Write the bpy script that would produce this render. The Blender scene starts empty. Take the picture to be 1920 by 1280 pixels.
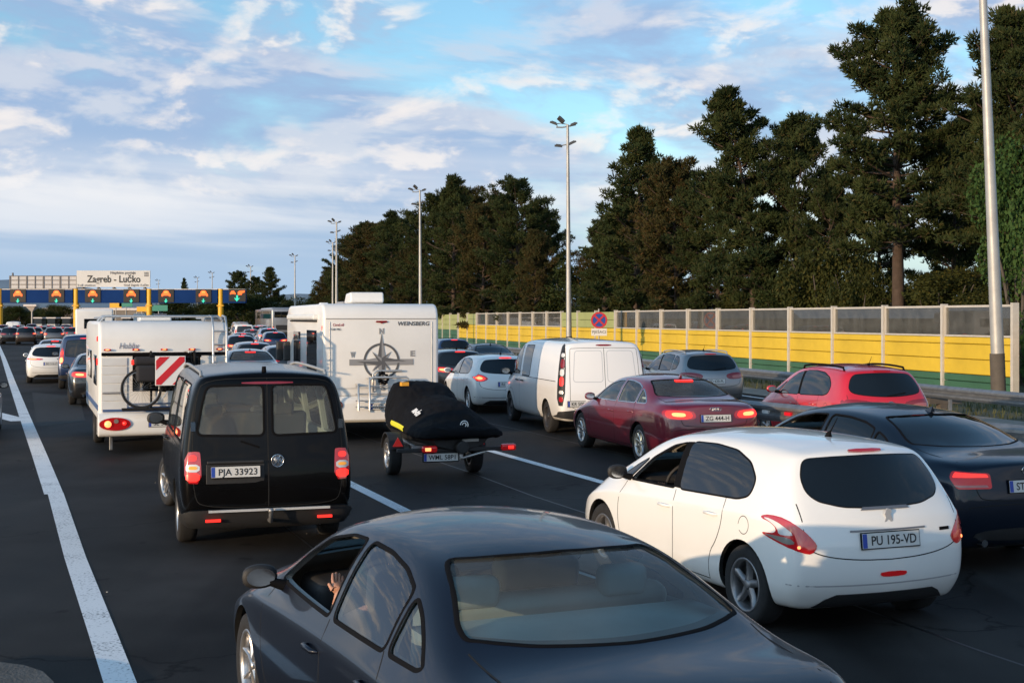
import bpy, bmesh, math, random
from math import sin, cos, pi, radians, sqrt, atan2, tan
from mathutils import Vector, Matrix
from mathutils import noise as mnoise
from mathutils.bvhtree import BVHTree
from mathutils.geometry import delaunay_2d_cdt

SC = bpy.context.scene
COL = SC.collection
F = 2500.0      # focal length in photo pixels (1920 wide)
HC = 2.4        # camera height
VH = 596.0      # horizon row in the photo

# ------------------------------------------------------------------ camera
cam_d = bpy.data.cameras.new('camera'); cam = bpy.data.objects.new('camera', cam_d); COL.objects.link(cam)
cam.location = (0, 0, HC); cam.rotation_euler = (pi / 2, 0, 0)
cam_d.sensor_width = 36.0; cam_d.lens = F / 1920 * 36.0
cam_d.shift_y = -(640 - VH) / 1920
cam_d.clip_start = 0.1; cam_d.clip_end = 20000
SC.camera = cam

# ------------------------------------------------------------------ sky and sun
SUN_AZ = Vector((-0.70, -0.71, 0)).normalized()
SUN_EL = radians(8.0)
world = bpy.data.worlds.new('World'); SC.world = world; world.use_nodes = True
wn, wl = world.node_tree.nodes, world.node_tree.links
wn.clear()
def wnode(t, **k):
    n = wn.new(t)
    for a, b in k.items(): setattr(n, a, b)
    return n
def wmath(op, a, b=None, c=None, clamp=False):
    n = wnode('ShaderNodeMath', operation=op); n.use_clamp = clamp
    for i, v in enumerate((a, b, c)):
        if v is None: continue
        if isinstance(v, (int, float)): n.inputs[i].default_value = v
        else: wl.new(v, n.inputs[i])
    return n.outputs[0]
def wmix(fac, a, b):
    n = wnode('ShaderNodeMix', data_type='RGBA')
    for s, v in ((n.inputs[0], fac), (n.inputs[6], a), (n.inputs[7], b)):
        if isinstance(v, (int, float)): s.default_value = v
        elif isinstance(v, tuple): s.default_value = (*v, 1)
        else: wl.new(v, s)
    return n.outputs[2]
def wramp(x, lo, hi):
    n = wnode('ShaderNodeMapRange', interpolation_type='SMOOTHSTEP')
    wl.new(x, n.inputs[0]); n.inputs[1].default_value = lo; n.inputs[2].default_value = hi
    return n.outputs[0]
tc = wnode('ShaderNodeTexCoord')
sky = wnode('ShaderNodeTexSky', sky_type='NISHITA')
sky.sun_disc = False; sky.sun_elevation = SUN_EL
sky.sun_rotation = atan2(SUN_AZ.x, SUN_AZ.y)
sky.altitude = 100; sky.air_density = 1.0; sky.dust_density = 0.3; sky.ozone_density = 3.5
sep = wnode('ShaderNodeSeparateXYZ'); wl.new(tc.outputs['Generated'], sep.inputs[0])
dx, dy, dz = sep.outputs
def cvec(kz, ox=0, oy=0, oz=0, sh=0.0):
    c = wnode('ShaderNodeCombineXYZ')
    wl.new(wmath('ADD', dx, ox), c.inputs[0]); wl.new(wmath('ADD', dy, oy), c.inputs[1])
    z = wmath('MULTIPLY_ADD', dz, kz, oz)
    if sh: z = wmath('MULTIPLY_ADD', dx, sh, z)
    wl.new(z, c.inputs[2])
    return c.outputs[0]
def wnoise(v, scale, detail=7, rough=0.55, dist=0.0):
    n = wnode('ShaderNodeTexNoise'); wl.new(v, n.inputs['Vector'])
    n.inputs['Scale'].default_value = scale; n.inputs['Detail'].default_value = detail
    n.inputs['Roughness'].default_value = rough; n.inputs['Distortion'].default_value = dist
    return n.outputs['Fac']
# broad grey blue sheets, small puffs, and flat bands low down
sheet = wnoise(cvec(3.0, 1.27, 0.0, 0.31, 0.35), 3.6, 9, 0.58, 0.35)
sheet2 = wnoise(cvec(3.0, 1.27 - 0.02, 0.0, 0.345, 0.35), 3.6, 5, 0.58, 0.35)
puff = wnoise(cvec(2.2, 3.1, 0.7, 0.0), 14.0, 8, 0.56, 0.25)
puff_up = wnoise(cvec(2.2, 3.1 - 0.012, 0.7, 0.026), 14.0, 4, 0.56, 0.25)
band = wnoise(cvec(13.0, 0.55, 2.0, 0.30, 0.6), 1.7, 6, 0.5, 0.3)
low = wmath('MULTIPLY', wramp(dz, 0.135, 0.085), wramp(dz, 0.03, 0.065))
open_sky = wramp(dz, 0.62, 0.24)    # the paint of the cars mirrors a clear deep sky overhead
sheet_d = wmath('MULTIPLY', wramp(sheet, 0.33, 0.52), open_sky)
edge = wmath('MULTIPLY', wramp(wmath('SUBTRACT', sheet, sheet2), -0.005, 0.07), wramp(dz, 0.05, 0.11))
puff_d = wmath('MULTIPLY', wmath('MULTIPLY', wramp(puff, 0.46, 0.68), wramp(dz, 0.045, 0.11)), open_sky)
lit = wramp(wmath('SUBTRACT', puff, puff_up), -0.03, 0.09)
# clouds are brighter towards the sun (forward scattering)
dots = wmath('ADD', wmath('MULTIPLY', dx, SUN_AZ.x), wmath('MULTIPLY', dy, SUN_AZ.y))
phase = wmath('MULTIPLY_ADD', wramp(dots, -0.25, 1.0), 1.6, 1.0)
K = 10.0   # cloud radiance in the sky texture's units (background strength 0.1)
skyc = wnode('ShaderNodeMix', data_type='RGBA', blend_type='MULTIPLY'); skyc.inputs[0].default_value = 1.0
wl.new(sky.outputs[0], skyc.inputs[6]); skyc.inputs[7].default_value = (2.6, 2.4, 2.05, 1)
scol = wmix(edge, (0.275 * K, 0.375 * K, 0.565 * K), (0.50 * K, 0.53 * K, 0.62 * K))
c1 = wmix(wmath('MULTIPLY', sheet_d, 0.90), skyc.outputs[2], scol)
pcol = wmix(lit, (0.33 * K, 0.42 * K, 0.58 * K), (0.76 * K, 0.71 * K, 0.68 * K))
c2 = wmix(wmath('MULTIPLY', puff_d, 0.80), c1, pcol)
band_w = wmath('MULTIPLY', wramp(band, 0.40, 0.60), low)
c3 = wmix(wmath('MULTIPLY', band_w, 0.80), c2, (0.74 * K, 0.735 * K, 0.74 * K))
haze_w = wmath('MULTIPLY', wramp(dz, 0.10, 0.0), 0.88)
c4 = wmix(haze_w, c3, (0.33 * K, 0.46 * K, 0.62 * K))
glow = wnode('ShaderNodeMix', data_type='RGBA', blend_type='MULTIPLY'); wl.new(wramp(dots, -0.25, 1.0), glow.inputs[0]); wl.new(c4, glow.inputs[6]); glow.inputs[7].default_value = (1.0, 0.90, 0.76, 1)
cs = wnode('ShaderNodeVectorMath', operation='SCALE'); wl.new(glow.outputs[2], cs.inputs[0]); wl.new(phase, cs.inputs['Scale'])
bg = wnode('ShaderNodeBackground'); wl.new(cs.outputs[0], bg.inputs[0]); bg.inputs[1].default_value = 0.1
wo = wnode('ShaderNodeOutputWorld'); wl.new(bg.outputs[0], wo.inputs[0])

sun_d = bpy.data.lights.new('sun', 'SUN'); sun = bpy.data.objects.new('sun', sun_d); COL.objects.link(sun)
sun_d.energy = 3.3; sun_d.angle = radians(0.6); sun_d.color = (1.0, 0.72, 0.45)
sdir = Vector((SUN_AZ.x * cos(SUN_EL), SUN_AZ.y * cos(SUN_EL), sin(SUN_EL)))
sun.rotation_euler = sdir.to_track_quat('Z', 'Y').to_euler()
SC.view_settings.view_transform = 'Standard'; SC.view_settings.look = 'None'
SC.view_settings.exposure = 0.36; SC.view_settings.gamma = 1.0; SC.view_settings.use_curve_mapping = False
SC.cycles.max_bounces = 8; SC.cycles.transparent_max_bounces = 12; SC.cycles.caustics_reflective = False
SC.cycles.caustics_refractive = False; SC.cycles.sample_clamp_indirect = 4.0
SC.cycles.use_denoising = True

# ------------------------------------------------------------------ helpers
def P(u, v=None, Y=None, z=0.0):
    """world point for a photo column u at depth Y (or from the row v of a point at height z)"""
    if Y is None: Y = F * (HC - z) / (v - VH)
    elif v is not None: z = HC - (v - VH) / F * Y
    return Vector(((u - 960) / F * Y, Y, z))

MATS = {}
def mat(name, col, rough=0.5, metal=0.0, emit=None, es=0.0, coat=0.0, spec=0.5, var=0.0, vscale=3.0, bump=0.0, bscale=40.0, col2=None, flake=False):
    if name in MATS: return MATS[name]
    m = bpy.data.materials.new(name); m.use_nodes = True; MATS[name] = m
    n, l = m.node_tree.nodes, m.node_tree.links
    b = n['Principled BSDF']
    b.inputs['Base Color'].default_value = (*col, 1); b.inputs['Roughness'].default_value = rough
    b.inputs['Metallic'].default_value = metal; b.inputs['Coat Weight'].default_value = coat
    b.inputs['Coat Roughness'].default_value = 0.03
    b.inputs['Specular IOR Level'].default_value = spec
    if emit:
        b.inputs['Emission Color'].default_value = (*emit, 1); b.inputs['Emission Strength'].default_value = es
    if var or col2 or bump:
        t = n.new('ShaderNodeTexCoord')
        if var or col2:
            x = n.new('ShaderNodeTexNoise'); x.inputs['Scale'].default_value = vscale; x.inputs['Detail'].default_value = 6
            x.inputs['Roughness'].default_value = 0.62
            l.new(t.outputs['Object'], x.inputs['Vector'])
            r = n.new('ShaderNodeMapRange'); l.new(x.outputs['Fac'], r.inputs[0]); r.inputs[1].default_value = 0.3; r.inputs[2].default_value = 0.7
            mx = n.new('ShaderNodeMix'); mx.data_type = 'RGBA'; l.new(r.outputs[0], mx.inputs[0])
            c2 = col2 or tuple(c * (1 - var) for c in col)
            mx.inputs[6].default_value = (*col, 1); mx.inputs[7].default_value = (*c2, 1)
            l.new(mx.outputs[2], b.inputs['Base Color'])
            if not emit and metal < 0.5 and coat == 0:
                r2 = n.new('ShaderNodeMapRange'); l.new(x.outputs['Fac'], r2.inputs[0])
                r2.inputs[3].default_value = max(0.05, rough - 0.1); r2.inputs[4].default_value = min(1, rough + 0.12)
                l.new(r2.outputs[0], b.inputs['Roughness'])
        if bump:
            y = n.new('ShaderNodeTexNoise'); y.inputs['Scale'].default_value = bscale; y.inputs['Detail'].default_value = 4
            l.new(t.outputs['Object'], y.inputs['Vector'])
            bp = n.new('ShaderNodeBump'); bp.inputs['Strength'].default_value = bump; bp.inputs['Distance'].default_value = 0.02
            l.new(y.outputs['Fac'], bp.inputs['Height']); l.new(bp.outputs[0], b.inputs['Normal'])
    return m

def thin_glass(name, tint, refl=1.0, rough=0.0, dust_veil=0.0):
    """a pane: tinted see-through plus a Fresnel mirror"""
    if name in MATS: return MATS[name]
    m = bpy.data.materials.new(name); m.use_nodes = True; MATS[name] = m
    n, l = m.node_tree.nodes, m.node_tree.links; n.clear()
    tr = n.new('ShaderNodeBsdfTransparent'); tr.inputs[0].default_value = (*tint, 1)
    gl = n.new('ShaderNodeBsdfGlossy'); gl.inputs['Roughness'].default_value = rough; gl.inputs[0].default_value = (refl, refl, refl, 1)
    fr = n.new('ShaderNodeFresnel'); fr.inputs[0].default_value = 1.6
    mx = n.new('ShaderNodeMixShader'); o = n.new('ShaderNodeOutputMaterial')
    l.new(fr.outputs[0], mx.inputs[0]); l.new(tr.outputs[0], mx.inputs[1]); l.new(gl.outputs[0], mx.inputs[2]); l.new(mx.outputs[0], o.inputs[0])
    if dust_veil:  # pale diffuse film; on car panes it stands for veiling sky light
        df = n.new('ShaderNodeBsdfDiffuse'); df.inputs[0].default_value = (0.5, 0.5, 0.48, 1); m2 = n.new('ShaderNodeMixShader')
        t = n.new('ShaderNodeTexCoord'); x = n.new('ShaderNodeTexNoise'); x.inputs['Scale'].default_value = 2.5; x.inputs['Detail'].default_value = 6; l.new(t.outputs['Object'], x.inputs['Vector'])
        q = n.new('ShaderNodeMath'); q.operation = 'MULTIPLY'; l.new(x.outputs['Fac'], q.inputs[0]); q.inputs[1].default_value = dust_veil * 2
        l.new(q.outputs[0], m2.inputs[0]); l.new(mx.outputs[0], m2.inputs[1]); l.new(df.outputs[0], m2.inputs[2]); l.new(m2.outputs[0], o.inputs[0])
    return m

class MB:
    """collects shapes and links them as one mesh object"""
    def __init__(s): s.v = []; s.f = []; s.m = []; s.sm = []
    def add(s, vs, fs, mi=0, smooth=False):
        o = len(s.v); s.v += [tuple(p) for p in vs]
        for f in fs: s.f.append(tuple(i + o for i in f)); s.m.append(mi); s.sm.append(smooth)
        return s
    def box(s, c, d, mi=0, rz=0.0, rot=None):
        hx, hy, hz = d[0] / 2, d[1] / 2, d[2] / 2
        M = rot or Matrix.Rotation(rz, 3, 'Z'); c = Vector(c)
        vs = [c + M @ Vector((x, y, z)) for x in (-hx, hx) for y in (-hy, hy) for z in (-hz, hz)]
        return s.add(vs, [(0, 1, 3, 2), (4, 6, 7, 5), (0, 4, 5, 1), (2, 3, 7, 6), (0, 2, 6, 4), (1, 5, 7, 3)], mi)
    def tube(s, pts, r, n=8, mi=0, cap=True, smooth=True):
        pts = [Vector(p) for p in pts]; rs = r if isinstance(r, (list, tuple)) else [r] * len(pts)
        rings = []; ref = None
        for i, p in enumerate(pts):
            t = (pts[min(i + 1, len(pts) - 1)] - pts[max(i - 1, 0)])
            if t.length < 1e-9: t = Vector((0, 0, 1))
            t.normalize()
            if ref is None:
                ref = t.cross(Vector((0, 0, 1)))
                if ref.length < 1e-3: ref = t.cross(Vector((1, 0, 0)))
            ref = (ref - t * ref.dot(t)).normalized(); b = t.cross(ref)
            rings.append([p + (ref * cos(2 * pi * k / n) + b * sin(2 * pi * k / n)) * rs[i] for k in range(n)])
        vs = [q for rg in rings for q in rg]; fs = []
        for i in range(len(pts) - 1):
            for k in range(n):
                a, b2 = i * n + k, i * n + (k + 1) % n
                fs.append((a, b2, b2 + n, a + n))
        s.add(vs, fs, mi, smooth)
        if cap: s.add(rings[0], [tuple(range(n - 1, -1, -1))], mi); s.add(rings[-1], [tuple(range(n))], mi)
        return s
    def lathe(s, prof, n=24, axis='Z', c=(0, 0, 0), mi=0, smooth=True, closed=False):
        c = Vector(c); vs = []; fs = []; m = len(prof)
        for k in range(n):
            a = 2 * pi * k / n
            for (r, h) in prof:
                q = Vector((r * cos(a), r * sin(a), h))
                if axis == 'Y': q = Vector((q.x, q.z, q.y))
                elif axis == 'X': q = Vector((q.z, q.x, q.y))
                vs.append(c + q)
        for k in range(n):
            for i in range(m if closed else m - 1):
                j = (i + 1) % m; k2 = (k + 1) % n
                fs.append((k * m + i, k2 * m + i, k2 * m + j, k * m + j))
        return s.add(vs, fs, mi, smooth)
    def prism(s, out, fn, d0, d1, mi=0):
        """outline (2D) swept from depth d0 to d1; fn(u, v, d) -> point"""
        n = len(out); vs = [fn(u, v, d0) for u, v in out] + [fn(u, v, d1) for u, v in out]
        fs = [tuple(range(n)), tuple(range(2 * n - 1, n - 1, -1))] + [(i, i + n, (i + 1) % n + n, (i + 1) % n) for i in range(n)]
        return s.add(vs, fs, mi)
    def mesh(s, name, mats, fix=False):
        me = bpy.data.meshes.new(name); me.from_pydata(s.v, [], s.f)
        for q in (mats if isinstance(mats, (list, tuple)) else [mats]): me.materials.append(q)
        me.polygons.foreach_set('material_index', s.m); me.polygons.foreach_set('use_smooth', s.sm)
        if fix:
            bm = bmesh.new(); bm.from_mesh(me); bmesh.ops.recalc_face_normals(bm, faces=bm.faces[:]); bm.to_mesh(me); bm.free()
        me.update(); return me
    def build(s, name, mats, parent=None, loc=None, rz=0.0, fix=False):
        return obj(name, s.mesh(name, mats, fix), parent, loc, rz)

def obj(name, me, parent=None, loc=None, rz=0.0):
    o = bpy.data.objects.new(name, me); COL.objects.link(o)
    if parent: o.parent = parent
    if loc is not None: o.location = loc
    if rz: o.rotation_euler[2] = rz
    return o
def tag(o, label, cat=None, group=None, kind=None):
    if label: o['label'] = label
    if cat: o['category'] = cat
    if group: o['group'] = group
    if kind: o['kind'] = kind
    return o
def thing(name, label, cat, loc=(0, 0, 0), rz=0.0, group=None):
    return tag(obj(name, None, None, loc, rz), label, cat, group)
def struct(name, mb, mats):
    o = mb.build(name, mats); o['kind'] = 'structure'; return o
def copy_tree(o, parent=None):
    c = o.copy(); COL.objects.link(c); c.parent = parent
    for ch in list(o.children): copy_tree(ch, c)
    return c
def sm_mesh(me, ang=35):
    me.shade_smooth(); me.set_sharp_from_angle(angle=radians(ang)); return me
def flat_normals(me):
    """smooth shading that keeps the large faces flat"""
    nv = [Vector((0, 0, 0)) for _ in me.vertices]
    for p in me.polygons:
        for i in p.vertices: nv[i] += p.normal * p.area
    me.shade_smooth(); me.normals_split_custom_set_from_vertices([tuple(n.normalized()) if n.length > 1e-12 else (0, 0, 1) for n in nv]); return me
def bevel_mesh(me, w, seg=2, ang=30):
    bm = bmesh.new(); bm.from_mesh(me); bmesh.ops.remove_doubles(bm, verts=bm.verts, dist=1e-5)
    ed = [e for e in bm.edges if len(e.link_faces) == 2 and e.calc_face_angle(0) > radians(ang)]
    bmesh.ops.bevel(bm, geom=ed, offset=w, segments=seg, profile=0.5, affect='EDGES', clamp_overlap=True)
    bm.to_mesh(me); bm.free(); return flat_normals(me)
FONTCACHE = {}
def text_mesh(body, size, mt, ext=0.002, shear=0.0, bold=0.0, space=1.0, width=None, align='CENTER'):
    cu = bpy.data.curves.new('txt', 'FONT'); cu.body = body; cu.size = size; cu.extrude = ext; cu.shear = shear
    cu.offset = bold; cu.space_character = space; cu.align_x = align; cu.align_y = 'CENTER'; cu.resolution_u = 3
    o = bpy.data.objects.new('txt', cu); COL.objects.link(o)
    dg = bpy.context.evaluated_depsgraph_get(); me = bpy.data.meshes.new_from_object(o.evaluated_get(dg))
    bpy.data.objects.remove(o); bpy.data.curves.remove(cu)
    me.materials.clear(); me.materials.append(mt)
    if width and len(me.vertices):
        xs = [v.co.x for v in me.vertices]; w = max(xs) - min(xs)
        for v in me.vertices: v.co.x *= width / w
    me.name = 'lettering'
    return me
# ------------------------------------------------------------------ ground and road
rnd = random.Random(7)
def asphalt_mat():
    m = bpy.data.materials.new('asphalt'); m.use_nodes = True; n, l = m.node_tree.nodes, m.node_tree.links
    b = n['Principled BSDF']; b.inputs['Specular IOR Level'].default_value = 0.12
    t = n.new('ShaderNodeTexCoord')
    def noise(sc, det=5, ro=0.6, src=t.outputs['Object']):
        x = n.new('ShaderNodeTexNoise'); x.inputs['Scale'].default_value = sc; x.inputs['Detail'].default_value = det
        x.inputs['Roughness'].default_value = ro; l.new(src, x.inputs['Vector']); return x.outputs['Fac']
    mp = n.new('ShaderNodeMapping'); mp.inputs['Rotation'].default_value = (0, 0, radians(-20)); mp.inputs['Scale'].default_value = (1.0, 0.07, 1.0)
    l.new(t.outputs['Object'], mp.inputs[0])
    big = noise(0.22, 4); streak = noise(0.9, 4, 0.6, mp.outputs[0]); fine = noise(90, 3, 0.7); agg = noise(420, 2, 0.6)
    def ramp(x, lo, hi, a, c):
        r = n.new('ShaderNodeMapRange'); l.new(x, r.inputs[0]); r.inputs[1].default_value = lo; r.inputs[2].default_value = hi
        r.inputs[3].default_value = a; r.inputs[4].default_value = c; return r.outputs[0]
    def mul(a, c):
        q = n.new('ShaderNodeMath'); q.operation = 'MULTIPLY'; l.new(a, q.inputs[0]); l.new(c, q.inputs[1]); return q.outputs[0]
    vo = n.new('ShaderNodeTexVoronoi'); vo.feature = 'DISTANCE_TO_EDGE'; vo.inputs['Scale'].default_value = 0.16
    wp = n.new('ShaderNodeVectorMath'); wp.operation = 'ADD'
    nv = n.new('ShaderNodeTexNoise'); nv.inputs['Scale'].default_value = 1.3; nv.inputs['Detail'].default_value = 5; l.new(t.outputs['Object'], nv.inputs['Vector'])
    ws = n.new('ShaderNodeVectorMath'); ws.operation = 'SCALE'; l.new(nv.outputs['Color'], ws.inputs[0]); ws.inputs['Scale'].default_value = 1.6
    l.new(t.outputs['Object'], wp.inputs[0]); l.new(ws.outputs[0], wp.inputs[1]); l.new(wp.outputs[0], vo.inputs['Vector'])
    crack = ramp(vo.outputs['Distance'], 0.0, 0.006, 0.25, 1.0)
    drips = n.new('ShaderNodeTexVoronoi'); drips.inputs['Scale'].default_value = 1.7; l.new(wp.outputs[0], drips.inputs['Vector'])
    spots = ramp(drips.outputs['Distance'], 0.05, 0.16, 0.55, 1.0); crack = mul(crack, spots)
    f = mul(mul(mul(ramp(big, 0.35, 0.65, 0.5, 1.7), ramp(streak, 0.35, 0.65, 0.55, 1.55)), mul(ramp(fine, 0.3, 0.7, 0.75, 1.3), ramp(agg, 0.45, 0.75, 0.8, 2.2))), crack)
    c = n.new('ShaderNodeVectorMath'); c.operation = 'SCALE'; c.inputs[0].default_value = (0.0200, 0.0188, 0.0178); l.new(f, c.inputs['Scale'])
    l.new(c.outputs[0], b.inputs['Base Color'])
    l.new(ramp(streak, 0.3, 0.7, 0.62, 0.85), b.inputs['Roughness'])
    bp = n.new('ShaderNodeBump'); bp.inputs['Strength'].default_value = 0.35; bp.inputs['Distance'].default_value = 0.006
    l.new(mul(fine, crack), bp.inputs['Height']); l.new(bp.outputs[0], b.inputs['Normal'])
    return m
M_ASPH = asphalt_mat()
M_EARTH = mat('earth', (0.085, 0.085, 0.045), 0.9, var=0.4, vscale=0.05, bump=0.4, bscale=3)
M_GRASS = mat('grass_ground', (0.045, 0.062, 0.018), 0.95, col2=(0.08, 0.07, 0.03), vscale=1.2, bump=0.8, bscale=14)
M_CONC = mat('concrete', (0.30, 0.275, 0.235), 0.85, var=0.35, vscale=2.2, bump=0.3, bscale=30)
M_STEEL = mat('galvanised_steel', (0.36, 0.365, 0.37), 0.42, metal=0.75, var=0.35, vscale=6)
M_POLE = mat('lamp_pole_zinc', (0.42, 0.42, 0.41), 0.5, metal=0.35, var=0.25, vscale=1.5)
M_DARKPOLE = mat('pole_bitumen', (0.10, 0.085, 0.07), 0.8, var=0.3, vscale=4)
M_BLACK = mat('black_plastic', (0.012, 0.012, 0.013), 0.55)

def line_paint():
    m = bpy.data.materials.new('road_paint'); m.use_nodes = True; n, l = m.node_tree.nodes, m.node_tree.links
    b = n['Principled BSDF']; b.inputs['Roughness'].default_value = 0.6
    t = n.new('ShaderNodeTexCoord'); x = n.new('ShaderNodeTexNoise'); x.inputs['Scale'].default_value = 38; x.inputs['Detail'].default_value = 5
    l.new(t.outputs['Object'], x.inputs['Vector'])
    x2 = n.new('ShaderNodeTexNoise'); x2.inputs['Scale'].default_value = 1.6; x2.inputs['Detail'].default_value = 4; l.new(t.outputs['Object'], x2.inputs['Vector'])
    a = n.new('ShaderNodeMath'); a.operation = 'MULTIPLY_ADD'; l.new(x2.outputs['Fac'], a.inputs[0]); a.inputs[1].default_value = 0.5; l.new(x.outputs['Fac'], a.inputs[2])
    r = n.new('ShaderNodeMapRange'); l.new(a.outputs[0], r.inputs[0]); r.inputs[1].default_value = 0.80; r.inputs[2].default_value = 0.96
    mx = n.new('ShaderNodeMix'); mx.data_type = 'RGBA'; l.new(r.outputs[0], mx.inputs[0])
    mx.inputs[6].default_value = (0.80, 0.80, 0.79, 1); mx.inputs[7].default_value = (0.22, 0.22, 0.22, 1)
    l.new(mx.outputs[2], b.inputs['Base Color'])
    return m
M_LINE = line_paint()

g = MB(); g.add([(-6000, -400, -0.02), (6000, -400, -0.02), (6000, 9000, -0.02), (-6000, 9000, -0.02)], [(0, 1, 2, 3)])
struct('ground', g, M_EARTH)
RX = lambda Y: 18.2 - 0.2465 * Y      # far guard rail line
BX = lambda Y: 25.77 - 0.242 * Y      # noise barrier line
g = MB(); ys = [-15, 0, 20, 40, 70, 110, 160, 240, 420]
vs = []; fs = []
for y in ys: vs += [(-160, y, 0.0), (RX(y) + 0.5 if y < 240 else RX(240) + 0.5, y, 0.0)]
for i in range(len(ys) - 1): fs.append((2 * i, 2 * i + 1, 2 * i + 3, 2 * i + 2))
g.add(vs, fs); struct('road', g, M_ASPH)
g = MB(); vs = []; fs = []; ys2 = [-15, 5, 20, 30, 40, 60, 90, 130, 200, 300]
for y in ys2:
    a = RX(y) + 0.5
    vs += [(a, y, -0.008), (a + 2.2, y, -0.06), (a + 6.4, y, 0.03), (a + 60, y, 0.05)]
for i in range(len(ys2) - 1):
    for k in range(3): fs.append((4 * i + k, 4 * i + k + 1, 4 * i + 5 + k, 4 * i + 4 + k))
g.add(vs, fs, 0, True); struct('grass_verge', g, M_GRASS)
# concrete edge strip beside the far lane
g = MB(); g.add([(RX(y) - 0.35 + d, y, 0.012 + h) for y in (10, 140) for d, h in ((0, 0), (1.5, 0.004))], [(0, 1, 3, 2)])
struct('concrete_shoulder', g, M_CONC)

def ribbon_flat(pts, w, z=0.004, off=0.0):
    mb = MB(); pts = [Vector((p[0], p[1], 0)) for p in pts]; vs = []; fs = []
    for i, p in enumerate(pts):
        t = (pts[min(i + 1, len(pts) - 1)] - pts[max(i - 1, 0)]).normalized(); nn = Vector((-t.y, t.x, 0))
        vs += [(p + nn * (off - w / 2)) + Vector((0, 0, z)), (p + nn * (off + w / 2)) + Vector((0, 0, z))]
    for i in range(len(pts) - 1): fs.append((2 * i, 2 * i + 2, 2 * i + 3, 2 * i + 1))
    mb.add(vs, fs); return mb
def gp(u, v): q = P(u, v); return (q.x, q.y)
def mark(name, mb): struct(name, mb, M_LINE)
mark('lane_line_left', ribbon_flat([gp(236, 1310), gp(190, 1180), gp(141, 1045), gp(104, 924)], 0.205))
mark('lane_line_left_worn', ribbon_flat([gp(101, 926), gp(73, 850), gp(44, 775), gp(22, 715), gp(7, 672), gp(-6, 640)], 0.25, 0.0044))
mark('lane_line_stub', ribbon_flat([gp(41, 789), gp(-30, 771)], 0.5, 0.0045))
DIRL = Vector((-sin(radians(20.3)), cos(radians(20.3))))
a0 = Vector((-2.3, 19.2)); b0 = Vector((-0.09, 23.3))
mark('lane_line_middle', ribbon_flat([tuple(a0 + DIRL * d) for d in (-14, 0, 20, 60)], 0.17))
mark('lane_line_right', ribbon_flat([tuple(b0 + DIRL * d) for d in (-7.5, 0, 16, 50)], 0.17))
mark('edge_line', ribbon_flat([(RX(y) - 1.0, y) for y in (12, 40, 80, 140)], 0.16, 0.018))
# resurfaced patches and the kerb island in the corner
M_PATCH = mat('asphalt_patch', (0.0145, 0.0165, 0.0165), 0.8, var=0.35, vscale=5, bump=0.5, bscale=120)
def patch(name, q):
    g = MB(); g.add([(*gp(u, v), 0.0025) for u, v in q], [tuple(range(len(q)))]); struct(name, g, M_PATCH)
# patch: [(-60, 1010), (96, 1005), (120, 1122), (-60, 1130)])
patch('road_patch_far', [(60, 735), (150, 745), (160, 790), (70, 800)])
kp = [Vector((*gp(u, v), 0)) for u, v in ((-120, 1262), (0, 1268), (45, 1274), (80, 1286), (100, 1306), (115, 1340), (-160, 1420))]
g = MB(); n_ = len(kp)
g.add([k + Vector((0, 0, 0.10)) for k in kp] + [k for k in kp], [tuple(range(n_))] + [(i, i + n_, (i + 1) % n_ + n_, (i + 1) % n_) for i in range(n_)])
ko = g.build('kerb_island', mat('kerb_concrete', (0.12, 0.115, 0.105), 0.9, var=0.5, vscale=6, bump=0.6, bscale=40), fix=True); ko['kind'] = 'structure'
# litter: tiny stones and scraps on the road
g = MB()
for i in range(9):
    u, v = rnd.uniform(0, 900), rnd.uniform(840, 1270); x, y = gp(u, v); s_ = rnd.uniform(0.004, 0.010)
    g.box((x, y, s_ * 0.4), (s_ * rnd.uniform(0.7, 1.8), s_, s_ * 0.7), 0, rnd.uniform(0, 3))
for k, (o_, w_) in enumerate(((2.05, 0.03), (-1.6, 0.025), (5.55, 0.03))):
    q = a0 + Vector((DIRL.y, -DIRL.x)) * o_; rb = ribbon_flat([tuple(q + DIRL * d + Vector((0.05 * sin(d * 0.7 + k), 0))) for d in range(-14, 60, 3)], w_, 0.0018); struct('road_joint', rb, mat('bitumen_joint', (0.008, 0.008, 0.009), 0.5))
lo = g.build('litter', mat('litter_scraps', (0.45, 0.43, 0.38), 0.8)); lo['kind'] = 'stuff'; lo['label'] = 'tiny pale scraps and stones scattered on the asphalt'

# ------------------------------------------------------------------ median strip and guard rails
md0, md1 = Vector((10.6, 9.8)), Vector((3.72, 23.75)); mdir = (md1 - md0).normalized(); mn = Vector((mdir.y, -mdir.x))  # mn points right
g = MB(); outl = []
for t, wl_, wr_ in ((0, 0.35, 0.95), (0.9, 0.35, 0.95), (0.97, 0.3, 0.8), (1.0, 0.1, 0.45), (1.03, -0.1, 0.25)):
    outl.append((md0 + (md1 - md0) * t - mn * wl_, md0 + (md1 - md0) * t + mn * wr_))
ring = [a for a, b in outl] + [b for a, b in reversed(outl)]; n_ = len(ring)
g.add([(p.x, p.y, 0.2) for p in ring] + [(p.x, p.y, 0) for p in ring], [tuple(range(n_ - 1, -1, -1))] + [(i, (i + 1) % n_, (i + 1) % n_ + n_, i + n_) for i in range(n_)])
mo = g.build('median_kerb', M_CONC, fix=True); mo['kind'] = 'structure'

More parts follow.
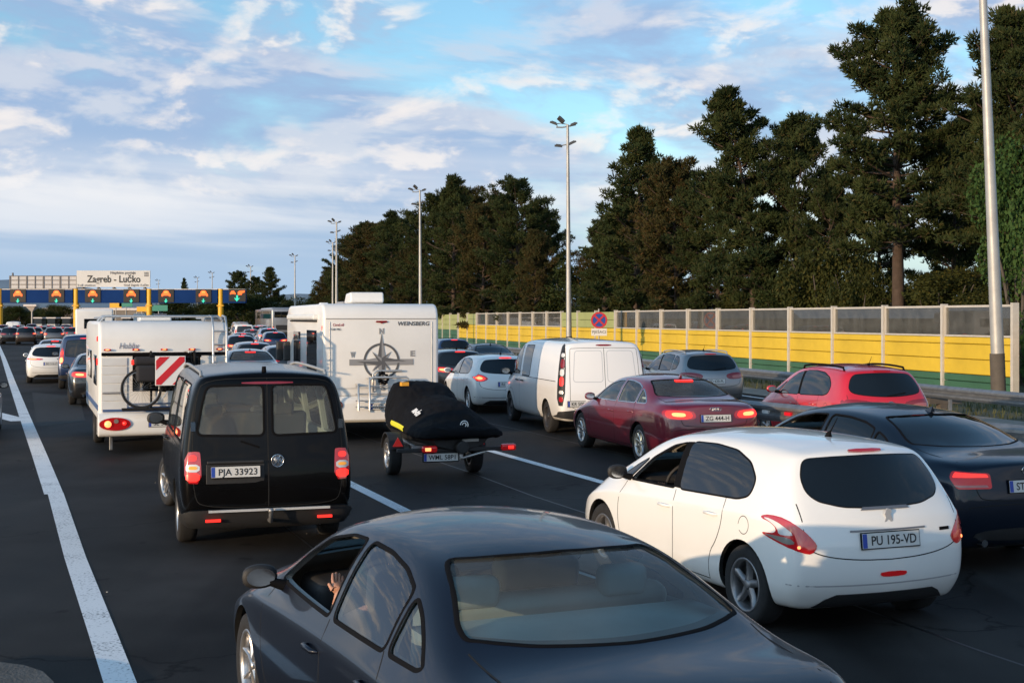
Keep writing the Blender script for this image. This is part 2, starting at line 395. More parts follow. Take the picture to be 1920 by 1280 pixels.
def wbeam(mb, a, b, ztop, side, mi=0):
    """W profile guard rail plank from a to b; side = +1 faces left of travel"""
    d = (b - a).normalized(); nn = Vector((-d.y, d.x)) * side
    prof = [(0.0, 0.0), (0.045, -0.025), (0.08, -0.06), (0.08, -0.10), (0.02, -0.135), (0.0, -0.155), (0.02, -0.175), (0.08, -0.21), (0.08, -0.25), (0.045, -0.285), (0.0, -0.31)]
    vs = []
    for p in (a, b):
        for o, z in prof: q = p + nn * o; vs.append((q.x, q.y, ztop + z))
        for o, z in reversed(prof): q = p + nn * (o - 0.006); vs.append((q.x, q.y, ztop + z))
    m = 2 * len(prof); fs = [(i, (i + 1) % m, (i + 1) % m + m, i + m) for i in range(m)] + [tuple(range(m - 1, -1, -1)), tuple(range(m, 2 * m))]
    mb.add(vs, fs, mi, False)
def rail(name, label, a, b, ztop, zb, step=4.0, refl=False, post_off=0.06):
    t = thing(name, label, 'guard rail', (a.x, a.y, 0)); d = (b - a).normalized(); L = (b - a).length; nn = Vector((-d.y, d.x))
    n = int(L / step)
    for i in range(n):
        mb = MB(); p, q = d * (L * i / n - 0.02), d * (L * (i + 1) / n); wbeam(mb, p, q, ztop + (0.004 if i % 2 else 0), 1)
        mb.build('beam', M_STEEL, t, fix=True)
    pm = None
    for i in range(2 * n + 1):
        if pm is None:
            mb = MB(); mb.box((0, 0, (ztop - 0.03) / 2 + zb / 2), (0.09, 0.055, ztop - 0.03 - zb)); mb.box((0, 0.045, ztop - 0.155), (0.07, 0.05, 0.24)); pm = mb.mesh('post', M_STEEL)
        p = d * (L * i / (2 * n)) - nn * post_off; obj('post', pm, t, (p.x, p.y, 0), atan2(d.y, d.x))
    return t, d, nn
t, d_, nn_ = rail('guard_rail', 'grey steel guard rail on the concrete median beside the dark blue sedan', md0, md1, 0.98, 0.19)
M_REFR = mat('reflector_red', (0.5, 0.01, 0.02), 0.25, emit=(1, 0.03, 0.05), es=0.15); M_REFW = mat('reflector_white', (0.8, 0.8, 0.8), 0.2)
tl = (md1 - md0).length
for dd, mm in ((tl - 1.35, M_REFW), (tl - 1.95, M_REFR)):
    mb = MB(); q = d_ * dd + nn_ * 0.03; mb.box((q.x, q.y, 0.82), (0.17, 0.04, 0.055), 0, atan2(d_.y, d_.x)); mb.build('reflector', mm, t)
rail('guard_rail', 'long steel guard rail along the grass verge in front of the yellow barrier', Vector((RX(14), 14)), Vector((RX(150), 150)), 0.78, -0.05, 6.0)
# stay block under the rail by the lamp
mb = MB(); q0 = P(1866, Y=33.5)
mb.box((0, 0, 0.38), (0.9, 0.22, 0.16)); mb.box((-0.05, 0, 0.15), (0.2, 0.2, 0.34))
tag(mb.build('drain_stand', M_DARKPOLE, None, (RX(33.5) + 0.9, 33.5, -0.05), radians(14)), 'dark low stand on the verge under the guard rail by the tall lamp', 'stand')

# grass blades on the verge
g = MB()
for i in range(5200):
    y = rnd.uniform(22, 70); x = RX(y) + rnd.uniform(1.3, 7.0); h = rnd.uniform(0.06, 0.3) * (0.6 + 0.8 * mnoise.noise(Vector((x * 0.5, y * 0.5, 0))) + 0.3)
    a = rnd.uniform(0, 6.28); w = 0.012 + 0.02 * rnd.random(); lx, ly = cos(a), sin(a); b = rnd.uniform(-0.08, 0.08)
    g.add([(x - lx * w, y - ly * w, -0.05), (x + lx * w, y + ly * w, -0.05), (x + b, y + b, max(0.04, h))], [(0, 1, 2)])
go = g.build('grass', mat('grass_blades', (0.035, 0.055, 0.015), 0.8, col2=(0.065, 0.062, 0.022), vscale=0.8)); tag(go, 'rough grass growing on the verge behind the guard rail', 'grass', kind='stuff')

# ------------------------------------------------------------------ noise barrier
M_YEL = mat('barrier_yellow', (0.68, 0.465, 0.03), 0.6, var=0.25, vscale=0.55)
M_YEL2 = mat('barrier_orange', (0.80, 0.42, 0.10), 0.6, var=0.1, vscale=0.9)
M_GRN = mat('barrier_green', (0.040, 0.125, 0.070), 0.62, var=0.25, vscale=0.8)
M_KHA = mat('barrier_khaki', (0.33, 0.36, 0.14), 0.65, var=0.18, vscale=0.7)
M_FRM = mat('barrier_frame', (0.60, 0.56, 0.50), 0.5, metal=0.2, var=0.18, vscale=3)
M_PANE = thin_glass('barrier_pane', (0.62, 0.64, 0.63), 0.8, dust_veil=0.09)
hb = Vector((-0.242, 1.0)).normalized(); BL = 4.0; BRZ = atan2(hb.y, hb.x)
nb = Vector((-hb.y, hb.x))
def slat_mesh(nm, L, h, m, bulge=0.012):
    mb = MB(); pr = [(0.035, 0.008), (0.045 + bulge, 0.03), (0.045 + bulge, h - 0.025), (0.035, h - 0.008), (-0.045, h - 0.008), (-0.045, 0.008)]
    vs = [(x, y, z) for x in (0.0, L) for y, z in pr]; k = len(pr)
    mb.add(vs, [(i, (i + 1) % k, (i + 1) % k + k, i + k) for i in range(k)] + [tuple(range(k - 1, -1, -1)), tuple(range(k, 2 * k))])
    return mb.mesh(nm, m, True)
SL = {}
def slat(h, m):
    k = (round(h, 3), m.name)
    if k not in SL: SL[k] = slat_mesh('slat', BL - 0.14, h, m)
    return SL[k]
mb = MB(); mb.box((0, 0.02, 1.4), (0.13, 0.22, 2.95)); POSTM = mb.mesh('post', M_FRM)
mb = MB(); mb.box((0, 0, 0.9), (0.12, 0.14, 1.95)); POSTS = mb.mesh('post', M_FRM)
W_ = BL - 0.14
def frame_mesh(z0, z1):
    mb = MB()
    mb.box((W_ / 2, 0, z1 - 0.035), (W_, 0.11, 0.07)); mb.box((W_ / 2, 0, z0 + 0.03), (W_, 0.11, 0.06))
    mb.box((0.03, 0, (z0 + z1) / 2 - 0.003), (0.06, 0.10, z1 - z0 - 0.135)); mb.box((W_ - 0.03, 0, (z0 + z1) / 2 - 0.003), (0.06, 0.10, z1 - z0 - 0.135))
    return mb.mesh('pane_frame', M_FRM)
FRM = frame_mesh(1.78, 2.82)
mb = MB(); mb.box((W_ / 2, 0, 2.30), (W_ - 0.1, 0.02, 0.90)); PANEM = mb.mesh('pane', M_PANE)
def bay(parent, base, i, kind):
    o = base + hb * (BL * i + 0.07)
    rows = [(0.0, 0.30, M_GRN), (0.30, 0.24, M_GRN), (0.54, 0.50, M_YEL), (1.04, 0.50, M_YEL), (1.54, 0.235, M_YEL)]
    if kind == 'k': rows += [(1.78, 0.5, M_KHA), (2.28, 0.5, M_KHA)]
    if kind == 'far': rows = [(0.0, 0.35, M_GRN), (0.35, 0.4, M_GRN), (0.75, 0.5, M_GRN if i % 9 < 6 else M_YEL), (1.25, 0.5, M_KHA), (1.75, 0.5, M_KHA), (2.25, 0.5, M_KHA)]
    if kind == 'o': rows = [(0.0, 0.3, M_GRN), (0.3, 0.3, M_GRN), (0.6, 0.3, M_GRN), (0.9, 0.32, M_GRN), (1.22, 0.38, M_YEL2)]
    for z, h, m in rows: obj('slat', slat(h, m), parent, (o.x, o.y, z), BRZ)
    if kind == 'g':
        f_ = obj('pane_frame', FRM, parent, (o.x, o.y, 0), BRZ); obj('pane', PANEM, f_)
    p = base + hb * (BL * i); obj('post', POSTM, parent, (p.x, p.y, 0), BRZ)
Y0 = 41.6
bt = thing('noise_barrier', 'long yellow and green noise barrier with tinted panes on top, before the pines', 'noise barrier', (BX(Y0), Y0, 0))
z2 = Vector((0, 0))
for i in range(22): bay(bt, z2, i, 'k' if i in (10, 11, 12) or i >= 20 else 'g')
p = hb * (BL * 22); obj('post', POSTM, bt, (p.x, p.y, 0), BRZ)
bt2 = thing('noise_barrier', 'far khaki and green noise barrier beside the distant queue left of the motorhome', 'noise barrier', (BX(Y0 + 86), Y0 + 86, 0))
for i in range(34): bay(bt2, z2, i, 'far')
bt3 = thing('noise_barrier', 'lower barrier section with an orange band at the right edge behind the tall lamp', 'noise barrier', (BX(Y0) + 0.9 - hb.x * 12.2, Y0 - hb.y * 12.2, 0))
for i in range(3): bay(bt3, z2, i, 'o'); o = hb * (BL * i + 0.07); f_ = obj('pane_frame', FRM, bt3, (o.x, o.y, -0.2), BRZ); obj('pane', PANEM, f_)
obj('post', POSTM, bt3, (hb.x * 12, hb.y * 12, 0), BRZ)

# ------------------------------------------------------------------ lamp masts
M_LAMPHEAD = mat('floodlight', (0.09, 0.09, 0.09), 0.45, metal=0.5)
def lamp(u, Y, H, label, lean=0.0, r0=0.19, tone=M_POLE, group=None, head=True):
    b = P(u, Y=Y); t = thing('lamp_mast', label, 'street lamp', (b.x, b.y, 0), 0, group)
    mb = MB(); prof = [(0, r0), (0.25, r0 * 0.86), (0.6, r0 * 0.66), (1, r0 * 0.45)]
    mb.tube([(lean * H * k, 0, 0.35 + (H - 0.35) * k) for k, r in prof], [r for k, r in prof], 14); mb.build('pole', tone, t)
    mb = MB(); mb.tube([(0, 0, -0.15), (lean * 1.35, 0, 1.35)], r0 * 1.08, 14); mb.build('sleeve', M_DARKPOLE, t)
    if not head: return t
    x0 = lean * H; k = 0.62
    mb = MB()
    mb.tube([(x0 - 1.05 * k, -0.1, H - 0.25 * k), (x0 - 0.5 * k, -0.1, H - 0.27 * k), (x0 + 0.75 * k, 0.15, H + 0.02)], 0.045, 6)
    mb.tube([(x0 - 0.95 * k, -0.1, H - 0.25 * k), (x0 - 1.0 * k, 0.1, H + 0.12 * k), (x0 - 0.5 * k, 0.1, H + 0.15 * k), (x0, 0, H)], 0.03, 6)
    mb.build('bracket', tone, t); mb = MB(); mb.tube([(x0 - 0.7 * k, 0, H - 1.2), (x0 + 0.4 * k, 0.1, H - 1.05)], 0.04, 6); mb.build('lower_bracket', tone, t)
    fl = MB(); fl.box((0, 0, 0), (0.44, 0.34, 0.10)); fl.box((0, 0, 0.07), (0.3, 0.24, 0.06)); fm = bevel_mesh(fl.mesh('floodlight', M_LAMPHEAD), 0.015)
    for (x, y, z, rx, ry) in ((-0.62, -0.1, 0.42, -0.5, 0.75), (-1.3, -0.1, 0.12, 0.2, 0.35), (0.55, 0.1, 0.05, 0.1, -0.4), (-0.85, 0.0, -1.95, 0.2, 0.1), (0.45, 0.1, -1.65, 0.1, -0.45)):
        o = obj('floodlight', fm, t, (x0 + x * k, y, H + z * k)); o.rotation_euler = (rx, ry, 0)
    return t
lamp(1873, 39.5, 15.5, 'thick grey lamp pole with dark foot at the right edge, top out of view', -0.040, 0.20)
lamp(1067, 76, 13.4, 'tall floodlight mast beside the no stopping sign', -0.006, 0.17)
lamp(788.5, 116, 13.5, 'floodlight mast rising behind the white motorhome', -0.004, 0.17)
lamp(631, 156, 13.6, 'slim mast left of the dense pines, the taller of a pair')
lamp(624, 198, 13.6, 'slim mast left of the dense pines, the shorter of a pair')
lamp(553, 240, 13.6, 'distant floodlight mast above the coach')
lamp(470, 285, 13.4, 'distant floodlight mast just right of the blue gantry')
lamp(398, 330, 13.6, 'small distant mast above the rightmost yellow gantry column')
lamp(370, 370, 13.6, 'small distant mast above the blue gantry, middle of three')
lamp(297, 420, 14.2, 'smallest distant mast just right of the white town sign')

# ------------------------------------------------------------------ no stopping sign
t = thing('road_sign', 'round blue and red no stopping sign with white text plate before the barrier', 'road sign', (*P(1123, Y=73).xy, 0), radians(4))
M_SR = mat('sign_red', (0.55, 0.03, 0.03), 0.4); M_SB = mat('sign_blue', (0.02, 0.07, 0.32), 0.4); M_SW = mat('sign_white', (0.72, 0.70, 0.66), 0.5)
mb = MB(); mb.tube([(0, 0, 0), (0, 0, 2.9)], 0.035, 8); mb.build('pole', M_POLE, t)
def disc(r, y, n=28, rin=0.0, d=0.02):
    mb = MB(); pr = [(rin, y), (r, y), (r, y + d), (rin, y + d)] if rin else [(0.0001, y), (r, y), (r, y + d), (0.0001, y + d)]
    mb.lathe([(a, b) for a, b in pr], n, 'Y', smooth=False); return mb
def at_z(o, z): o.location.z = z; return o
at_z(disc(0.45, -0.075).build('disc', M_SB, t, (0, 0, 0)), 2.28)
at_z(disc(0.45, -0.088, rin=0.355, d=0.012).build('rim', M_SR, t, (0, 0, 0)), 2.28)
for a in (45, -45):
    mb = MB(); mb.box((0, -0.083, 0), (0.72, 0.014 + (0.002 if a > 0 else 0), 0.095), 0, rot=Matrix.Rotation(radians(a), 3, 'Y')); at_z(mb.build('cross_bar', M_SR, t, (0, 0, 0)), 2.28)
mb = MB(); mb.box((0, -0.06, 1.63), (0.86, 0.02, 0.4)); pl = mb.build('text_plate', M_SW, t)
o = obj('lettering', text_mesh('PJEŠACI', 0.2, M_BLACK, 0.003, width=0.74), pl, (0, -0.074, 1.63)); o.rotation_euler = (pi / 2, 0, 0)

# ------------------------------------------------------------------ toll gantry with lane signals
M_BLU = mat('gantry_blue', (0.006, 0.036, 0.150), 0.7, spec=0.08, var=0.2, vscale=0.3)
M_GY = mat('gantry_yellow', (0.80, 0.42, 0.02), 0.45, var=0.1)
M_LED0 = mat('led_panel', (0.006, 0.006, 0.007), 0.6)
M_LEDO = mat('led_orange', (0.2, 0.05, 0), 0.5, emit=(1.0, 0.11, 0.015), es=1.5)
M_LEDY = mat('led_amber', (0.2, 0.08, 0), 0.5, emit=(1.0, 0.24, 0.04), es=1.6)
M_LEDG = mat('led_green', (0, 0.1, 0.08), 0.5, emit=(0.02, 0.85, 0.55), es=0.8)
GY = 232.0; S_ = F / GY
gx = lambda u: (u - 960) / S_
gz = lambda v: HC - (v - VH) / S_
gt = thing('toll_gantry', 'long dark blue gantry on yellow columns with orange and green lane signals', 'gantry', (0, GY, 0))
cols = [0, 143, 280, 414]
for u in cols:
    mb = MB(); mb.tube([(gx(u), 0, -0.1), (gx(u), 0, gz(541.5))], 0.48, 16); mb.box((gx(u), 0, gz(573)), (1.15, 1.15, 0.18)); mb.build('column', M_GY, gt)
spans = [(-60, -4), (5, 138), (148, 275), (285, 409), (419, 461)]
for a, b in spans:
    mb = MB(); mb.box(((gx(a) + gx(b)) / 2, 0.1, (gz(543) + gz(568)) / 2), (gx(b) - gx(a), 1.2, gz(543) - gz(568)))
    bo = mb.build('beam', M_BLU, gt)
    mb = MB(); mb.box(((gx(a) + gx(b)) / 2, 0.1, gz(543) + 0.06), (gx(b) - gx(a) - 0.1, 1.25, 0.12)); mb.build('top_trim', M_FRM, bo)
car_icon = [(x * 0.82, y * 0.82) for x, y in [(-.95, -.6), (-.95, -.1), (-.72, .02), (-.55, .48), (-.25, .66), (.25, .66), (.55, .48), (.72, .02), (.95, -.1), (.95, -.6), (.62, -.6), (.58, -.42), (-.58, -.42), (-.62, -.6)]]
arrow = [(-.16, .55), (-.16, .0), (-.55, .12), (-.06, -.55), (.5, .1), (.16, .0), (.16, .55)]
win_icon = [(-.34, .07), (-.25, .34), (.25, .34), (.34, .07)]
def fy(cx, cz, y): return lambda a, b, d: (cx + a, y + d, cz + b)
for k, u in enumerate((36, 108, 176, 248, 313, 383)):
    z = gz(552.2); mb = MB(); mb.box((gx(u), -0.56, gz(554.5)), (2.7, 0.12, 2.25)); pn = mb.build('signal_panel', M_LED0, gt)
    mb = MB(); mb.prism(car_icon, fy(gx(u), z + 0.16, -0.66), 0, 0.03); mb.build('car_symbol', M_LEDO, pn, fix=True)
    mb = MB(); mb.prism(win_icon, fy(gx(u), z + 0.22, -0.675), 0, 0.012); mb.build('windscreen_symbol', M_LEDY, pn, fix=True)
    mb = MB(); mb.prism([(x * 0.65, y * 0.65) for x, y in arrow], fy(gx(u), gz(564.0), -0.66), 0, 0.03); mb.build('arrow_symbol', M_LEDG, pn, fix=True)
u = 446; mb = MB(); mb.box((gx(u), -0.56, gz(553.5)), (2.9, 0.12, 2.1)); pn = mb.build('signal_panel', M_LED0, gt)
for du, w in ((-0.75, 0.62), (0.72, 0.62)):
    mb = MB(); mb.prism([(x * w, y * w) for x, y in (car_icon if du < 0 else [(-.95, -.6), (-.95, .25), (-.4, .55), (.95, .62), (.95, .1), (.3, -.1), (.1, -.6)])], fy(gx(u) + du, gz(548.8), -0.66), 0, 0.03); mb.build('vehicle_symbol', M_LEDO, pn, fix=True)
mb = MB(); mb.prism(arrow, fy(gx(u), gz(559.5), -0.66), 0, 0.03); mb.build('arrow_symbol', M_LEDG, pn, fix=True)
M_SIGNG = mat('town_sign', (0.60, 0.595, 0.58), 0.6, var=0.08, vscale=0.2)
st = thing('town_sign', 'wide white name board reading Zagreb - Lučko above the gantry', 'sign', (gx(211), GY + 0.6, 0))
mb = MB(); mb.box((0, 0, (gz(507) + gz(538)) / 2), (gx(280) - gx(142), 0.25, gz(507) - gz(538))); mb.build('board', M_SIGNG, st)
M_TXT = mat('sign_lettering', (0.02, 0.022, 0.025), 0.6)
M_TXT2 = mat('sign_lettering_grey', (0.16, 0.16, 0.17), 0.6)
for body, sz, u, v, wd, mm, bd in (('Zagreb - Lučko', 1.7, 212, 523.5, 9.3, M_TXT, 0.03), ('Naplatna postaja', 0.6, 229, 511.2, 4.4, M_TXT2, 0.012), ('Toll station', 0.5, 160, 534.6, 3.2, M_TXT2, 0.006), ('Grad Zagreb i Lučko', 0.5, 254, 534.4, 4.3, M_TXT2, 0.006)):
    o = obj('lettering', text_mesh(body, sz, mm, 0.02, width=wd, bold=bd), st, (gx(u) - gx(211), -0.16, gz(v))); o.rotation_euler = (pi / 2, 0, 0)
mb = MB()
for i in range(3):
    for j in range(3): mb.box((gx(273) - gx(211) - 0.27 + i * 0.27, -0.15, gz(514) - 0.27 + j * 0.27), (0.2, 0.03, 0.2))
mb.build('emblem', M_TXT2, st)
mb = MB()
for k in range(5): x = -5.4 + k * 2.7; mb.tube([(x, 0.3, gz(538)), (x + 0.15, 1.1, gz(543) + 0.15)], 0.09, 6); mb.box((x, -0.05, gz(541)), (0.3, 0.3, 0.4))
mb.build('bracket', M_DARKPOLE, st)
M_BB = mat('billboard_back', (0.52, 0.50, 0.49), 0.6, var=0.12, vscale=0.4); M_BBF = mat('billboard_frame', (0.12, 0.11, 0.11), 0.6)
bb = thing('billboard', 'pale panelled board with dark grid frame left of the name board on the gantry', 'billboard', (gx(78), GY + 1.0, 0))
NX, NZ = 8, 3; bw = gx(142) - gx(16); z0, z1 = gz(541), gz(517)
for i in range(NX):
    for j in range(NZ):
        mb = MB(); mb.box((-bw / 2 + bw * (i + 0.5) / NX, 0, z0 + (z1 - z0) * (j + 0.5) / NZ), (bw / NX - 0.12, 0.06, (z1 - z0) / NZ - 0.1)); mb.build('panel', M_BB, bb)
for i in range(NX + 1):
    mb = MB(); mb.box((-bw / 2 + bw * i / NX, -0.08, (z0 + z1) / 2), (0.14 if i % 2 else 0.24, 0.1, z1 - z0 + 0.1)); mb.build('upright', M_BBF, bb)
for j in range(NZ + 1):
    mb = MB(); mb.box((0, -0.03, z0 + (z1 - z0) * j / NZ), (bw + 0.1, 0.12, 0.12)); mb.build('crossbar', M_BBF, bb)
mb = MB(); mb.tube([(gx(20) - gx(78), 0, z1), (gx(20) - gx(78), 0, z1 + 0.55)], 0.16, 8); mb.build('cap_post', M_BBF, bb)

# ------------------------------------------------------------------ toll plaza beyond the gantry
M_CAN = mat('canopy_white', (0.62, 0.58, 0.57), 0.6); M_TGRN = mat('toll_green', (0.03, 0.22, 0.16), 0.5); M_WIN = mat('dark_window', (0.015, 0.018, 0.022), 0.1)
def far(u, v, Y): q = P(u, v, Y); return q
def booth(u, Y, label):
    b = P(u, Y=Y); t = thing('toll_booth', label, 'toll booth', (b.x, b.y, 0)); M_B = mat('booth_wall', (0.45, 0.45, 0.44), 0.6)
    mb = MB(); mb.box((0, 0, 0.6), (1.6, 2.6, 1.2)); mb.build('wall', M_B, t)
    mb = MB(); mb.box((0, 0, 1.75), (1.5, 2.5, 1.1)); mb.build('glazing', M_WIN, t)
    mb = MB(); mb.box((0, 0, 2.42), (1.9, 2.9, 0.22)); mb.build('roof', M_CAN, t)
for k, u in enumerate((75, 100, 128, 159, 203, 240, 262)):
    booth(u, 262, ('grey toll booth with dark glazing under the gantry, number %s from the left' % ('one two three four five six seven'.split()[k])).replace('number one', 'first').replace('number two', 'second').replace('number three', 'third').replace('number four', 'fourth').replace('number five', 'fifth').replace('number six', 'sixth').replace('number seven', 'seventh'))
t = thing('canopy', 'small pale canopy on a post under the gantry at the far left', 'canopy', (*P(60, Y=250).xy, 0))
mb = MB(); mb.box((0, 0, 4.75), (2.4, 2.4, 0.35)); mb.add([(-.9, -.9, 4.57), (.9, -.9, 4.57), (.9, .9, 4.57), (-.9, .9, 4.57), (-.15, -.15, 3.6), (.15, -.15, 3.6), (.15, .15, 3.6), (-.15, .15, 3.6)], [(0, 4, 5, 1), (1, 5, 6, 2), (2, 6, 7, 3), (3, 7, 4, 0)]); mb.build('roof', M_CAN, t)
mb = MB(); mb.tube([(0, 0, 0), (0, 0, 3.7)], 0.16, 8); mb.build('post', M_POLE, t)
t = thing('toll_roof', 'long pale toll plaza roof on posts seen under the gantry', 'toll roof', (*P(232, Y=300).xy, 0))
mb = MB(); mb.box((0, 0, 4.35), (8.5, 8, 0.5)); mb.build('roof', M_CAN, t)
for x in (-4, -1.2, 1.6, 4): mb = MB(); mb.tube([(x, -3.5, 0), (x, -3.5, 4.2)], 0.14, 8); mb.build('post', M_POLE, t)
for u, v0, v1, w, m_, lab in ((217, 567, 577, 2.6, M_GY, 'yellow lane sign hanging under the gantry, left of the green one'), (236, 566, 575, 2.9, M_TGRN, 'green direction sign under the gantry between two yellow signs'), (266, 575, 584, 2.2, M_GY, 'small yellow lane sign above the toll roof'), (297, 572, 583, 4.0, M_TGRN, 'green direction sign right of the third yellow column')):
    Yq = 290.0; a = P(u, v0, Yq); b = P(u, v1, Yq); t = thing('lane_sign', lab, 'sign', (a.x, Yq, 0))
    mb = MB(); mb.box((0, 0, (a.z + b.z) / 2), (w, 0.15, a.z - b.z)); mb.build('panel', m_, t)
    mb = MB(); mb.tube([(0, 0.15, 0), (0, 0.15, a.z)], 0.1, 8); mb.build('post', M_POLE, t)
t = thing('toll_shed', 'low warehouse with pale roof far behind the toll booths', 'building', (*P(190, Y=420).xy, 0))
mb = MB(); mb.box((0, 0, 2.4), (34, 10, 4.8)); mb.build('wall', mat('shed_wall', (0.22, 0.19, 0.16), 0.8, var=0.3, vscale=0.2), t)
mb = MB(); mb.prism([(-17.4, 4.8), (17.4, 4.8), (17.0, 5.5), (-17.0, 5.5)], lambda a, b, d: (a, d, b), -5.3, 5.3); mb.build('roof', M_CAN, t, fix=True)
# hills; the blue-grey of distance haze is put into their colour
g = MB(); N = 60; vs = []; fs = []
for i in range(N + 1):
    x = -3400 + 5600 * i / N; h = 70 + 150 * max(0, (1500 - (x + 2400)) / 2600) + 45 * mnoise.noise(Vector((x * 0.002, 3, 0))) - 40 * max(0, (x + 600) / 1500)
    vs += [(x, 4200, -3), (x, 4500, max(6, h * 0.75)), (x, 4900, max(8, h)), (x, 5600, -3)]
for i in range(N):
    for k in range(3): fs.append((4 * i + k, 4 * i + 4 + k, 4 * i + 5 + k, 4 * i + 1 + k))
g.add(vs, fs, 0, True); struct('hills', g, mat('hill_hazed', (0.20, 0.26, 0.31), 1.0, var=0.25, vscale=0.004))
# ------------------------------------------------------------------ trees
def foliage_mat(name, c1, c2, c3=None, sc=0.55):
    m = bpy.data.materials.new(name); m.use_nodes = True; n, l = m.node_tree.nodes, m.node_tree.links
    b = n['Principled BSDF']; b.inputs['Roughness'].default_value = 0.75; b.inputs['Specular IOR Level'].default_value = 0.2
    t = n.new('ShaderNodeTexCoord'); gi = n.new('ShaderNodeNewGeometry')
    x = n.new('ShaderNodeTexNoise'); x.inputs['Scale'].default_value = sc; x.inputs['Detail'].default_value = 4; l.new(t.outputs['Object'], x.inputs['Vector'])
    r = n.new('ShaderNodeMapRange'); l.new(x.outputs['Fac'], r.inputs[0]); r.inputs[1].default_value = 0.35; r.inputs[2].default_value = 0.65
    mx = n.new('ShaderNodeMix'); mx.data_type = 'RGBA'; l.new(r.outputs[0], mx.inputs[0]); mx.inputs[6].default_value = (*c1, 1); mx.inputs[7].default_value = (*c2, 1)
    m2 = n.new('ShaderNodeMix'); m2.data_type = 'RGBA'; r2 = n.new('ShaderNodeMapRange'); l.new(gi.outputs['Random Per Island'], r2.inputs[0])
    r2.inputs[1].default_value = 0.80; r2.inputs[2].default_value = 1.0; l.new(r2.outputs[0], m2.inputs[0]); l.new(mx.outputs[2], m2.inputs[6]); m2.inputs[7].default_value = (*(c3 or c2), 1)
    l.new(m2.outputs[2], b.inputs['Base Color'])
    tr = n.new('ShaderNodeBsdfTranslucent'); l.new(m2.outputs[2], tr.inputs[0]); ms = n.new('ShaderNodeMixShader'); ms.inputs[0].default_value = 0.25
    l.new(b.outputs[0], ms.inputs[1]); l.new(tr.outputs[0], ms.inputs[2]); l.new(ms.outputs[0], n['Material Output'].inputs[0])
    return m
M_PINE = foliage_mat('pine_needles', (0.022, 0.038, 0.013), (0.052, 0.068, 0.020), (0.085, 0.070, 0.025))
M_PINE2 = foliage_mat('pine_needles_brown', (0.028, 0.038, 0.012), (0.075, 0.062, 0.020), (0.13, 0.065, 0.025), 0.4)
M_LEAF = foliage_mat('leaves', (0.022, 0.036, 0.009), (0.042, 0.055, 0.012), (0.07, 0.065, 0.015), 0.9)
M_LEAF2 = foliage_mat('leaves_olive', (0.032, 0.040, 0.009), (0.058, 0.062, 0.013), (0.09, 0.075, 0.015), 0.9)
M_LEAF3 = foliage_mat('leaves_bright', (0.035, 0.075, 0.018), (0.055, 0.105, 0.025), (0.08, 0.12, 0.03), 0.9)
M_BARK = mat('bark', (0.075, 0.050, 0.036), 0.95, var=0.45, vscale=4, bump=0.8, bscale=12)
M_BARK2 = mat('bark_grey', (0.10, 0.085, 0.07), 0.95, var=0.4, vscale=4, bump=0.6, bscale=12)

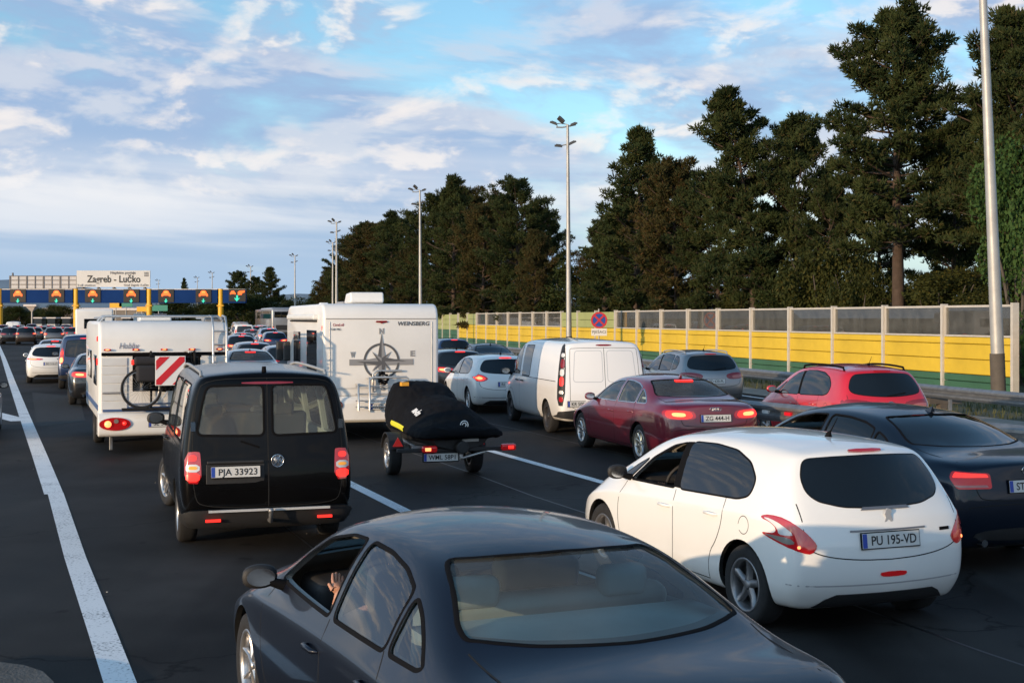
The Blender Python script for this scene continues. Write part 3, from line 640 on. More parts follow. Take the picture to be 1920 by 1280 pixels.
def needle_clump(mb, c, r, R, n, size):
    for k in range(n):
        d = Vector((R.gauss(0, 1), R.gauss(0, 1), R.gauss(0, 0.75))).normalized()
        p = c + Vector((d.x * r, d.y * r, d.z * r * 0.62)) * (R.random() ** 0.45)
        out = (d + Vector((0, 0, 0.55)) + Vector((R.gauss(0, .35), R.gauss(0, .35), R.gauss(0, .35)))).normalized()
        s = size * R.uniform(0.7, 1.35); a = out.orthogonal().normalized(); a = Matrix.Rotation(R.uniform(0, 6.28), 3, out) @ a; b = out.cross(a)
        w = s * 0.17
        mb.add([p - a * w, p + a * w, p + out * s + b * w * 0.5, p - b * w, p + b * w, p + out * s * 0.9 - a * w * 0.8],
               [(0, 1, 2), (3, 4, 5)])
def pine(seed, H, cb, R0, shape, lean=(0, 0), limbs=46, clumps=7, per=60, size=0.21, gap=0.0, r0=0.26):
    """trunk mesh and crown mesh; shape = [(t, relative radius)] from crown base to top"""
    R = random.Random(seed); tm = MB(); cm = MB()
    ph = R.uniform(0, 6)
    def axis(t): return Vector((lean[0] * t * t + 0.18 * sin(ph + 5 * t) * t, lean[1] * t + 0.12 * cos(ph + 4 * t) * t, H * t))
    ts = [k / 14 for k in range(15)]
    tm.tube([axis(t) for t in ts], [r0 * (1 - 0.9 * t) * (1.25 if t == 0 else 1) for t in ts], 9)
    def rad(t):
        for (a, ra), (b, rb) in zip(shape, shape[1:]):
            if a <= t <= b: return ra + (rb - ra) * (t - a) / (b - a + 1e-9)
        return shape[-1][1]
    for k in range(limbs):
        t = (k + R.random()) / limbs; t = t ** 0.9; h = cb + (1 - cb) * t
        if R.random() < gap: continue
        az = 2.4 * k + R.uniform(-0.5, 0.5); L = R0 * rad(t) * R.uniform(0.5, 1.2)
        up = 0.05 + 0.8 * t + R.uniform(-0.25, 0.25); b = axis(h * 0.985)
        d = Vector((cos(az), sin(az), up * 0.6)).normalized(); pts = []
        for q in range(5):
            s = q / 4; pts.append(b + d * (L * s) + Vector((0, 0, (0.25 * L * s * s - 0.14 * L * s) * (0.4 + t))))
        tm.tube(pts, [0.018 + 0.014 * L * (1 - s / 4) for s in range(5)], 5, cap=False)
        nc = max(2, int(clumps * (0.35 + 0.65 * L / R0)))
        for c in range(nc):
            s = 0.42 + 0.60 * (c + R.random()) / nc; i = min(3, int(s * 4)); base = pts[i].lerp(pts[i + 1], min(1.05, s * 4 - i)) if s < 1 else pts[4]
            fan = (1.15 - s) * 0.75 + 0.12; side = Vector((-d.y, d.x, 0)) * R.uniform(-1, 1) * L * fan * 0.55
            cpos = base + side + Vector((0, 0, R.uniform(0.0, 0.22))); cr = R.uniform(0.24, 0.46) * (0.85 + 0.15 * R0 / 3)
            needle_clump(cm, cpos, cr, R, per, size)
            if R.random() < 0.6: tm.tube([pts[max(1, i - 1)].lerp(base, 0.5), cpos], 0.011, 4, cap=False)
    top = axis(1.0)
    for c in range(5): needle_clump(cm, top + Vector((R.uniform(-.3, .3), R.uniform(-.3, .3), R.uniform(-1.0, 0.15))), 0.4, R, per, size)
    return tm, cm
CONE = [(0, 0.55), (0.15, 0.95), (0.35, 1.0), (0.6, 0.72), (0.85, 0.38), (1, 0.12)]
OVAL = [(0, 0.5), (0.2, 0.95), (0.5, 1.0), (0.75, 0.82), (0.92, 0.5), (1, 0.22)]
RAGGED = [(0, 0.6), (0.2, 1.0), (0.38, 0.75), (0.5, 0.95), (0.62, 0.5), (0.75, 0.62), (0.88, 0.4), (1, 0.15)]
PROTO = {}
def proto(key, *a, mt=None, bark=None, **k):
    tm, cm = pine(*a, **k); PROTO[key] = (tm.mesh('trunk', bark or M_BARK), cm.mesh('crown', mt or M_PINE), a[1])
proto('big', 11, 15.4, 0.34, 3.1, [(0, 0.75), (0.1, 1.0), (0.35, 0.92), (0.55, 0.95), (0.75, 0.80), (0.9, 0.5), (1, 0.25)], limbs=92, clumps=9, per=70, size=0.21, r0=0.33)
proto('ragged', 23, 12.5, 0.22, 3.0, RAGGED, lean=(-1.6, 0), limbs=82, clumps=9, per=64, gap=0.1, r0=0.25)
proto('cone', 31, 12.0, 0.12, 3.3, CONE, limbs=78, clumps=8, per=64, r0=0.25)
proto('oval', 47, 12.0, 0.15, 3.4, OVAL, limbs=82, clumps=9, per=64, r0=0.25)
proto('brown', 59, 11.0, 0.08, 3.2, OVAL, limbs=82, clumps=9, per=64, mt=M_PINE2, r0=0.24)
def place_pine(key, u, Y, top_v, label, rz=0.0, wide=1.0, name='pine_tree', group=None, cat='pine tree'):
    Y = max(Y, 64426 / (u - 355) + 6.5) if u > 600 else Y
    tm, cm, H = PROTO[key]; b = P(u, Y=Y); h = HC - (top_v - VH) / F * Y; s = h / H
    t = thing(name, label, cat, (b.x, b.y, 0), rz, group); t.scale = (s * wide, s * wide, s)
    obj('trunk', tm, t); obj('crown', cm, t); return t
place_pine('big', 1684, 56, 22, 'tallest pine with bare reddish trunk rising behind the barrier', 0.6, 1.0)
place_pine('ragged', 1416, 62, 178, 'leaning ragged pine with narrow split top over the barrier', 0.15, 0.9)
place_pine('oval', 1492, 67, 232, 'dark rounded pine between the leaning pine and the tallest one', 1.0, 0.82)
place_pine('cone', 1195, 76, 248, 'pointed pine just right of the floodlight mast and sign', 2.0, 0.92)
place_pine('brown', 1268, 70, 312, 'brownish dense pine between the pointed and the leaning pine', 0.4, 0.85)
place_pine('oval', 1345, 74, 330, 'low dark pine under the leaning pine', 2.6, 0.9)
place_pine('oval', 1555, 64, 345, 'dark pine directly left of the tallest trunk', 4.2, 0.75)
place_pine('cone', 1790, 60, 235, 'dark pine filling the gap right of the tallest pine', 3.3, 0.62)
place_pine('big', 1905, 52, 30, 'tall pine at the right edge behind the lamp pole', 3.9, 0.92)
place_pine('oval', 2010, 50, 150, 'pine cut off by the right edge of the view', 1.9, 1.0)
place_pine('cone', 850, 98, 335, 'pointed dense pine with reddish stem, right of the motorhome mast', 0.9, 0.82)
place_pine('brown', 905, 104, 390, 'brown tinged pine in the middle of the dense clump', 2.2, 0.85)
place_pine('oval', 968, 100, 344, 'broad dark pine forming the right end of the dense clump', 3.5, 0.85)
place_pine('brown', 1005, 96, 440, 'low brownish pine at the foot of the broad dark pine', 5.0, 0.7)
place_pine('cone', 735, 120, 400, 'dark pine just left of the motorhome mast', 4.4, 0.85)
place_pine('oval', 682, 126, 424, 'dark pine at the left end of the row above the motorhome', 1.2, 0.85)
place_pine('brown', 770, 118, 470, 'short brownish pine behind the motorhome roof', 2.9, 0.9)
place_pine('oval', 645, 135, 500, 'small pine sloping down towards the distant coach', 0.3, 1.1)
place_pine('cone', 507, 250, 503, 'small distant pine between two thin masts', 0.3, 1.0)
place_pine('oval', 447, 290, 512, 'small distant pine behind the right end of the gantry', 2.3, 0.95)
place_pine('oval', 480, 275, 522, 'small distant pine beside the thin mast', 3.3, 0.9)
place_pine('cone', 345, 330, 523, 'lone small distant tree poking above the gantry', 1.3, 0.5)
place_pine('oval', 1650, 74, 300, 'dark pine half hidden behind the tallest pine', 5.5, 0.7)
place_pine('ragged', 1130, 80, 390, 'low ragged pine reaching towards the floodlight mast', 3.0, 1.15)

for i, (k_, u_, Y_, tv_, w_, lb_) in enumerate((
    ('oval', 820, 150, 372, 1.0, 'dense dark pine at the left end of the middle clump'), ('brown', 875, 150, 362, 1.0, 'dense pine in the second row behind the pointed one'),
    ('cone', 930, 146, 372, 1.05, 'dense pine in the second row behind the brown tinged one'), ('oval', 1015, 130, 398, 0.9, 'rounded pine closing the middle clump towards the floodlight mast'),
    ('brown', 700, 190, 425, 1.1, 'dense dark pine in the second row left of the motorhome mast'), ('oval', 755, 190, 415, 1.05, 'dark pine behind the motorhome mast'),
    ('oval', 660, 215, 452, 1.1, 'dark pine sloping down at the left end of the row'), ('brown', 620, 240, 505, 1.2, 'low pine at the far left foot of the row'),
    ('oval', 1230, 98, 345, 1.05, 'dark pine in the second row behind the pointed pine'), 
    ('brown', 1150, 104, 425, 1.1, 'low brown pine behind the no stopping sign'), 
    ('oval', 1840, 70, 215, 0.9, 'dark pine just left of the lamp pole'))):
    place_pine(k_, u_, Y_, tv_, lb_, 0.7 * i, w_)
def shrub_mesh(seed, n, mt, size, drop=0.0, lobes=44):
    """leafy bush, design size: radius 1, height 2"""
    R = random.Random(seed); cm = MB(); tm = MB()
    for k in range(8):
        a = R.uniform(0, 6.28); e = Vector((cos(a) * 0.55, sin(a) * 0.55, R.uniform(1.0, 1.8)))
        tm.tube([(0, 0, 0), e * 0.5 + Vector((0, 0, 0.15)), e], [0.04, 0.025, 0.008], 5, cap=False)
    lob = []
    for _ in range(lobes):
        z = R.uniform(0.25, 1.85); rr = 0.85 * sqrt(max(0.12, 1 - ((z - 0.85) / 1.1) ** 2)); a = R.uniform(0, 6.28); q = rr * R.random() ** 0.5
        lob.append((Vector((cos(a) * q, sin(a) * q, z)), R.uniform(0.16, 0.34)))
    for c, r in lob:
        for k in range(n // lobes):
            d = Vector((R.gauss(0, 1), R.gauss(0, 1), R.gauss(0, 1))).normalized(); p = c + d * r * (R.random() ** 0.4)
            p.z = max(0.0, p.z - drop * R.random() * 0.35)
            a = Vector((R.gauss(0, 1), R.gauss(0, 1), R.gauss(0, .6))).normalized(); b = a.orthogonal().normalized(); b = Matrix.Rotation(R.uniform(0, 6.28), 3, a) @ b
            if drop: a = (a * 0.7 + Vector((0, 0, -0.8))).normalized(); b = (b - a * b.dot(a)).normalized()
            s = size * R.uniform(0.6, 1.3); w = s * (0.25 if drop else 0.36)
            cm.add([p, p + a * s * 0.5 + b * w, p + a * s, p + a * s * 0.5 - b * w], [(0, 1, 2, 3)])
    return tm.mesh('stems', M_BARK2), cm.mesh('crown', mt)
SHR = [shrub_mesh(3, 15000, M_LEAF, 0.052), shrub_mesh(5, 15000, M_LEAF2, 0.048), shrub_mesh(8, 16000, M_LEAF2, 0.065, 1.0), shrub_mesh(9, 15000, M_LEAF, 0.05), shrub_mesh(13, 9000, M_LEAF3, 0.05, 0.0, 18)]
def shrub(k, u, Y, top_v, w, label, group=None, name='shrub', mt=None, cat='shrub'):
    if u > 600:      # keep the whole crown on the far side of the oblique barrier
        k_ = (u - 960) / F; Y = max(Y, 64426 / (u - 355) + (w * 1.1 + 0.7) / abs((k_ + 0.242) / sqrt(1 + 0.242 ** 2)))
    b = P(u, Y=Y); h = (HC - (top_v - VH) / F * Y) / 2; t = thing(name, label, cat, (b.x, b.y, 0), rnd.uniform(0, 6), group); t.scale = (w, w, h)
    obj('stems', SHR[k][0], t); obj('crown', SHR[k][1], t)
    return t
shrub(2, 1545, 57, 442, 3.0, 'pale olive weeping shrub hanging over the barrier left of the tall trunk', cat='shrub')
shrub(2, 1610, 56, 490, 1.9, 'smaller olive weeping shrub close left of the tall trunk')
shrub(4, 1915, 47, 255, 2.3, 'bright green leafy tree overlapping the lamp pole at the right edge', name='leafy_tree', cat='tree')
shrub(0, 1085, 96, 488, 3.4, 'round green bush filling the gap behind the floodlight mast')
shrub(3, 1050, 100, 520, 3.0, 'low green bush in the gap left of the floodlight mast')
R_ = random.Random(5); us = [600, 640, 690, 740, 800, 850, 890, 930, 975, 1010, 1120, 1165, 1210, 1255, 1300, 1350, 1390, 1440, 1490, 1640, 1720, 1760, 1800, 1850, 1900, 1960]
for i, u in enumerate(us):
    Yb = 64426 / (u - 355) + R_.uniform(8, 14); shrub(R_.choice((0, 1, 3)), u, Yb, R_.uniform(505, 560), R_.uniform(2.2, 3.0), 'leafy shrub in the dense undergrowth just behind the noise barrier', 'undergrowth shrubs behind the noise barrier')
for i, u in enumerate((420, 460, 500, 540, 575, 330, 370, 395)):
    Yb = 230 + R_.uniform(0, 80) if u > 400 else 300; shrub(R_.choice((0, 3)), u, Yb, R_.uniform(548, 566), 7.0, 'dark distant bush behind the far barrier and gantry', 'distant bushes around the toll plaza')
for i, u in enumerate((8, 22, 38, 52, 88, 105, 120)):
    shrub(R_.choice((0, 1, 3)), u, 275 + R_.uniform(0, 40), R_.uniform(566, 584), 5.0, 'dark bush under the gantry at the far left', 'bushes under the gantry at the far left')
# ------------------------------------------------------------------ vehicle kit
def paint(name, col, metal=0.0, rough=0.35, coat=1.0, dust_veil=0.3):
    k = 'paint_' + name
    if k in MATS: return MATS[k]
    m = mat(k, col, rough, metal=metal, coat=coat, spec=0.5 if coat > 0.5 else (0.25 if coat > 0.3 else 0.08))
    n, l = m.node_tree.nodes, m.node_tree.links; b = n['Principled BSDF']
    t = n.new('ShaderNodeTexCoord'); x = n.new('ShaderNodeTexNoise'); x.inputs['Scale'].default_value = 2.2; x.inputs['Detail'].default_value = 5
    l.new(t.outputs['Object'], x.inputs['Vector'])
    # road dust: a thin film, thicker towards the sills
    sp = n.new('ShaderNodeSeparateXYZ'); l.new(t.outputs['Object'], sp.inputs[0])
    r = n.new('ShaderNodeMapRange'); l.new(sp.outputs[2], r.inputs[0]); r.inputs[1].default_value = 0.75; r.inputs[2].default_value = 0.2; r.inputs[3].default_value = 0.02; r.inputs[4].default_value = dust_veil
    mu = n.new('ShaderNodeMath'); mu.operation = 'MULTIPLY'; l.new(r.outputs[0], mu.inputs[0]); l.new(x.outputs['Fac'], mu.inputs[1])
    mx = n.new('ShaderNodeMix'); mx.data_type = 'RGBA'; l.new(mu.outputs[0], mx.inputs[0]); mx.inputs[6].default_value = (*col, 1); mx.inputs[7].default_value = (0.13, 0.12, 0.11, 1)
    l.new(mx.outputs[2], b.inputs['Base Color'])
    rr = n.new('ShaderNodeMapRange'); l.new(mu.outputs[0], rr.inputs[0]); rr.inputs[2].default_value = 0.25; rr.inputs[3].default_value = 0.045; rr.inputs[4].default_value = 0.30
    l.new(rr.outputs[0], b.inputs['Coat Roughness'])
    return m
G_DARK = mat('tinted_glass', (0.006, 0.008, 0.010), 0.02, spec=0.6)
G_CLEAR = thin_glass('clear_glass', (0.72, 0.82, 0.81), 0.9, dust_veil=0.02)
G_TINT = thin_glass('grey_glass', (0.40, 0.47, 0.49))
G_REAR = thin_glass('rear_glass', (0.78, 0.92, 0.91), 0.5, dust_veil=0.08)  # film lightens the pane in place of a bright sky veil
M_RUB = mat('rubber_seal', (0.006, 0.006, 0.007), 0.8, spec=0.08)
M_TYRE = mat('tyre_rubber', (0.016, 0.016, 0.017), 0.85, var=0.3, vscale=12)
M_ALLOY = mat('alloy', (0.48, 0.48, 0.49), 0.32, metal=0.85, var=0.3, vscale=8)
M_ALLOYD = mat('alloy_dull', (0.22, 0.22, 0.23), 0.4, metal=0.7)
M_STEELW = mat('steel_wheel', (0.05, 0.05, 0.055), 0.5, metal=0.5)
M_HUB = mat('brake_dark', (0.02, 0.02, 0.02), 0.7)
M_CHROME = mat('chrome', (0.62, 0.62, 0.63), 0.15, metal=1.0)
M_PLAST = mat('bumper_plastic', (0.018, 0.018, 0.019), 0.6, bump=0.15, bscale=200)
M_GAP = mat('panel_gap', (0.006, 0.006, 0.006), 0.9)
L_RED = mat('tail_red', (0.30, 0.008, 0.012), 0.12, emit=(1.0, 0.02, 0.02), es=0.10, coat=1.0)
L_RED2 = mat('tail_red_dark', (0.22, 0.006, 0.010), 0.12, coat=1.0)
L_LIT = mat('tail_lit', (0.5, 0.02, 0.02), 0.2, emit=(1.0, 0.028, 0.018), es=1.25)
L_HOT = mat('tail_bulb', (0.8, 0.2, 0.1), 0.2, emit=(1.0, 0.22, 0.07), es=2.6)
L_WHITE = mat('lamp_clear', (0.62, 0.62, 0.62), 0.12, coat=1.0)
L_AMB = mat('lamp_amber', (0.75, 0.28, 0.03), 0.15, emit=(1, 0.45, 0.05), es=0.3)
M_PLATE = mat('plate_white', (0.60, 0.60, 0.58), 0.4); M_PBLUE = mat('plate_blue', (0.02, 0.06, 0.35), 0.4)
M_SEAT = mat('seat_fabric', (0.05, 0.05, 0.052), 0.9); M_SEATB = mat('seat_beige', (0.72, 0.70, 0.62), 0.8, var=0.15, vscale=4)
M_SHELF = mat('parcel_shelf', (0.80, 0.82, 0.76), 0.85, var=0.15, vscale=3)
M_DASH = mat('dashboard', (0.025, 0.025, 0.027), 0.7); M_TRIM = mat('cabin_trim', (0.34, 0.34, 0.32), 0.8)

def interp(tab, x):
    if x <= tab[0][0]: return tab[0][1]
    for (a, va), (b, vb) in zip(tab, tab[1:]):
        if x <= b: return va + (vb - va) * (x - a) / (b - a)
    return tab[-1][1]
FR = (1.0, 0.8, 0.4, 0.0)
def cage_mesh(sp):
    """coarse control cage of a car body: stations along x, rows up the side, closed front and rear"""
    xs = sp['xs']; n = len(xs); V = []; Fc = []; idx = {}
    def vid(key, co):
        if key not in idx: idx[key] = len(V); V.append(co)
        return idx[key]
    sx, sy, sz = sp.get('s', (1, 1, 1))
    def T(p): return (p[0] * sx, p[1] * sy, p[2] * sz)
    rear, front = sp['rear'], sp['front']       # x offsets per row (7 rows) at the ends
    def row(x):
        wm, wb, wc = interp(sp['wmax'], x), interp(sp['wbelt'], x), interp(sp['wcant'], x)
        zb, be, ca = interp(sp['zbot'], x), interp(sp['belt'], x), interp(sp['cant'], x)
        lo = interp(sp.get('zlow', [(0, 0.36)]), x)
        sh = be - sp.get('shd', 0.10)
        z1 = zb + (lo - zb) * 1.0; z2 = z1 + (sh - z1) * 0.5
        m5 = sp.get('tum', 0.40)
        w5 = wb + (wc - wb) * m5; z5 = be + (ca - be) * 0.52
        return [(wm * sp.get('sill', 0.93), zb), (wm * 0.985, z1), (wm, z2), (wm * sp.get('shw', 0.985), sh), (wb, be), (w5, z5), (wc, ca)]
    x_r, x_f = xs[0], xs[-1]
    def shear(x, k):
        d = sp.get('blend', 0.9)
        a = max(0, 1 - (x - x_r) / d); b = max(0, 1 - (x_f - x) / d)
        return rear[k] * a * a - front[k] * b * b
    def bow(x): return interp(sp.get('bow', [(-1.2, -0.06), (0.0, 0.0), (0.5, 0.10), (2.0, 0.12)]), x)
    for i, x in enumerate(xs):
        R = row(x); top = interp(sp['top'], x); end = -1 if i == 0 else (1 if i == n - 1 else 0)
        bul = sp.get('bulge', 0.07) * end
        for s in (1, -1):
            for k, (w, z) in enumerate(R): vid((i, 's', k, s), T((x + shear(x, k), s * w, z)))
            for f in FR[1:]:
                if f == 0 and s < 0: continue
                q = 1 - f * f
                vid((i, 'b', f, s), T((x + shear(x, 0) + bul * q, s * f * R[0][0], R[0][1])))
                vid((i, 't', f, s), T((x + shear(x, 6) + bul * q + bow(x) * q, s * f * R[6][0], R[6][1] + (top - R[6][1]) * q)))
                if end:
                    for k in range(1, 6):
                        w, z = R[k]; vid((i, 'c', k, f, s), T((x + shear(x, k) + bul * q * sp.get('bulk', (1,) * 7)[k] + bow(x) * q * (k / 6) ** 2, s * f * w, z + (top - R[6][1]) * q * (k / 6.0) ** 2)))
    def G(i, kind, *a):
        if kind in 'bt':
            f, s = a
            if f == 1.0: return idx[(i, 's', 0 if kind == 'b' else 6, s)]
            return idx[(i, kind, f, 1 if f == 0 else s)]
        if kind == 's': return idx[(i, 's', *a)]
        k, f, s = a
        if f == 1.0: return idx[(i, 's', k, s)]
        if k == 0: return G(i, 'b', f, s)
        if k == 6: return G(i, 't', f, s)
        return idx[(i, 'c', k, f, 1 if f == 0 else s)]
    for i in range(n - 1):
        for s in (1, -1):
            qs = []
            for k in range(6): qs.append((G(i, 's', k, s), G(i + 1, 's', k, s), G(i + 1, 's', k + 1, s), G(i, 's', k + 1, s)))
            for a, b in zip(FR, FR[1:]):
                qs.append((G(i, 't', a, s), G(i + 1, 't', a, s), G(i + 1, 't', b, s), G(i, 't', b, s)))
                qs.append((G(i, 'b', b, s), G(i + 1, 'b', b, s), G(i + 1, 'b', a, s), G(i, 'b', a, s)))
            for q in qs: Fc.append(q if s < 0 else q[::-1])
    for i, fl in ((0, 1), (n - 1, -1)):
        for s in (1, -1):
            for k in range(6):
                for a, b in zip(FR, FR[1:]):
                    q = (G(i, 'c', k, a, s), G(i, 'c', k, b, s), G(i, 'c', k + 1, b, s), G(i, 'c', k + 1, a, s))
                    Fc.append(q if s * fl < 0 else q[::-1])
    me = bpy.data.meshes.new('cage'); me.from_pydata(V, [], Fc)
    cr = sp.get('crease', {})
    if cr:
        want = {}
        for k, val in cr.items():
            for i in range(n - 1):
                for s in (1, -1): a, b = G(i, 's', k, s), G(i + 1, 's', k, s); want[(min(a, b), max(a, b))] = val
            for i in (0, n - 1):
                for s in (1, -1):
                    for fa, fb in zip(FR, FR[1:]): a, b = G(i, 'c', k, fa, s), G(i, 'c', k, fb, s); want[(min(a, b), max(a, b))] = val
        at = me.attributes.new('crease_edge', 'FLOAT', 'EDGE')
        at.data.foreach_set('value', [want.get((min(e.vertices), max(e.vertices)), 0.0) for e in me.edges])
    bm = bmesh.new(); bm.from_mesh(me); bmesh.ops.recalc_face_normals(bm, faces=bm.faces[:]); bm.to_mesh(me); bm.free()
    return me
def eval_mods(me, fn):
    o = bpy.data.objects.new('tmp', me); COL.objects.link(o); fn(o)
    dg = bpy.context.evaluated_depsgraph_get(); r = bpy.data.meshes.new_from_object(o.evaluated_get(dg), depsgraph=dg)
    bpy.data.objects.remove(o); return r
def subdiv(me, lv):
    def fn(o): m = o.modifiers.new('s', 'SUBSURF'); m.levels = lv; m.render_levels = lv
    return eval_mods(me, fn)
def boolean(me, cutter):
    co = bpy.data.objects.new('cut', cutter); COL.objects.link(co); r = None
    for solver in ('MANIFOLD', 'EXACT'):
        def fn(o):
            m = o.modifiers.new('b', 'BOOLEAN'); m.operation = 'DIFFERENCE'; m.object = co; m.solver = solver
        r = eval_mods(me, fn)
        if len(r.polygons) > len(me.polygons) * 0.4 and len(r.polygons) != len(me.polygons): break
    bpy.data.objects.remove(co); return r

class Surf:
    """projects outlines onto a body surface"""
    def __init__(s, me):
        s.me = me; me.calc_loop_triangles(); s.V = [v.co.copy() for v in me.vertices]
        s.N = [Vector(n.vector) for n in me.vertex_normals]
        s.T = [tuple(t.vertices) for t in me.loop_triangles]; s.b = BVHTree.FromPolygons(s.V, s.T)
    def nrm(s, p, i):
        a, b, c = s.T[i]; A, B, C = s.V[a], s.V[b], s.V[c]
        v0, v1, v2 = B - A, C - A, p - A; d00, d01, d11, d20, d21 = v0.dot(v0), v0.dot(v1), v1.dot(v1), v2.dot(v0), v2.dot(v1)
        den = d00 * d11 - d01 * d01 or 1e-12; v = (d11 * d20 - d01 * d21) / den; w = (d00 * d21 - d01 * d20) / den
        n = s.N[a] * (1 - v - w) + s.N[b] * v + s.N[c] * w
        return n.normalized() if n.length > 1e-6 else s.N[a]
    def cast(s, p, D):
        h, n, i, d = s.b.ray_cast(p - D * 6, D)
        if h is None:
            h, n, i, d = s.b.find_nearest(p)
        return h, s.nrm(h, i)
    def near(s, p):
        h, n, i, d = s.b.find_nearest(p); return h, s.nrm(h, i), d
def chaikin(p, it=2, closed=True):
    for _ in range(it):
        q = []; n = len(p)
        rng = range(n) if closed else range(n - 1)
        if not closed: q.append(p[0])
        for i in rng:
            a, b = p[i], p[(i + 1) % n]; q += [a.lerp(b, 0.25), a.lerp(b, 0.75)]
        if not closed: q.append(p[-1])
        p = q
    return p
def fillet(p, r, n=5):
    q = []; m = len(p)
    for i in range(m):
        a, b, c = p[i - 1], p[i], p[(i + 1) % m]; da, dc = (a - b).length, (c - b).length
        d = min(r, da * 0.46, dc * 0.46)
        if d < 1e-5: q.append(b); continue
        s0, s1 = b + (a - b) * (d / da), b + (c - b) * (d / dc)
        for k in range(n + 1):
            t = k / n; q.append(s0 * (1 - t) ** 2 + b * (2 * t * (1 - t)) + s1 * t * t)
    return q
def soften(p, sm, closed=True):
    if not sm: return p
    if isinstance(sm, float): return fillet(p, sm)
    return chaikin(p, sm, closed)
def densify(p, step, closed=True):
    q = []; n = len(p)
    for i in range(n if closed else n - 1):
        a, b = p[i], p[(i + 1) % n]; k = max(1, int((b - a).length / step))
        q += [a.lerp(b, j / k) for j in range(k)]
    if not closed: q.append(p[-1])
    return q
REARD = Vector((1, 0, 0)); FRONTD = Vector((-1, 0, 0)); LEFTD = Vector((0, -1, 0)); TOPD = Vector((0, 0, -1))
def obl(a): return Vector((cos(radians(a)), -sin(radians(a)), 0))      # from the left rear, a degrees off straight behind
def basis(D):
    U = Vector((-D.y, D.x, 0)); U = U.normalized() if U.length > 1e-6 else Vector((1, 0, 0)); W = D.cross(U) * -1
    if W.z < 0: W = -W
    return U, W
def with_normals(me, nv):
    me.shade_smooth(); me.normals_split_custom_set_from_vertices(nv); return me
def panel(sf, pts, D, off=0.003, mt=None, sm=2, step=0.07, depth=0.012, name='panel'):
    """a pane / lens / trim piece following the body, with an edge that goes into it"""
    p3 = [Vector(p) for p in pts]; U, W = basis(D)
    p2 = [Vector((p.dot(U), p.dot(W))) for p in p3]
    p2 = densify(soften(p2, sm), step); n0 = len(p2)
    xs = [p.x for p in p2]; ys = [p.y for p in p2]; grid = []
    def inside(x, y):
        c = False; j = n0 - 1
        for i in range(n0):
            a, b = p2[i], p2[j]
            if (a.y > y) != (b.y > y) and x < (b.x - a.x) * (y - a.y) / (b.y - a.y) + a.x: c = not c
            j = i
        return c
    x = min(xs) + step / 2
    while x < max(xs):
        y = min(ys) + step / 2
        while y < max(ys):
            if inside(x, y) and min((q - Vector((x, y))).length for q in p2) > step * 0.45: grid.append(Vector((x, y)))
            y += step
        x += step
    r = delaunay_2d_cdt(p2 + grid, [], [list(range(n0))], 1, 1e-6)
    co2, tris, orig = r[0], r[2], r[3]
    V, N = [], []
    for c in co2:
        h, nn = sf.cast(U * c.x + W * c.y, D); V.append(h + nn * off); N.append(nn)
    fs = []
    for t in tris:
        a, b, c = (V[i] for i in t); g = (b - a).cross(c - a)
        fs.append(tuple(t) if g.dot(N[t[0]]) > 0 else tuple(t)[::-1])
    m = len(V); bnd = [k for k in range(n0)]
    inv = {}
    for k, o in enumerate(orig):
        for q in o: inv[q] = k
    loop = [inv.get(k, k) for k in range(n0)]
    base = len(V)
    for k in loop: V.append(V[k].copy()); N.append(N[k])
    for k in loop: V.append(V[k] - N[k] * (depth + off)); N.append(N[k])
    area = sum(p2[i].x * p2[(i + 1) % n0].y - p2[(i + 1) % n0].x * p2[i].y for i in range(n0))
    for i in range(n0):
        j = (i + 1) % n0; fs.append((base + i, base + n0 + i, base + n0 + j, base + j))
    me = bpy.data.meshes.new(name); me.from_pydata([tuple(v) for v in V], [], fs); me.update()
    if mt: me.materials.append(mt)
    return with_normals(me, [tuple(x) for x in N])
def strip(sf, pts, D, w=0.008, off=0.002, mt=None, sm=2, closed=False, step=0.06, name='panel_gap', bump=0.0):
    p = [Vector(q) for q in pts]
    p = soften(p, sm, closed)
    p = densify(p, step, closed); hs = []
    if D is None: hs = [sf.near(q)[:2] for q in p]
    else: hs = [sf.cast(q, D) for q in p]
    V = []; fs = []; n = len(hs); N = []
    for i, (h, nn) in enumerate(hs):
        a = hs[(i - 1) % n if closed else max(i - 1, 0)][0]; b = hs[(i + 1) % n if closed else min(i + 1, n - 1)][0]
        t = (b - a); t = t.normalized() if t.length > 1e-7 else Vector((1, 0, 0)); sd = nn.cross(t).normalized()
        V += [h - sd * w / 2 + nn * off * 0.3, h + nn * (off + bump), h + sd * w / 2 + nn * off * 0.3]; N += [nn - sd * 0.3, nn, nn + sd * 0.3]
    for i in range(n if closed else n - 1):
        j = (i + 1) % n
        for k in (0, 1): fs.append((3 * i + k, 3 * j + k, 3 * j + k + 1, 3 * i + k + 1))
    me = bpy.data.meshes.new(name); me.from_pydata([tuple(v) for v in V], [], fs); me.update()
    if mt: me.materials.append(mt)
    return with_normals(me, [tuple(x.normalized()) for x in N])
def mirror_mesh(me):
    m = me.copy(); bm = bmesh.new(); bm.from_mesh(m)
    for v in bm.verts: v.co.y = -v.co.y
    bmesh.ops.reverse_faces(bm, faces=bm.faces[:]); bm.to_mesh(m); bm.free()
    if me.has_custom_normals:
        m.shade_smooth()
        nv = {}
        for l in me.loops: nv[l.vertex_index] = l.normal.copy()
        m.normals_split_custom_set_from_vertices([((nv[i].x, -nv[i].y, nv[i].z) if i in nv else (0, 0, 1)) for i in range(len(m.vertices))])
    return m
def prism_mesh(p2, D, d0, d1):
    U, W = basis(D); mb = MB(); n = len(p2)
    mb.prism([(p.x, p.y) for p in p2], lambda a, b, d: U * a + W * b + D * d, d0, d1); return mb

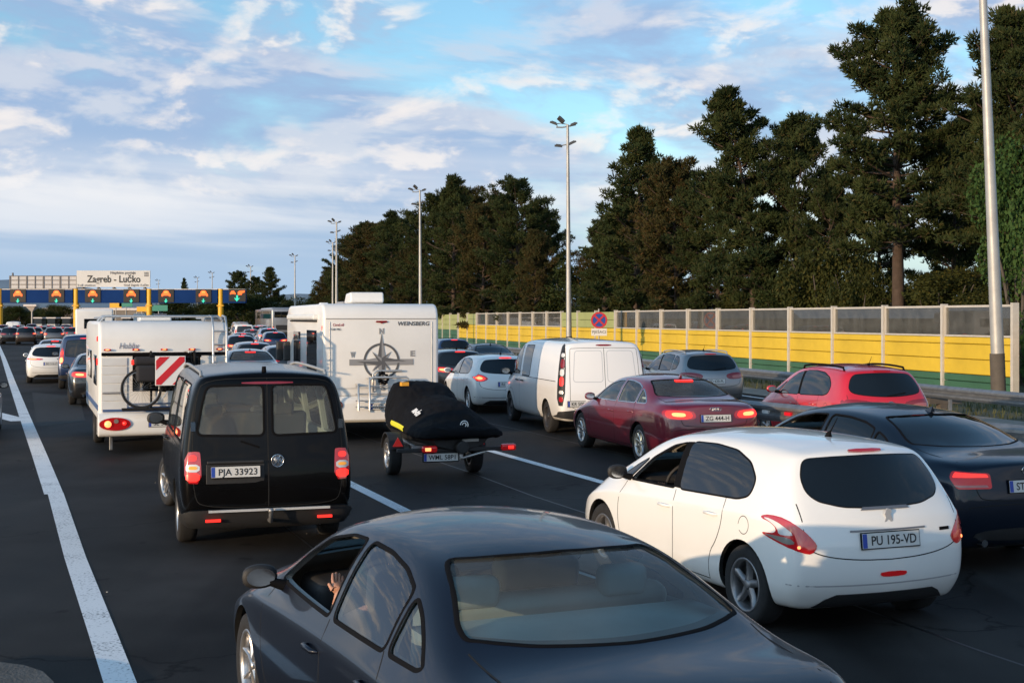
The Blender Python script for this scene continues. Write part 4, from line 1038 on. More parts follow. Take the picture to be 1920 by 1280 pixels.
WHEELS = {}
def wheel_meshes(r, w, style, rimr=None):
    k = (round(r, 3), round(w, 3), style)
    if k in WHEELS: return WHEELS[k]
    rr = rimr or r * 0.70; h = w / 2
    mb = MB(); prof = [(rr - 0.012, -h * 0.86), (rr + 0.004, -h * 0.95), (rr + (r - rr) * 0.5, -h * 1.02), (r * 0.955, -h * 0.90), (r * 0.99, -h * 0.72), (r, -h * 0.3), (r, h * 0.3), (r * 0.99, h * 0.72), (r * 0.955, h * 0.90), (rr + (r - rr) * 0.5, h * 1.02), (rr + 0.004, h * 0.95), (rr - 0.012, h * 0.86)]
    mb.lathe(prof, 40, 'Y', closed=True); ty = mb.mesh('tyre', M_TYRE, True)
    # rim: outer face at +y
    mb = MB()
    lip = [(rr - 0.014, -h * 0.8), (rr - 0.004, h * 0.86), (rr - 0.006, h * 0.93), (rr - 0.022, h * 0.93), (rr - 0.035, h * 0.70), (rr - 0.045, -h * 0.8)]
    mb.lathe(lip, 40, 'Y', closed=True, mi=0)
    mb.lathe([(0.001, h * 0.05), (rr - 0.03, h * 0.0)], 30, 'Y', mi=1)
    ns = {'five': 5, 'seven': 7, 'ten': 10, 'multi': 14, 'steel': 0, 'star': 5, 'twin': 6}[style]
    if style == 'steel':
        mb.lathe([(0.001, h * 0.62), (rr * 0.28, h * 0.62), (rr * 0.40, h * 0.45), (rr * 0.62, h * 0.60), (rr * 0.80, h * 0.50), (rr - 0.03, h * 0.72)], 36, 'Y', mi=0)
        for q in range(10):
            a = 2 * pi * q / 10; mb.box((cos(a) * rr * 0.72, h * 0.57, sin(a) * rr * 0.72), (0.035, 0.012, 0.022), 1, rot=Matrix.Rotation(-a, 3, 'Y'))
    for q in range(ns):
        a = 2 * pi * q / ns + 0.3
        wid = {'five': 0.30, 'seven': 0.20, 'ten': 0.13, 'multi': 0.075, 'star': 0.34, 'twin': 0.24}[style] * rr
        w1 = wid * (0.62 if style in ('five', 'seven') else 0.85); sw = 0.16 if style == 'star' else 0.0
        def pt(rad, off, y): 
            aa = a + sw * (rad / rr) ; return Vector((cos(aa) * rad - sin(aa) * off, y, sin(aa) * rad + cos(aa) * off))
        st = [(rr * 0.16, wid * 0.5, h * 0.72), (rr * 0.5, w1 * 0.42, h * 0.66), (rr * 0.82, w1 * 0.5, h * 0.78), (rr - 0.02, w1 * 0.75, h * 0.84)]
        vs = []; fs = []
        for rad, ww, y in st: vs += [pt(rad, -ww, y - 0.03), pt(rad, -ww * 0.7, y), pt(rad, ww * 0.7, y), pt(rad, ww, y - 0.03)]
        for i in range(3):
            for k2 in range(3): b = i * 4 + k2; fs.append((b, b + 1, b + 5, b + 4))
        mb.add(vs, fs, 0, True)
    mb.lathe([(0.001, h * 0.80), (rr * 0.13, h * 0.80), (rr * 0.19, h * 0.72), (rr * 0.2, h * 0.4)], 20, 'Y', mi=0)
    rm = mb.mesh('rim', [M_STEELW if style == 'steel' else M_ALLOY, M_HUB], True)
    WHEELS[k] = (ty, rm); return WHEELS[k]

TYPES = {}
class CarType:
    """meshes of one kind of vehicle, shared by all cars of that kind"""
    def __init__(s, key, sp):
        s.key, s.sp = key, sp; s.parts = []; s.sf = None; TYPES[key] = s
        sx, sy, sz = sp.get('s', (1, 1, 1)); s.sc = (sx, sy, sz)
        lv = sp.get('lv', 2); cg = cage_mesh(sp)
        outer = subdiv(cg, lv); outer.materials.clear(); s.sf = Surf(outer); s.outer = outer
        s.axf, s.axr, s.r = sp['axf'], sp['axr'], sp['r']; s.cuts = []
    def S(s, pts):
        """scale outline points given in the unscaled base design"""
        return [Vector((p[0] * s.sc[0], p[1] * s.sc[1], p[2] * s.sc[2])) for p in pts]
    def side(s, xz): return [Vector((x * s.sc[0], 0.9 * s.sc[1], z * s.sc[2])) for x, z in xz]
    def back(s, yz): return [Vector((-2 * s.sc[0], y * s.sc[1], z * s.sc[2])) for y, z in yz]
    def finish(s, inner=True):
        """cut wheel arches (and window openings when hollow)"""
        sp = s.sp; hw = max(w for x, w in sp['wmax']) * s.sc[1]; src = s.outer
        hollow = bool(s.cuts)
        if hollow:
            def fn(o): m = o.modifiers.new('so', 'SOLIDIFY'); m.thickness = 0.035; m.offset = -1; m.use_even_offset = False
            src = eval_mods(s.outer, fn)
        cut = MB(); ra = s.r * sp.get('arch', 1.12)
        for x in (s.axf, s.axr):
            for sg in (1, -1):
                y0, y1 = sg * (hw - 0.34), sg * (hw + 0.3); n = 40; zc = s.r * 1.02
                vs = [(x + ra * cos(2 * pi * k / n), y, zc + ra * sin(2 * pi * k / n)) for y in (y0, y1) for k in range(n)]
                cut.add(vs, [tuple(range(n - 1, -1, -1)), tuple(range(n, 2 * n))] + [(k, (k + 1) % n, (k + 1) % n + n, k + n) for k in range(n)])
        me = boolean(src, cut.mesh('c', M_GAP, True))
        for p2, D, d0, d1 in s.cuts:
            me = boolean(me, prism_mesh(p2, D, d0, d1).mesh('c', M_GAP, True))
        me.name = s.key + '_body'; me.materials.clear(); me.materials.append(M_GAP); me.materials.append(M_GAP); me.materials.append(M_PLAST); me.materials.append(M_TRIM)
        zc = s.r * 1.02; sf = s.sf; nv = []; plz = sp.get('plastic', 0.0)
        for v in me.vertices:
            h, n, d = sf.near(v.co); nv.append((n, d))
        ln = []; me.shade_flat(); 
        for p in me.polygons:
            c = p.center; on = all(nv[i][1] < 0.0015 for i in p.vertices)
            inside_arch = (not on)
            if on and p.normal.dot(nv[p.vertices[0]][0]) > 0.35: p.material_index = 2 if (c.z < plz or c.z < 0.19) else 0
            else:
                arch = min(abs(sqrt((c.x - x) ** 2 + (c.z - zc) ** 2) - ra) for x in (s.axf, s.axr)) < 0.03 or abs(abs(c.y) - (hw - 0.34)) < 0.004
                p.material_index = 1 if arch and c.z < zc + ra + 0.03 else 3
                on = False
            p.use_smooth = True
            for li in p.loop_indices:
                i = me.loops[li].vertex_index
                ln.append(tuple(nv[i][0]) if on else tuple(p.normal))
        me.normals_split_custom_set(ln)
        s.body = me; return s
    def part(s, name, me, sub=None, lab=None, mirror=False, pnt=False):
        """register a part; sub = index of the part it belongs to"""
        s.parts.append((name, me, sub, lab, pnt)); i = len(s.parts) - 1
        if mirror: s.parts.append((name, mirror_mesh(me), (sub + 1 if sub is not None and s.parts[sub + 1][0] == s.parts[sub][0] else sub), lab, pnt))
        return i
    # ---- common pieces
    def window(s, pts, D, glass, mirror=True, hollow=False, name='window', frame=0.022, sm=2, fm=None, off=0.004, open_=False):
        U, W = basis(D); p2 = [Vector((p.dot(U), p.dot(W))) for p in pts]
        p2 = soften(p2, sm)
        if hollow:
            hw = 3.0
            s.cuts.append((p2, D, *( (-hw, hw) if D == LEFTD else (-3.2, -0.25 * 0 - 0.35))) if D != FRONTD else (p2, D, -3.2, -0.35))
        i = None
        if not open_: i = s.part(name, panel(s.sf, pts, D, off if not hollow else -0.006, glass, sm, depth=0.004), mirror=mirror)
        s.part('window_seal', strip(s.sf, pts, D, frame, 0.004, fm or M_RUB, sm, True, name='window_seal'), sub=i, mirror=mirror)
        return i
    def gap(s, pts, D, mirror=True, w=0.009, name='panel_gap', closed=False, mt=None, sm=2): return s.part(name, strip(s.sf, pts, D, w, 0.0016, mt or M_GAP, sm, closed, name=name), mirror=mirror)
    def lens(s, pts, D, mt, name='tail_light', mirror=True, off=0.006, sm=2, sub=None, step=0.05): return s.part(name, panel(s.sf, pts, D, off, mt, sm, step, name=name), mirror=mirror, sub=sub)
    def handle(s, x, z, mt=None, mirror=True):
        h, n = s.sf.cast(Vector((x, 0, z)), LEFTD); mb = MB()
        mb.tube([h + Vector((-.10, 0, 0)), h + Vector((-.085, .028, .004)), h + Vector((.05, .032, .004)), h + Vector((.085, .0, 0))], [0.008, 0.013, 0.014, 0.008], 8)
        return s.part('door_handle', mb.mesh('door_handle', mt or M_GAP), mirror=mirror, pnt=mt is None)
    def mirror_ear(s, x, z, mt=None, sz=1.0):
        sz *= 0.86
        h, n = s.sf.cast(Vector((x, 0, z)), LEFTD)
        me = bpy.data.meshes.new('mirror'); bm = bmesh.new(); bmesh.ops.create_uvsphere(bm, u_segments=16, v_segments=10, radius=1.0)
        for v in bm.verts:
            c = v.co; k = 1.0 if c.x > 0 else 0.35
            v.co = Vector((h.x + 0.02 + c.x * 0.085 * k * sz, h.y + 0.15 * sz + c.y * 0.115 * sz, h.z + 0.07 * sz + (abs(c.z) ** 0.7) * (1 if c.z > 0 else -1) * 0.078 * sz))
            if c.y < -0.8: v.co.z -= 0.02
        bm.to_mesh(me); bm.free(); me.shade_smooth(); me.materials.append(mt or M_GAP)
        i = s.part('mirror', me, mirror=True, pnt=mt is None)
        mb = MB(); mb.tube([h + Vector((0, -0.02, 0.0)), h + Vector((0.01, 0.09 * sz, 0.03))], [0.04 * sz, 0.026 * sz], 8); s.part('mirror_stalk', mb.mesh('mirror_stalk', M_RUB), sub=i, mirror=True)
        g = MB(); n_ = 20; cx = h.x - 0.012 * sz
        g.add([(cx, h.y + 0.15 * sz + cos(2 * pi * k / n_) * 0.092 * sz, h.z + 0.07 * sz + sin(2 * pi * k / n_) * 0.058 * sz) for k in range(n_)], [tuple(range(n_))])
        s.part('mirror_glass', g.mesh('mirror_glass', M_CHROME), sub=i, mirror=True)
    def wiper(s, pts, D):
        s.part('wiper', strip(s.sf, pts, D, 0.022, 0.012, M_RUB, 0, name='wiper', bump=0.012))
    def antenna(s, x, y=0.0, L=0.2, mt=None):
        h, n = s.sf.cast(Vector((x, y, 0)), TOPD); mb = MB(); mb.tube([h - Vector((0, 0, .01)), h + Vector((-.01, 0, .03)), h + Vector((-.03, 0, .045))], [0.035, 0.018, 0.008], 8); mb.tube([h + Vector((-.02, 0, .03)), h + Vector((-.02 - L * 0.6, 0, .03 + L * 0.75))], [0.006, 0.003], 6)
        s.part('antenna', mb.mesh('antenna', mt or M_RUB))
    def fin(s, x):
        h, n = s.sf.cast(Vector((x, 0, 0)), TOPD); mb = MB(); mb.add([h + Vector(q) for q in ((.09, 0, -.005), (-.07, .028, -.005), (-.07, -.028, -.005), (-.07, 0, .06), (-.03, 0, .05))], [(0, 1, 4), (0, 4, 2), (1, 3, 4), (2, 4, 3), (1, 2, 3)]); s.part('antenna', mb.mesh('antenna', M_GAP), pnt=True)
    def rails(s, x0, x1, y, mt, lift=0.05):
        def z(x): return s.sf.cast(Vector((x, y, 0)), TOPD)[0]
        p = [z(x1) + Vector((0.04, 0, -.01))] + [z(x1 + (x0 - x1) * k / 6) + Vector((0, 0, lift)) for k in range(7)] + [z(x0) + Vector((-0.05, 0, -.01))]
        mb = MB(); mb.tube(p, 0.018, 8); s.part('roof_rail', mb.mesh('roof_rail', mt), mirror=True)
    def interior(s, seat=None, shelf=None, belt=0.95, xs=(0.1, -0.75), dash=0.75, hwd=0.62, roofz=1.3, rear=True):
        """cabin: floor tub, seats with head rests, dashboard, steering wheel"""
        sx, sy, sz = s.sc; seat = seat or M_SEAT; L = [x * sx for x in xs]; b = belt * sz; w = hwd * sy
        mb = MB(); mb.box(((L[0] + L[1]) / 2, 0, b - 0.56), (2.1 * sx, 2 * w, 0.06)); s.part('cabin_floor', mb.mesh('cabin_floor', M_DASH))
        mb = MB(); mb.box((dash * sx + 0.12, 0, b - 0.12), (0.42, 2 * w, 0.26)); me = bevel_mesh(mb.mesh('dashboard', M_DASH), 0.06, 3); s.part('dashboard', me)
        mb = MB(); N = 24; c = Vector((dash * sx - 0.22, w * 0.52, b - 0.02)); ax = Matrix.Rotation(radians(-25), 3, 'Y')
        mb.tube([c + ax @ Vector((0, cos(2 * pi * k / N) * 0.18, sin(2 * pi * k / N) * 0.18)) for k in range(N + 1)], 0.015, 6, cap=False); mb.tube([c, c + Vector((0.25, 0, -0.06))], 0.04, 8); mb.tube([c + Vector((0, -.17, 0)), c + Vector((0.02, 0, -.03)), c + Vector((0, .17, 0))], 0.015, 6); s.part('steering_wheel', mb.mesh('steering_wheel', M_DASH))
        def seat_me(x, y, ww, hr=True, sm=None):
            sm = sm or seat
            mb = MB(); mb.box((x + 0.22, y, b - 0.40), (0.52, ww, 0.16)); mb.box((x - 0.10, y, b - 0.10), (0.15, ww, 0.62), rot=Matrix.Rotation(radians(-12), 3, 'Y')); me = bevel_mesh(mb.mesh('seat', M_SEAT if sm is M_SEATB and ww < 0.7 else sm), 0.05, 3); i = s.part('seat', me)
            if hr:
                for yy in ([y] if ww < 0.7 else [y - ww * 0.3, y + ww * 0.3]):
                    mb = MB(); mb.box((x - 0.20, yy, b + (0.29 if ww < 0.7 else 0.235)), (0.11, 0.25, 0.19 if ww < 0.7 else 0.15), rot=Matrix.Rotation(radians(-8), 3, 'Y')); me = bevel_mesh(mb.mesh('head_rest', M_SEAT if sm is M_SEATB and ww < 0.7 else sm), 0.045, 3)
                    s.part('head_rest', me, sub=i)
        for y in (w * 0.52, -w * 0.52): seat_me(L[0], y, 0.48)
        if rear: seat_me(L[1], 0, 2 * w - 0.06)
        if shelf:
            mb = MB(); x0, x1, z = shelf; mb.box(((x0 + x1) / 2 * sx, 0, z * sz), (abs(x1 - x0) * sx, 2 * w + 0.1, 0.03)); s.part('parcel_shelf', mb.mesh('parcel_shelf', M_SHELF))
        return s
def car(key, name, label, pos, heading, pm, cat='car', plate=None, style='five', group=None, ptype=None, plate_at=None, extra=None, rimr=None, steer=0.0, alloy=None):
    """place one vehicle: pos = ground centre, heading = degrees left of the camera axis"""
    T = TYPES[key]; root = thing(name, label, cat, (pos[0], pos[1], 0), pi / 2 + radians(heading), group)
    bo = obj('body', T.body, root); bo.material_slots[0].link = 'OBJECT'; bo.material_slots[0].material = pm
    objs = []
    for nm, me, sub, lab, pnt in T.parts:
        o = obj(nm, me, objs[sub] if sub is not None else root); objs.append(o)
        if pnt: o.material_slots[0].link = 'OBJECT'; o.material_slots[0].material = pm
    hw = max(w for x, w in T.sp['wmax']) * T.sc[1]; tw = T.sp.get('tw', 0.205)
    ty, rm = wheel_meshes(T.r, tw, style, rimr)
    for x, st in ((T.axf, steer), (T.axr, 0.0)):
        for sg in (1, -1):
            w = obj('wheel', None, root, (x, sg * (hw - tw / 2 - 0.035), T.r), (0 if sg > 0 else pi) + st)
            obj('tyre', ty, w); ro = obj('rim', rm, w)
            if alloy: ro.material_slots[0].link = 'OBJECT'; ro.material_slots[0].material = alloy
    if plate:
        y, z = plate_at or T.sp['plate']; h, n = T.sf.cast(Vector((-3, y, z)), REARD); p = obj('number_plate', PLATE(), root)
        q = (n * 1.0).to_track_quat('X', 'Z'); p.location = h + n * (0.004 if not T.sp.get('plate_out') else T.sp['plate_out']); p.rotation_euler = (0, -math.asin(max(-1, min(1, n.z))) * 0.8, pi)
        bl = obj('country_strip', PLATEB(), p)
        tx = obj('lettering', text_mesh(plate, 0.098, MATS['plate_text'], 0.0008, width=0.41, bold=0.0012), p, (0.0075, 0.025, -0.004)); tx.rotation_euler = (pi / 2, 0, pi / 2)
    if extra: extra(root, T, pm)
    return root
mat('plate_text', (0.015, 0.015, 0.016), 0.5)
_pl = {}
def PLATE():
    if 'p' not in _pl:
        mb = MB(); mb.box((0, 0, 0), (0.012, 0.52, 0.112), 0); mb.box((-0.004, 0, 0), (0.012, 0.535, 0.127), 1); _pl['p'] = mb.mesh('number_plate', [M_PLATE, M_RUB])
    return _pl['p']
def PLATEB():
    if 'b' not in _pl: mb = MB(); mb.box((0.0068, -0.238, 0), (0.001, 0.04, 0.106)); _pl['b'] = mb.mesh('country_strip', M_PBLUE)
    return _pl['b']
# ------------------------------------------------------------------ body designs
ZB = [(-2.6, 0.24), (-1.9, 0.21), (0, 0.19), (1.9, 0.21), (2.6, 0.25)]
SEDAN = dict(
    xs=[-2.26, -2.17, -1.97, -1.72, -1.5, -1.22, -0.97, -0.7, -0.3, 0.1, 0.45, 0.75, 1.03, 1.25, 1.6, 1.95, 2.15, 2.26],
    top=[(-2.26, 1.02), (-2.17, 1.055), (-1.97, 1.07), (-1.72, 1.085), (-1.5, 1.165), (-1.22, 1.295), (-0.97, 1.385), (-0.7, 1.425), (-0.3, 1.442), (0.1, 1.43), (0.45, 1.375), (0.75, 1.235), (1.03, 1.085), (1.25, 1.0), (1.6, 0.94), (1.95, 0.86), (2.15, 0.77), (2.26, 0.65)],
    cant=[(-2.26, 0.97), (-2.17, 1.01), (-1.97, 1.03), (-1.72, 1.04), (-1.5, 1.105), (-1.22, 1.235), (-0.97, 1.315), (-0.7, 1.35), (-0.3, 1.365), (0.1, 1.35), (0.45, 1.295), (0.75, 1.155), (1.03, 1.01), (1.25, 0.955), (1.6, 0.885), (1.95, 0.80), (2.15, 0.70), (2.26, 0.58)],
    belt=[(-2.26, 0.92), (-1.97, 0.972), (-1.5, 0.972), (-0.7, 0.955), (0.1, 0.925), (0.75, 0.905), (1.03, 0.895), (1.25, 0.88), (1.6, 0.82), (1.95, 0.72), (2.26, 0.52)],
    wbelt=[(-2.26, 0.70), (-2.17, 0.765), (-1.97, 0.805), (-1.5, 0.83), (-0.7, 0.845), (0.1, 0.845), (0.75, 0.83), (1.25, 0.79), (1.6, 0.75), (1.95, 0.67), (2.15, 0.58), (2.26, 0.50)],
    wcant=[(-2.26, 0.64), (-2.17, 0.69), (-1.97, 0.72), (-1.72, 0.725), (-1.5, 0.70), (-1.22, 0.645), (-0.97, 0.615), (-0.7, 0.60), (-0.3, 0.605), (0.1, 0.61), (0.45, 0.62), (0.75, 0.665), (1.03, 0.71), (1.25, 0.69), (1.6, 0.65), (1.95, 0.57), (2.15, 0.48), (2.26, 0.42)],
    wmax=[(-2.26, 0.76), (-2.17, 0.835), (-1.97, 0.885), (-1.5, 0.908), (0, 0.908), (1.5, 0.908), (1.95, 0.87), (2.15, 0.78), (2.26, 0.66)],
    zbot=ZB, zlow=[(-2.3, 0.40), (0, 0.34), (2.3, 0.38)], rear=(0.07, 0.0, -0.015, 0.02, 0.03, 0.035, 0.045), front=(0.08, 0.0, 0.0, 0.03, 0.05, 0.08, 0.1), blend=0.5,
    bulge=0.10, bow=[(-2.3, 0.0), (-1.9, -0.04), (-1.2, -0.10), (-0.6, -0.05), (0.0, 0.0), (0.5, 0.10), (1.3, 0.14), (2.3, 0.05)], shd=0.09, axf=1.48, axr=-1.28, r=0.318, plate=(0, 0.80), crease={3: 0.35})
HATCH = dict(
    xs=[-1.98, -1.89, -1.68, -1.42, -1.1, -0.7, -0.3, 0.1, 0.45, 0.8, 1.08, 1.28, 1.55, 1.8, 1.92, 1.98],
    top=[(-1.98, 1.40), (-1.89, 1.42), (-1.68, 1.442), (-1.42, 1.46), (-1.1, 1.475), (-0.7, 1.483), (-0.3, 1.475), (0.1, 1.445), (0.45, 1.365), (0.8, 1.195), (1.08, 1.045), (1.28, 0.985), (1.55, 0.92), (1.8, 0.81), (1.92, 0.71), (1.98, 0.60)],
    cant=[(-1.98, 1.345), (-1.89, 1.36), (-1.68, 1.375), (-1.1, 1.405), (-0.7, 1.41), (-0.3, 1.40), (0.1, 1.365), (0.45, 1.28), (0.8, 1.10), (1.08, 0.97), (1.28, 0.92), (1.55, 0.85), (1.8, 0.74), (1.98, 0.54)],
    belt=[(-1.98, 0.985), (-1.42, 0.985), (-0.7, 0.945), (0.1, 0.91), (0.8, 0.885), (1.08, 0.87), (1.28, 0.845), (1.55, 0.78), (1.8, 0.66), (1.98, 0.47)],
    wbelt=[(-1.98, 0.72), (-1.89, 0.765), (-1.68, 0.80), (-1.42, 0.815), (-0.7, 0.815), (0.1, 0.81), (0.8, 0.80), (1.08, 0.78), (1.28, 0.75), (1.55, 0.70), (1.8, 0.60), (1.92, 0.53), (1.98, 0.46)],
    wcant=[(-1.98, 0.555), (-1.89, 0.585), (-1.68, 0.605), (-1.1, 0.615), (-0.3, 0.62), (0.1, 0.625), (0.45, 0.635), (0.8, 0.67), (1.08, 0.69), (1.28, 0.66), (1.55, 0.60), (1.8, 0.50), (1.98, 0.38)],
    wmax=[(-1.98, 0.755), (-1.89, 0.82), (-1.68, 0.858), (-1.36, 0.874), (0, 0.865), (1.2, 0.874), (1.55, 0.84), (1.8, 0.75), (1.92, 0.67), (1.98, 0.56)],
    zbot=ZB, zlow=[(-2, 0.40), (0, 0.34), (2, 0.38)], rear=(0.09, 0.0, -0.02, 0.035, 0.085, 0.20, 0.30), front=(0.08, 0, 0, 0.03, 0.05, 0.08, 0.1), blend=0.7, bulge=0.10,
    bow=[(-2, -0.01), (-1.2, -0.02), (0.0, 0.0), (0.5, 0.10), (1.3, 0.14), (2.0, 0.05)], shd=0.10, axf=1.19, axr=-1.35, r=0.31, plate=(0, 0.74), crease={3: 0.2})
VAN = dict(
    xs=[-2.445, -2.38, -2.2, -1.8, -1.2, -0.6, 0.0, 0.6, 1.0, 1.3, 1.6, 1.85, 2.1, 2.3, 2.40, 2.445],
    top=[(-2.445, 1.90), (-2.38, 1.925), (-2.2, 1.945), (-1, 1.965), (0, 1.965), (0.6, 1.955), (1.0, 1.90), (1.3, 1.72), (1.6, 1.43), (1.85, 1.20), (2.1, 1.10), (2.3, 1.0), (2.40, 0.90), (2.445, 0.78)],
    cant=[(-2.445, 1.85), (-2.38, 1.865), (-2.2, 1.88), (0, 1.90), (0.6, 1.885), (1.0, 1.82), (1.3, 1.63), (1.6, 1.34), (1.85, 1.12), (2.1, 1.03), (2.3, 0.92), (2.445, 0.68)],
    belt=[(-2.445, 1.12), (0, 1.12), (1, 1.10), (1.6, 1.04), (1.85, 1.01), (2.1, 0.95), (2.3, 0.82), (2.445, 0.58)],
    wbelt=[(-2.445, 0.85), (-2.38, 0.90), (-2.2, 0.918), (1, 0.915), (1.85, 0.86), (2.1, 0.82), (2.3, 0.74), (2.445, 0.62)],
    wcant=[(-2.445, 0.715), (-2.38, 0.75), (-2.2, 0.765), (0, 0.775), (1.0, 0.77), (1.6, 0.78), (1.85, 0.78), (2.1, 0.72), (2.3, 0.62), (2.445, 0.5)],
    wmax=[(-2.445, 0.87), (-2.38, 0.925), (-2.2, 0.948), (0, 0.952), (1.5, 0.95), (2.1, 0.90), (2.3, 0.82), (2.445, 0.70)],
    zbot=[(-2.5, 0.30), (0, 0.24), (2.5, 0.26)], zlow=[(-2.5, 0.50), (0, 0.42), (2.5, 0.45)], rear=(0.05, -0.03, -0.03, 0.0, 0.03, 0.09, 0.15), front=(0.06, 0, 0, 0.03, 0.05, 0.08, 0.1), blend=0.6,
    bulge=0.05, bow=[(-2.5, 0.0), (0.5, 0.0), (1.0, 0.08), (2.0, 0.14), (2.5, 0.05)], shd=0.12, shw=0.99, tum=0.35, axf=1.55, axr=-1.45, r=0.335, plate=(0.36, 0.88), tw=0.215)
def derive(base, s, **k):
    d = dict(base); d['s'] = s; d['axf'] = base['axf'] * s[0]; d['axr'] = base['axr'] * s[0]
    d['plate'] = (base['plate'][0] * s[1], base['plate'][1] * s[2]); d.update(k); return d
def ob(a, uz):
    U, W = basis(obl(a)); return [U * u + W * z for u, z in uz]
def rect(a0, a1, b0, b1): return [(a0, b0), (a1, b0), (a1, b1), (a0, b1)]

def emblem_rings(T, z, y=0.0, r=0.03, n=4):
    mb = MB(); h, nn = T.sf.cast(Vector((-3, y, z)), REARD)
    for k in range(n):
        c = h + Vector((-0.004, (k - (n - 1) / 2) * r * 1.45, 0)); mb.tube([c + Vector((0, cos(2 * pi * q / 20) * r, sin(2 * pi * q / 20) * r)) for q in range(21)], 0.0045, 6, cap=False)
    T.part('emblem', mb.mesh('emblem', M_CHROME))
def emblem_round(T, z, y=0.0, r=0.06, marks=None, off=0.006):
    h, nn = T.sf.cast(Vector((-3, y, z)), REARD); mb = MB(); mb.lathe([(0.001, 0), (r, 0.0), (r * 0.98, 0.008), (0.001, 0.008)], 28, 'X', c=h + Vector((-0.012, 0, 0)), mi=1)
    c = h + Vector((-0.014, 0, 0)); mb.tube([c + Vector((0, cos(2 * pi * q / 28) * r, sin(2 * pi * q / 28) * r)) for q in range(29)], r * 0.10, 6, mi=0, cap=False)
    for ln in (marks or []): mb.tube([c + Vector((-0.002, -a * r, b * r)) for a, b in ln], r * 0.085, 6, mi=0)
    T.part('emblem', mb.mesh('emblem', [M_CHROME, mat('emblem_field', (0.25, 0.26, 0.28), 0.3, metal=0.6)], True))
VWM = [[(-.42, .85), (0, .12), (.42, .85)], [(-.88, .3), (-.42, -.75), (0, .02), (.42, -.75), (.88, .3)]]

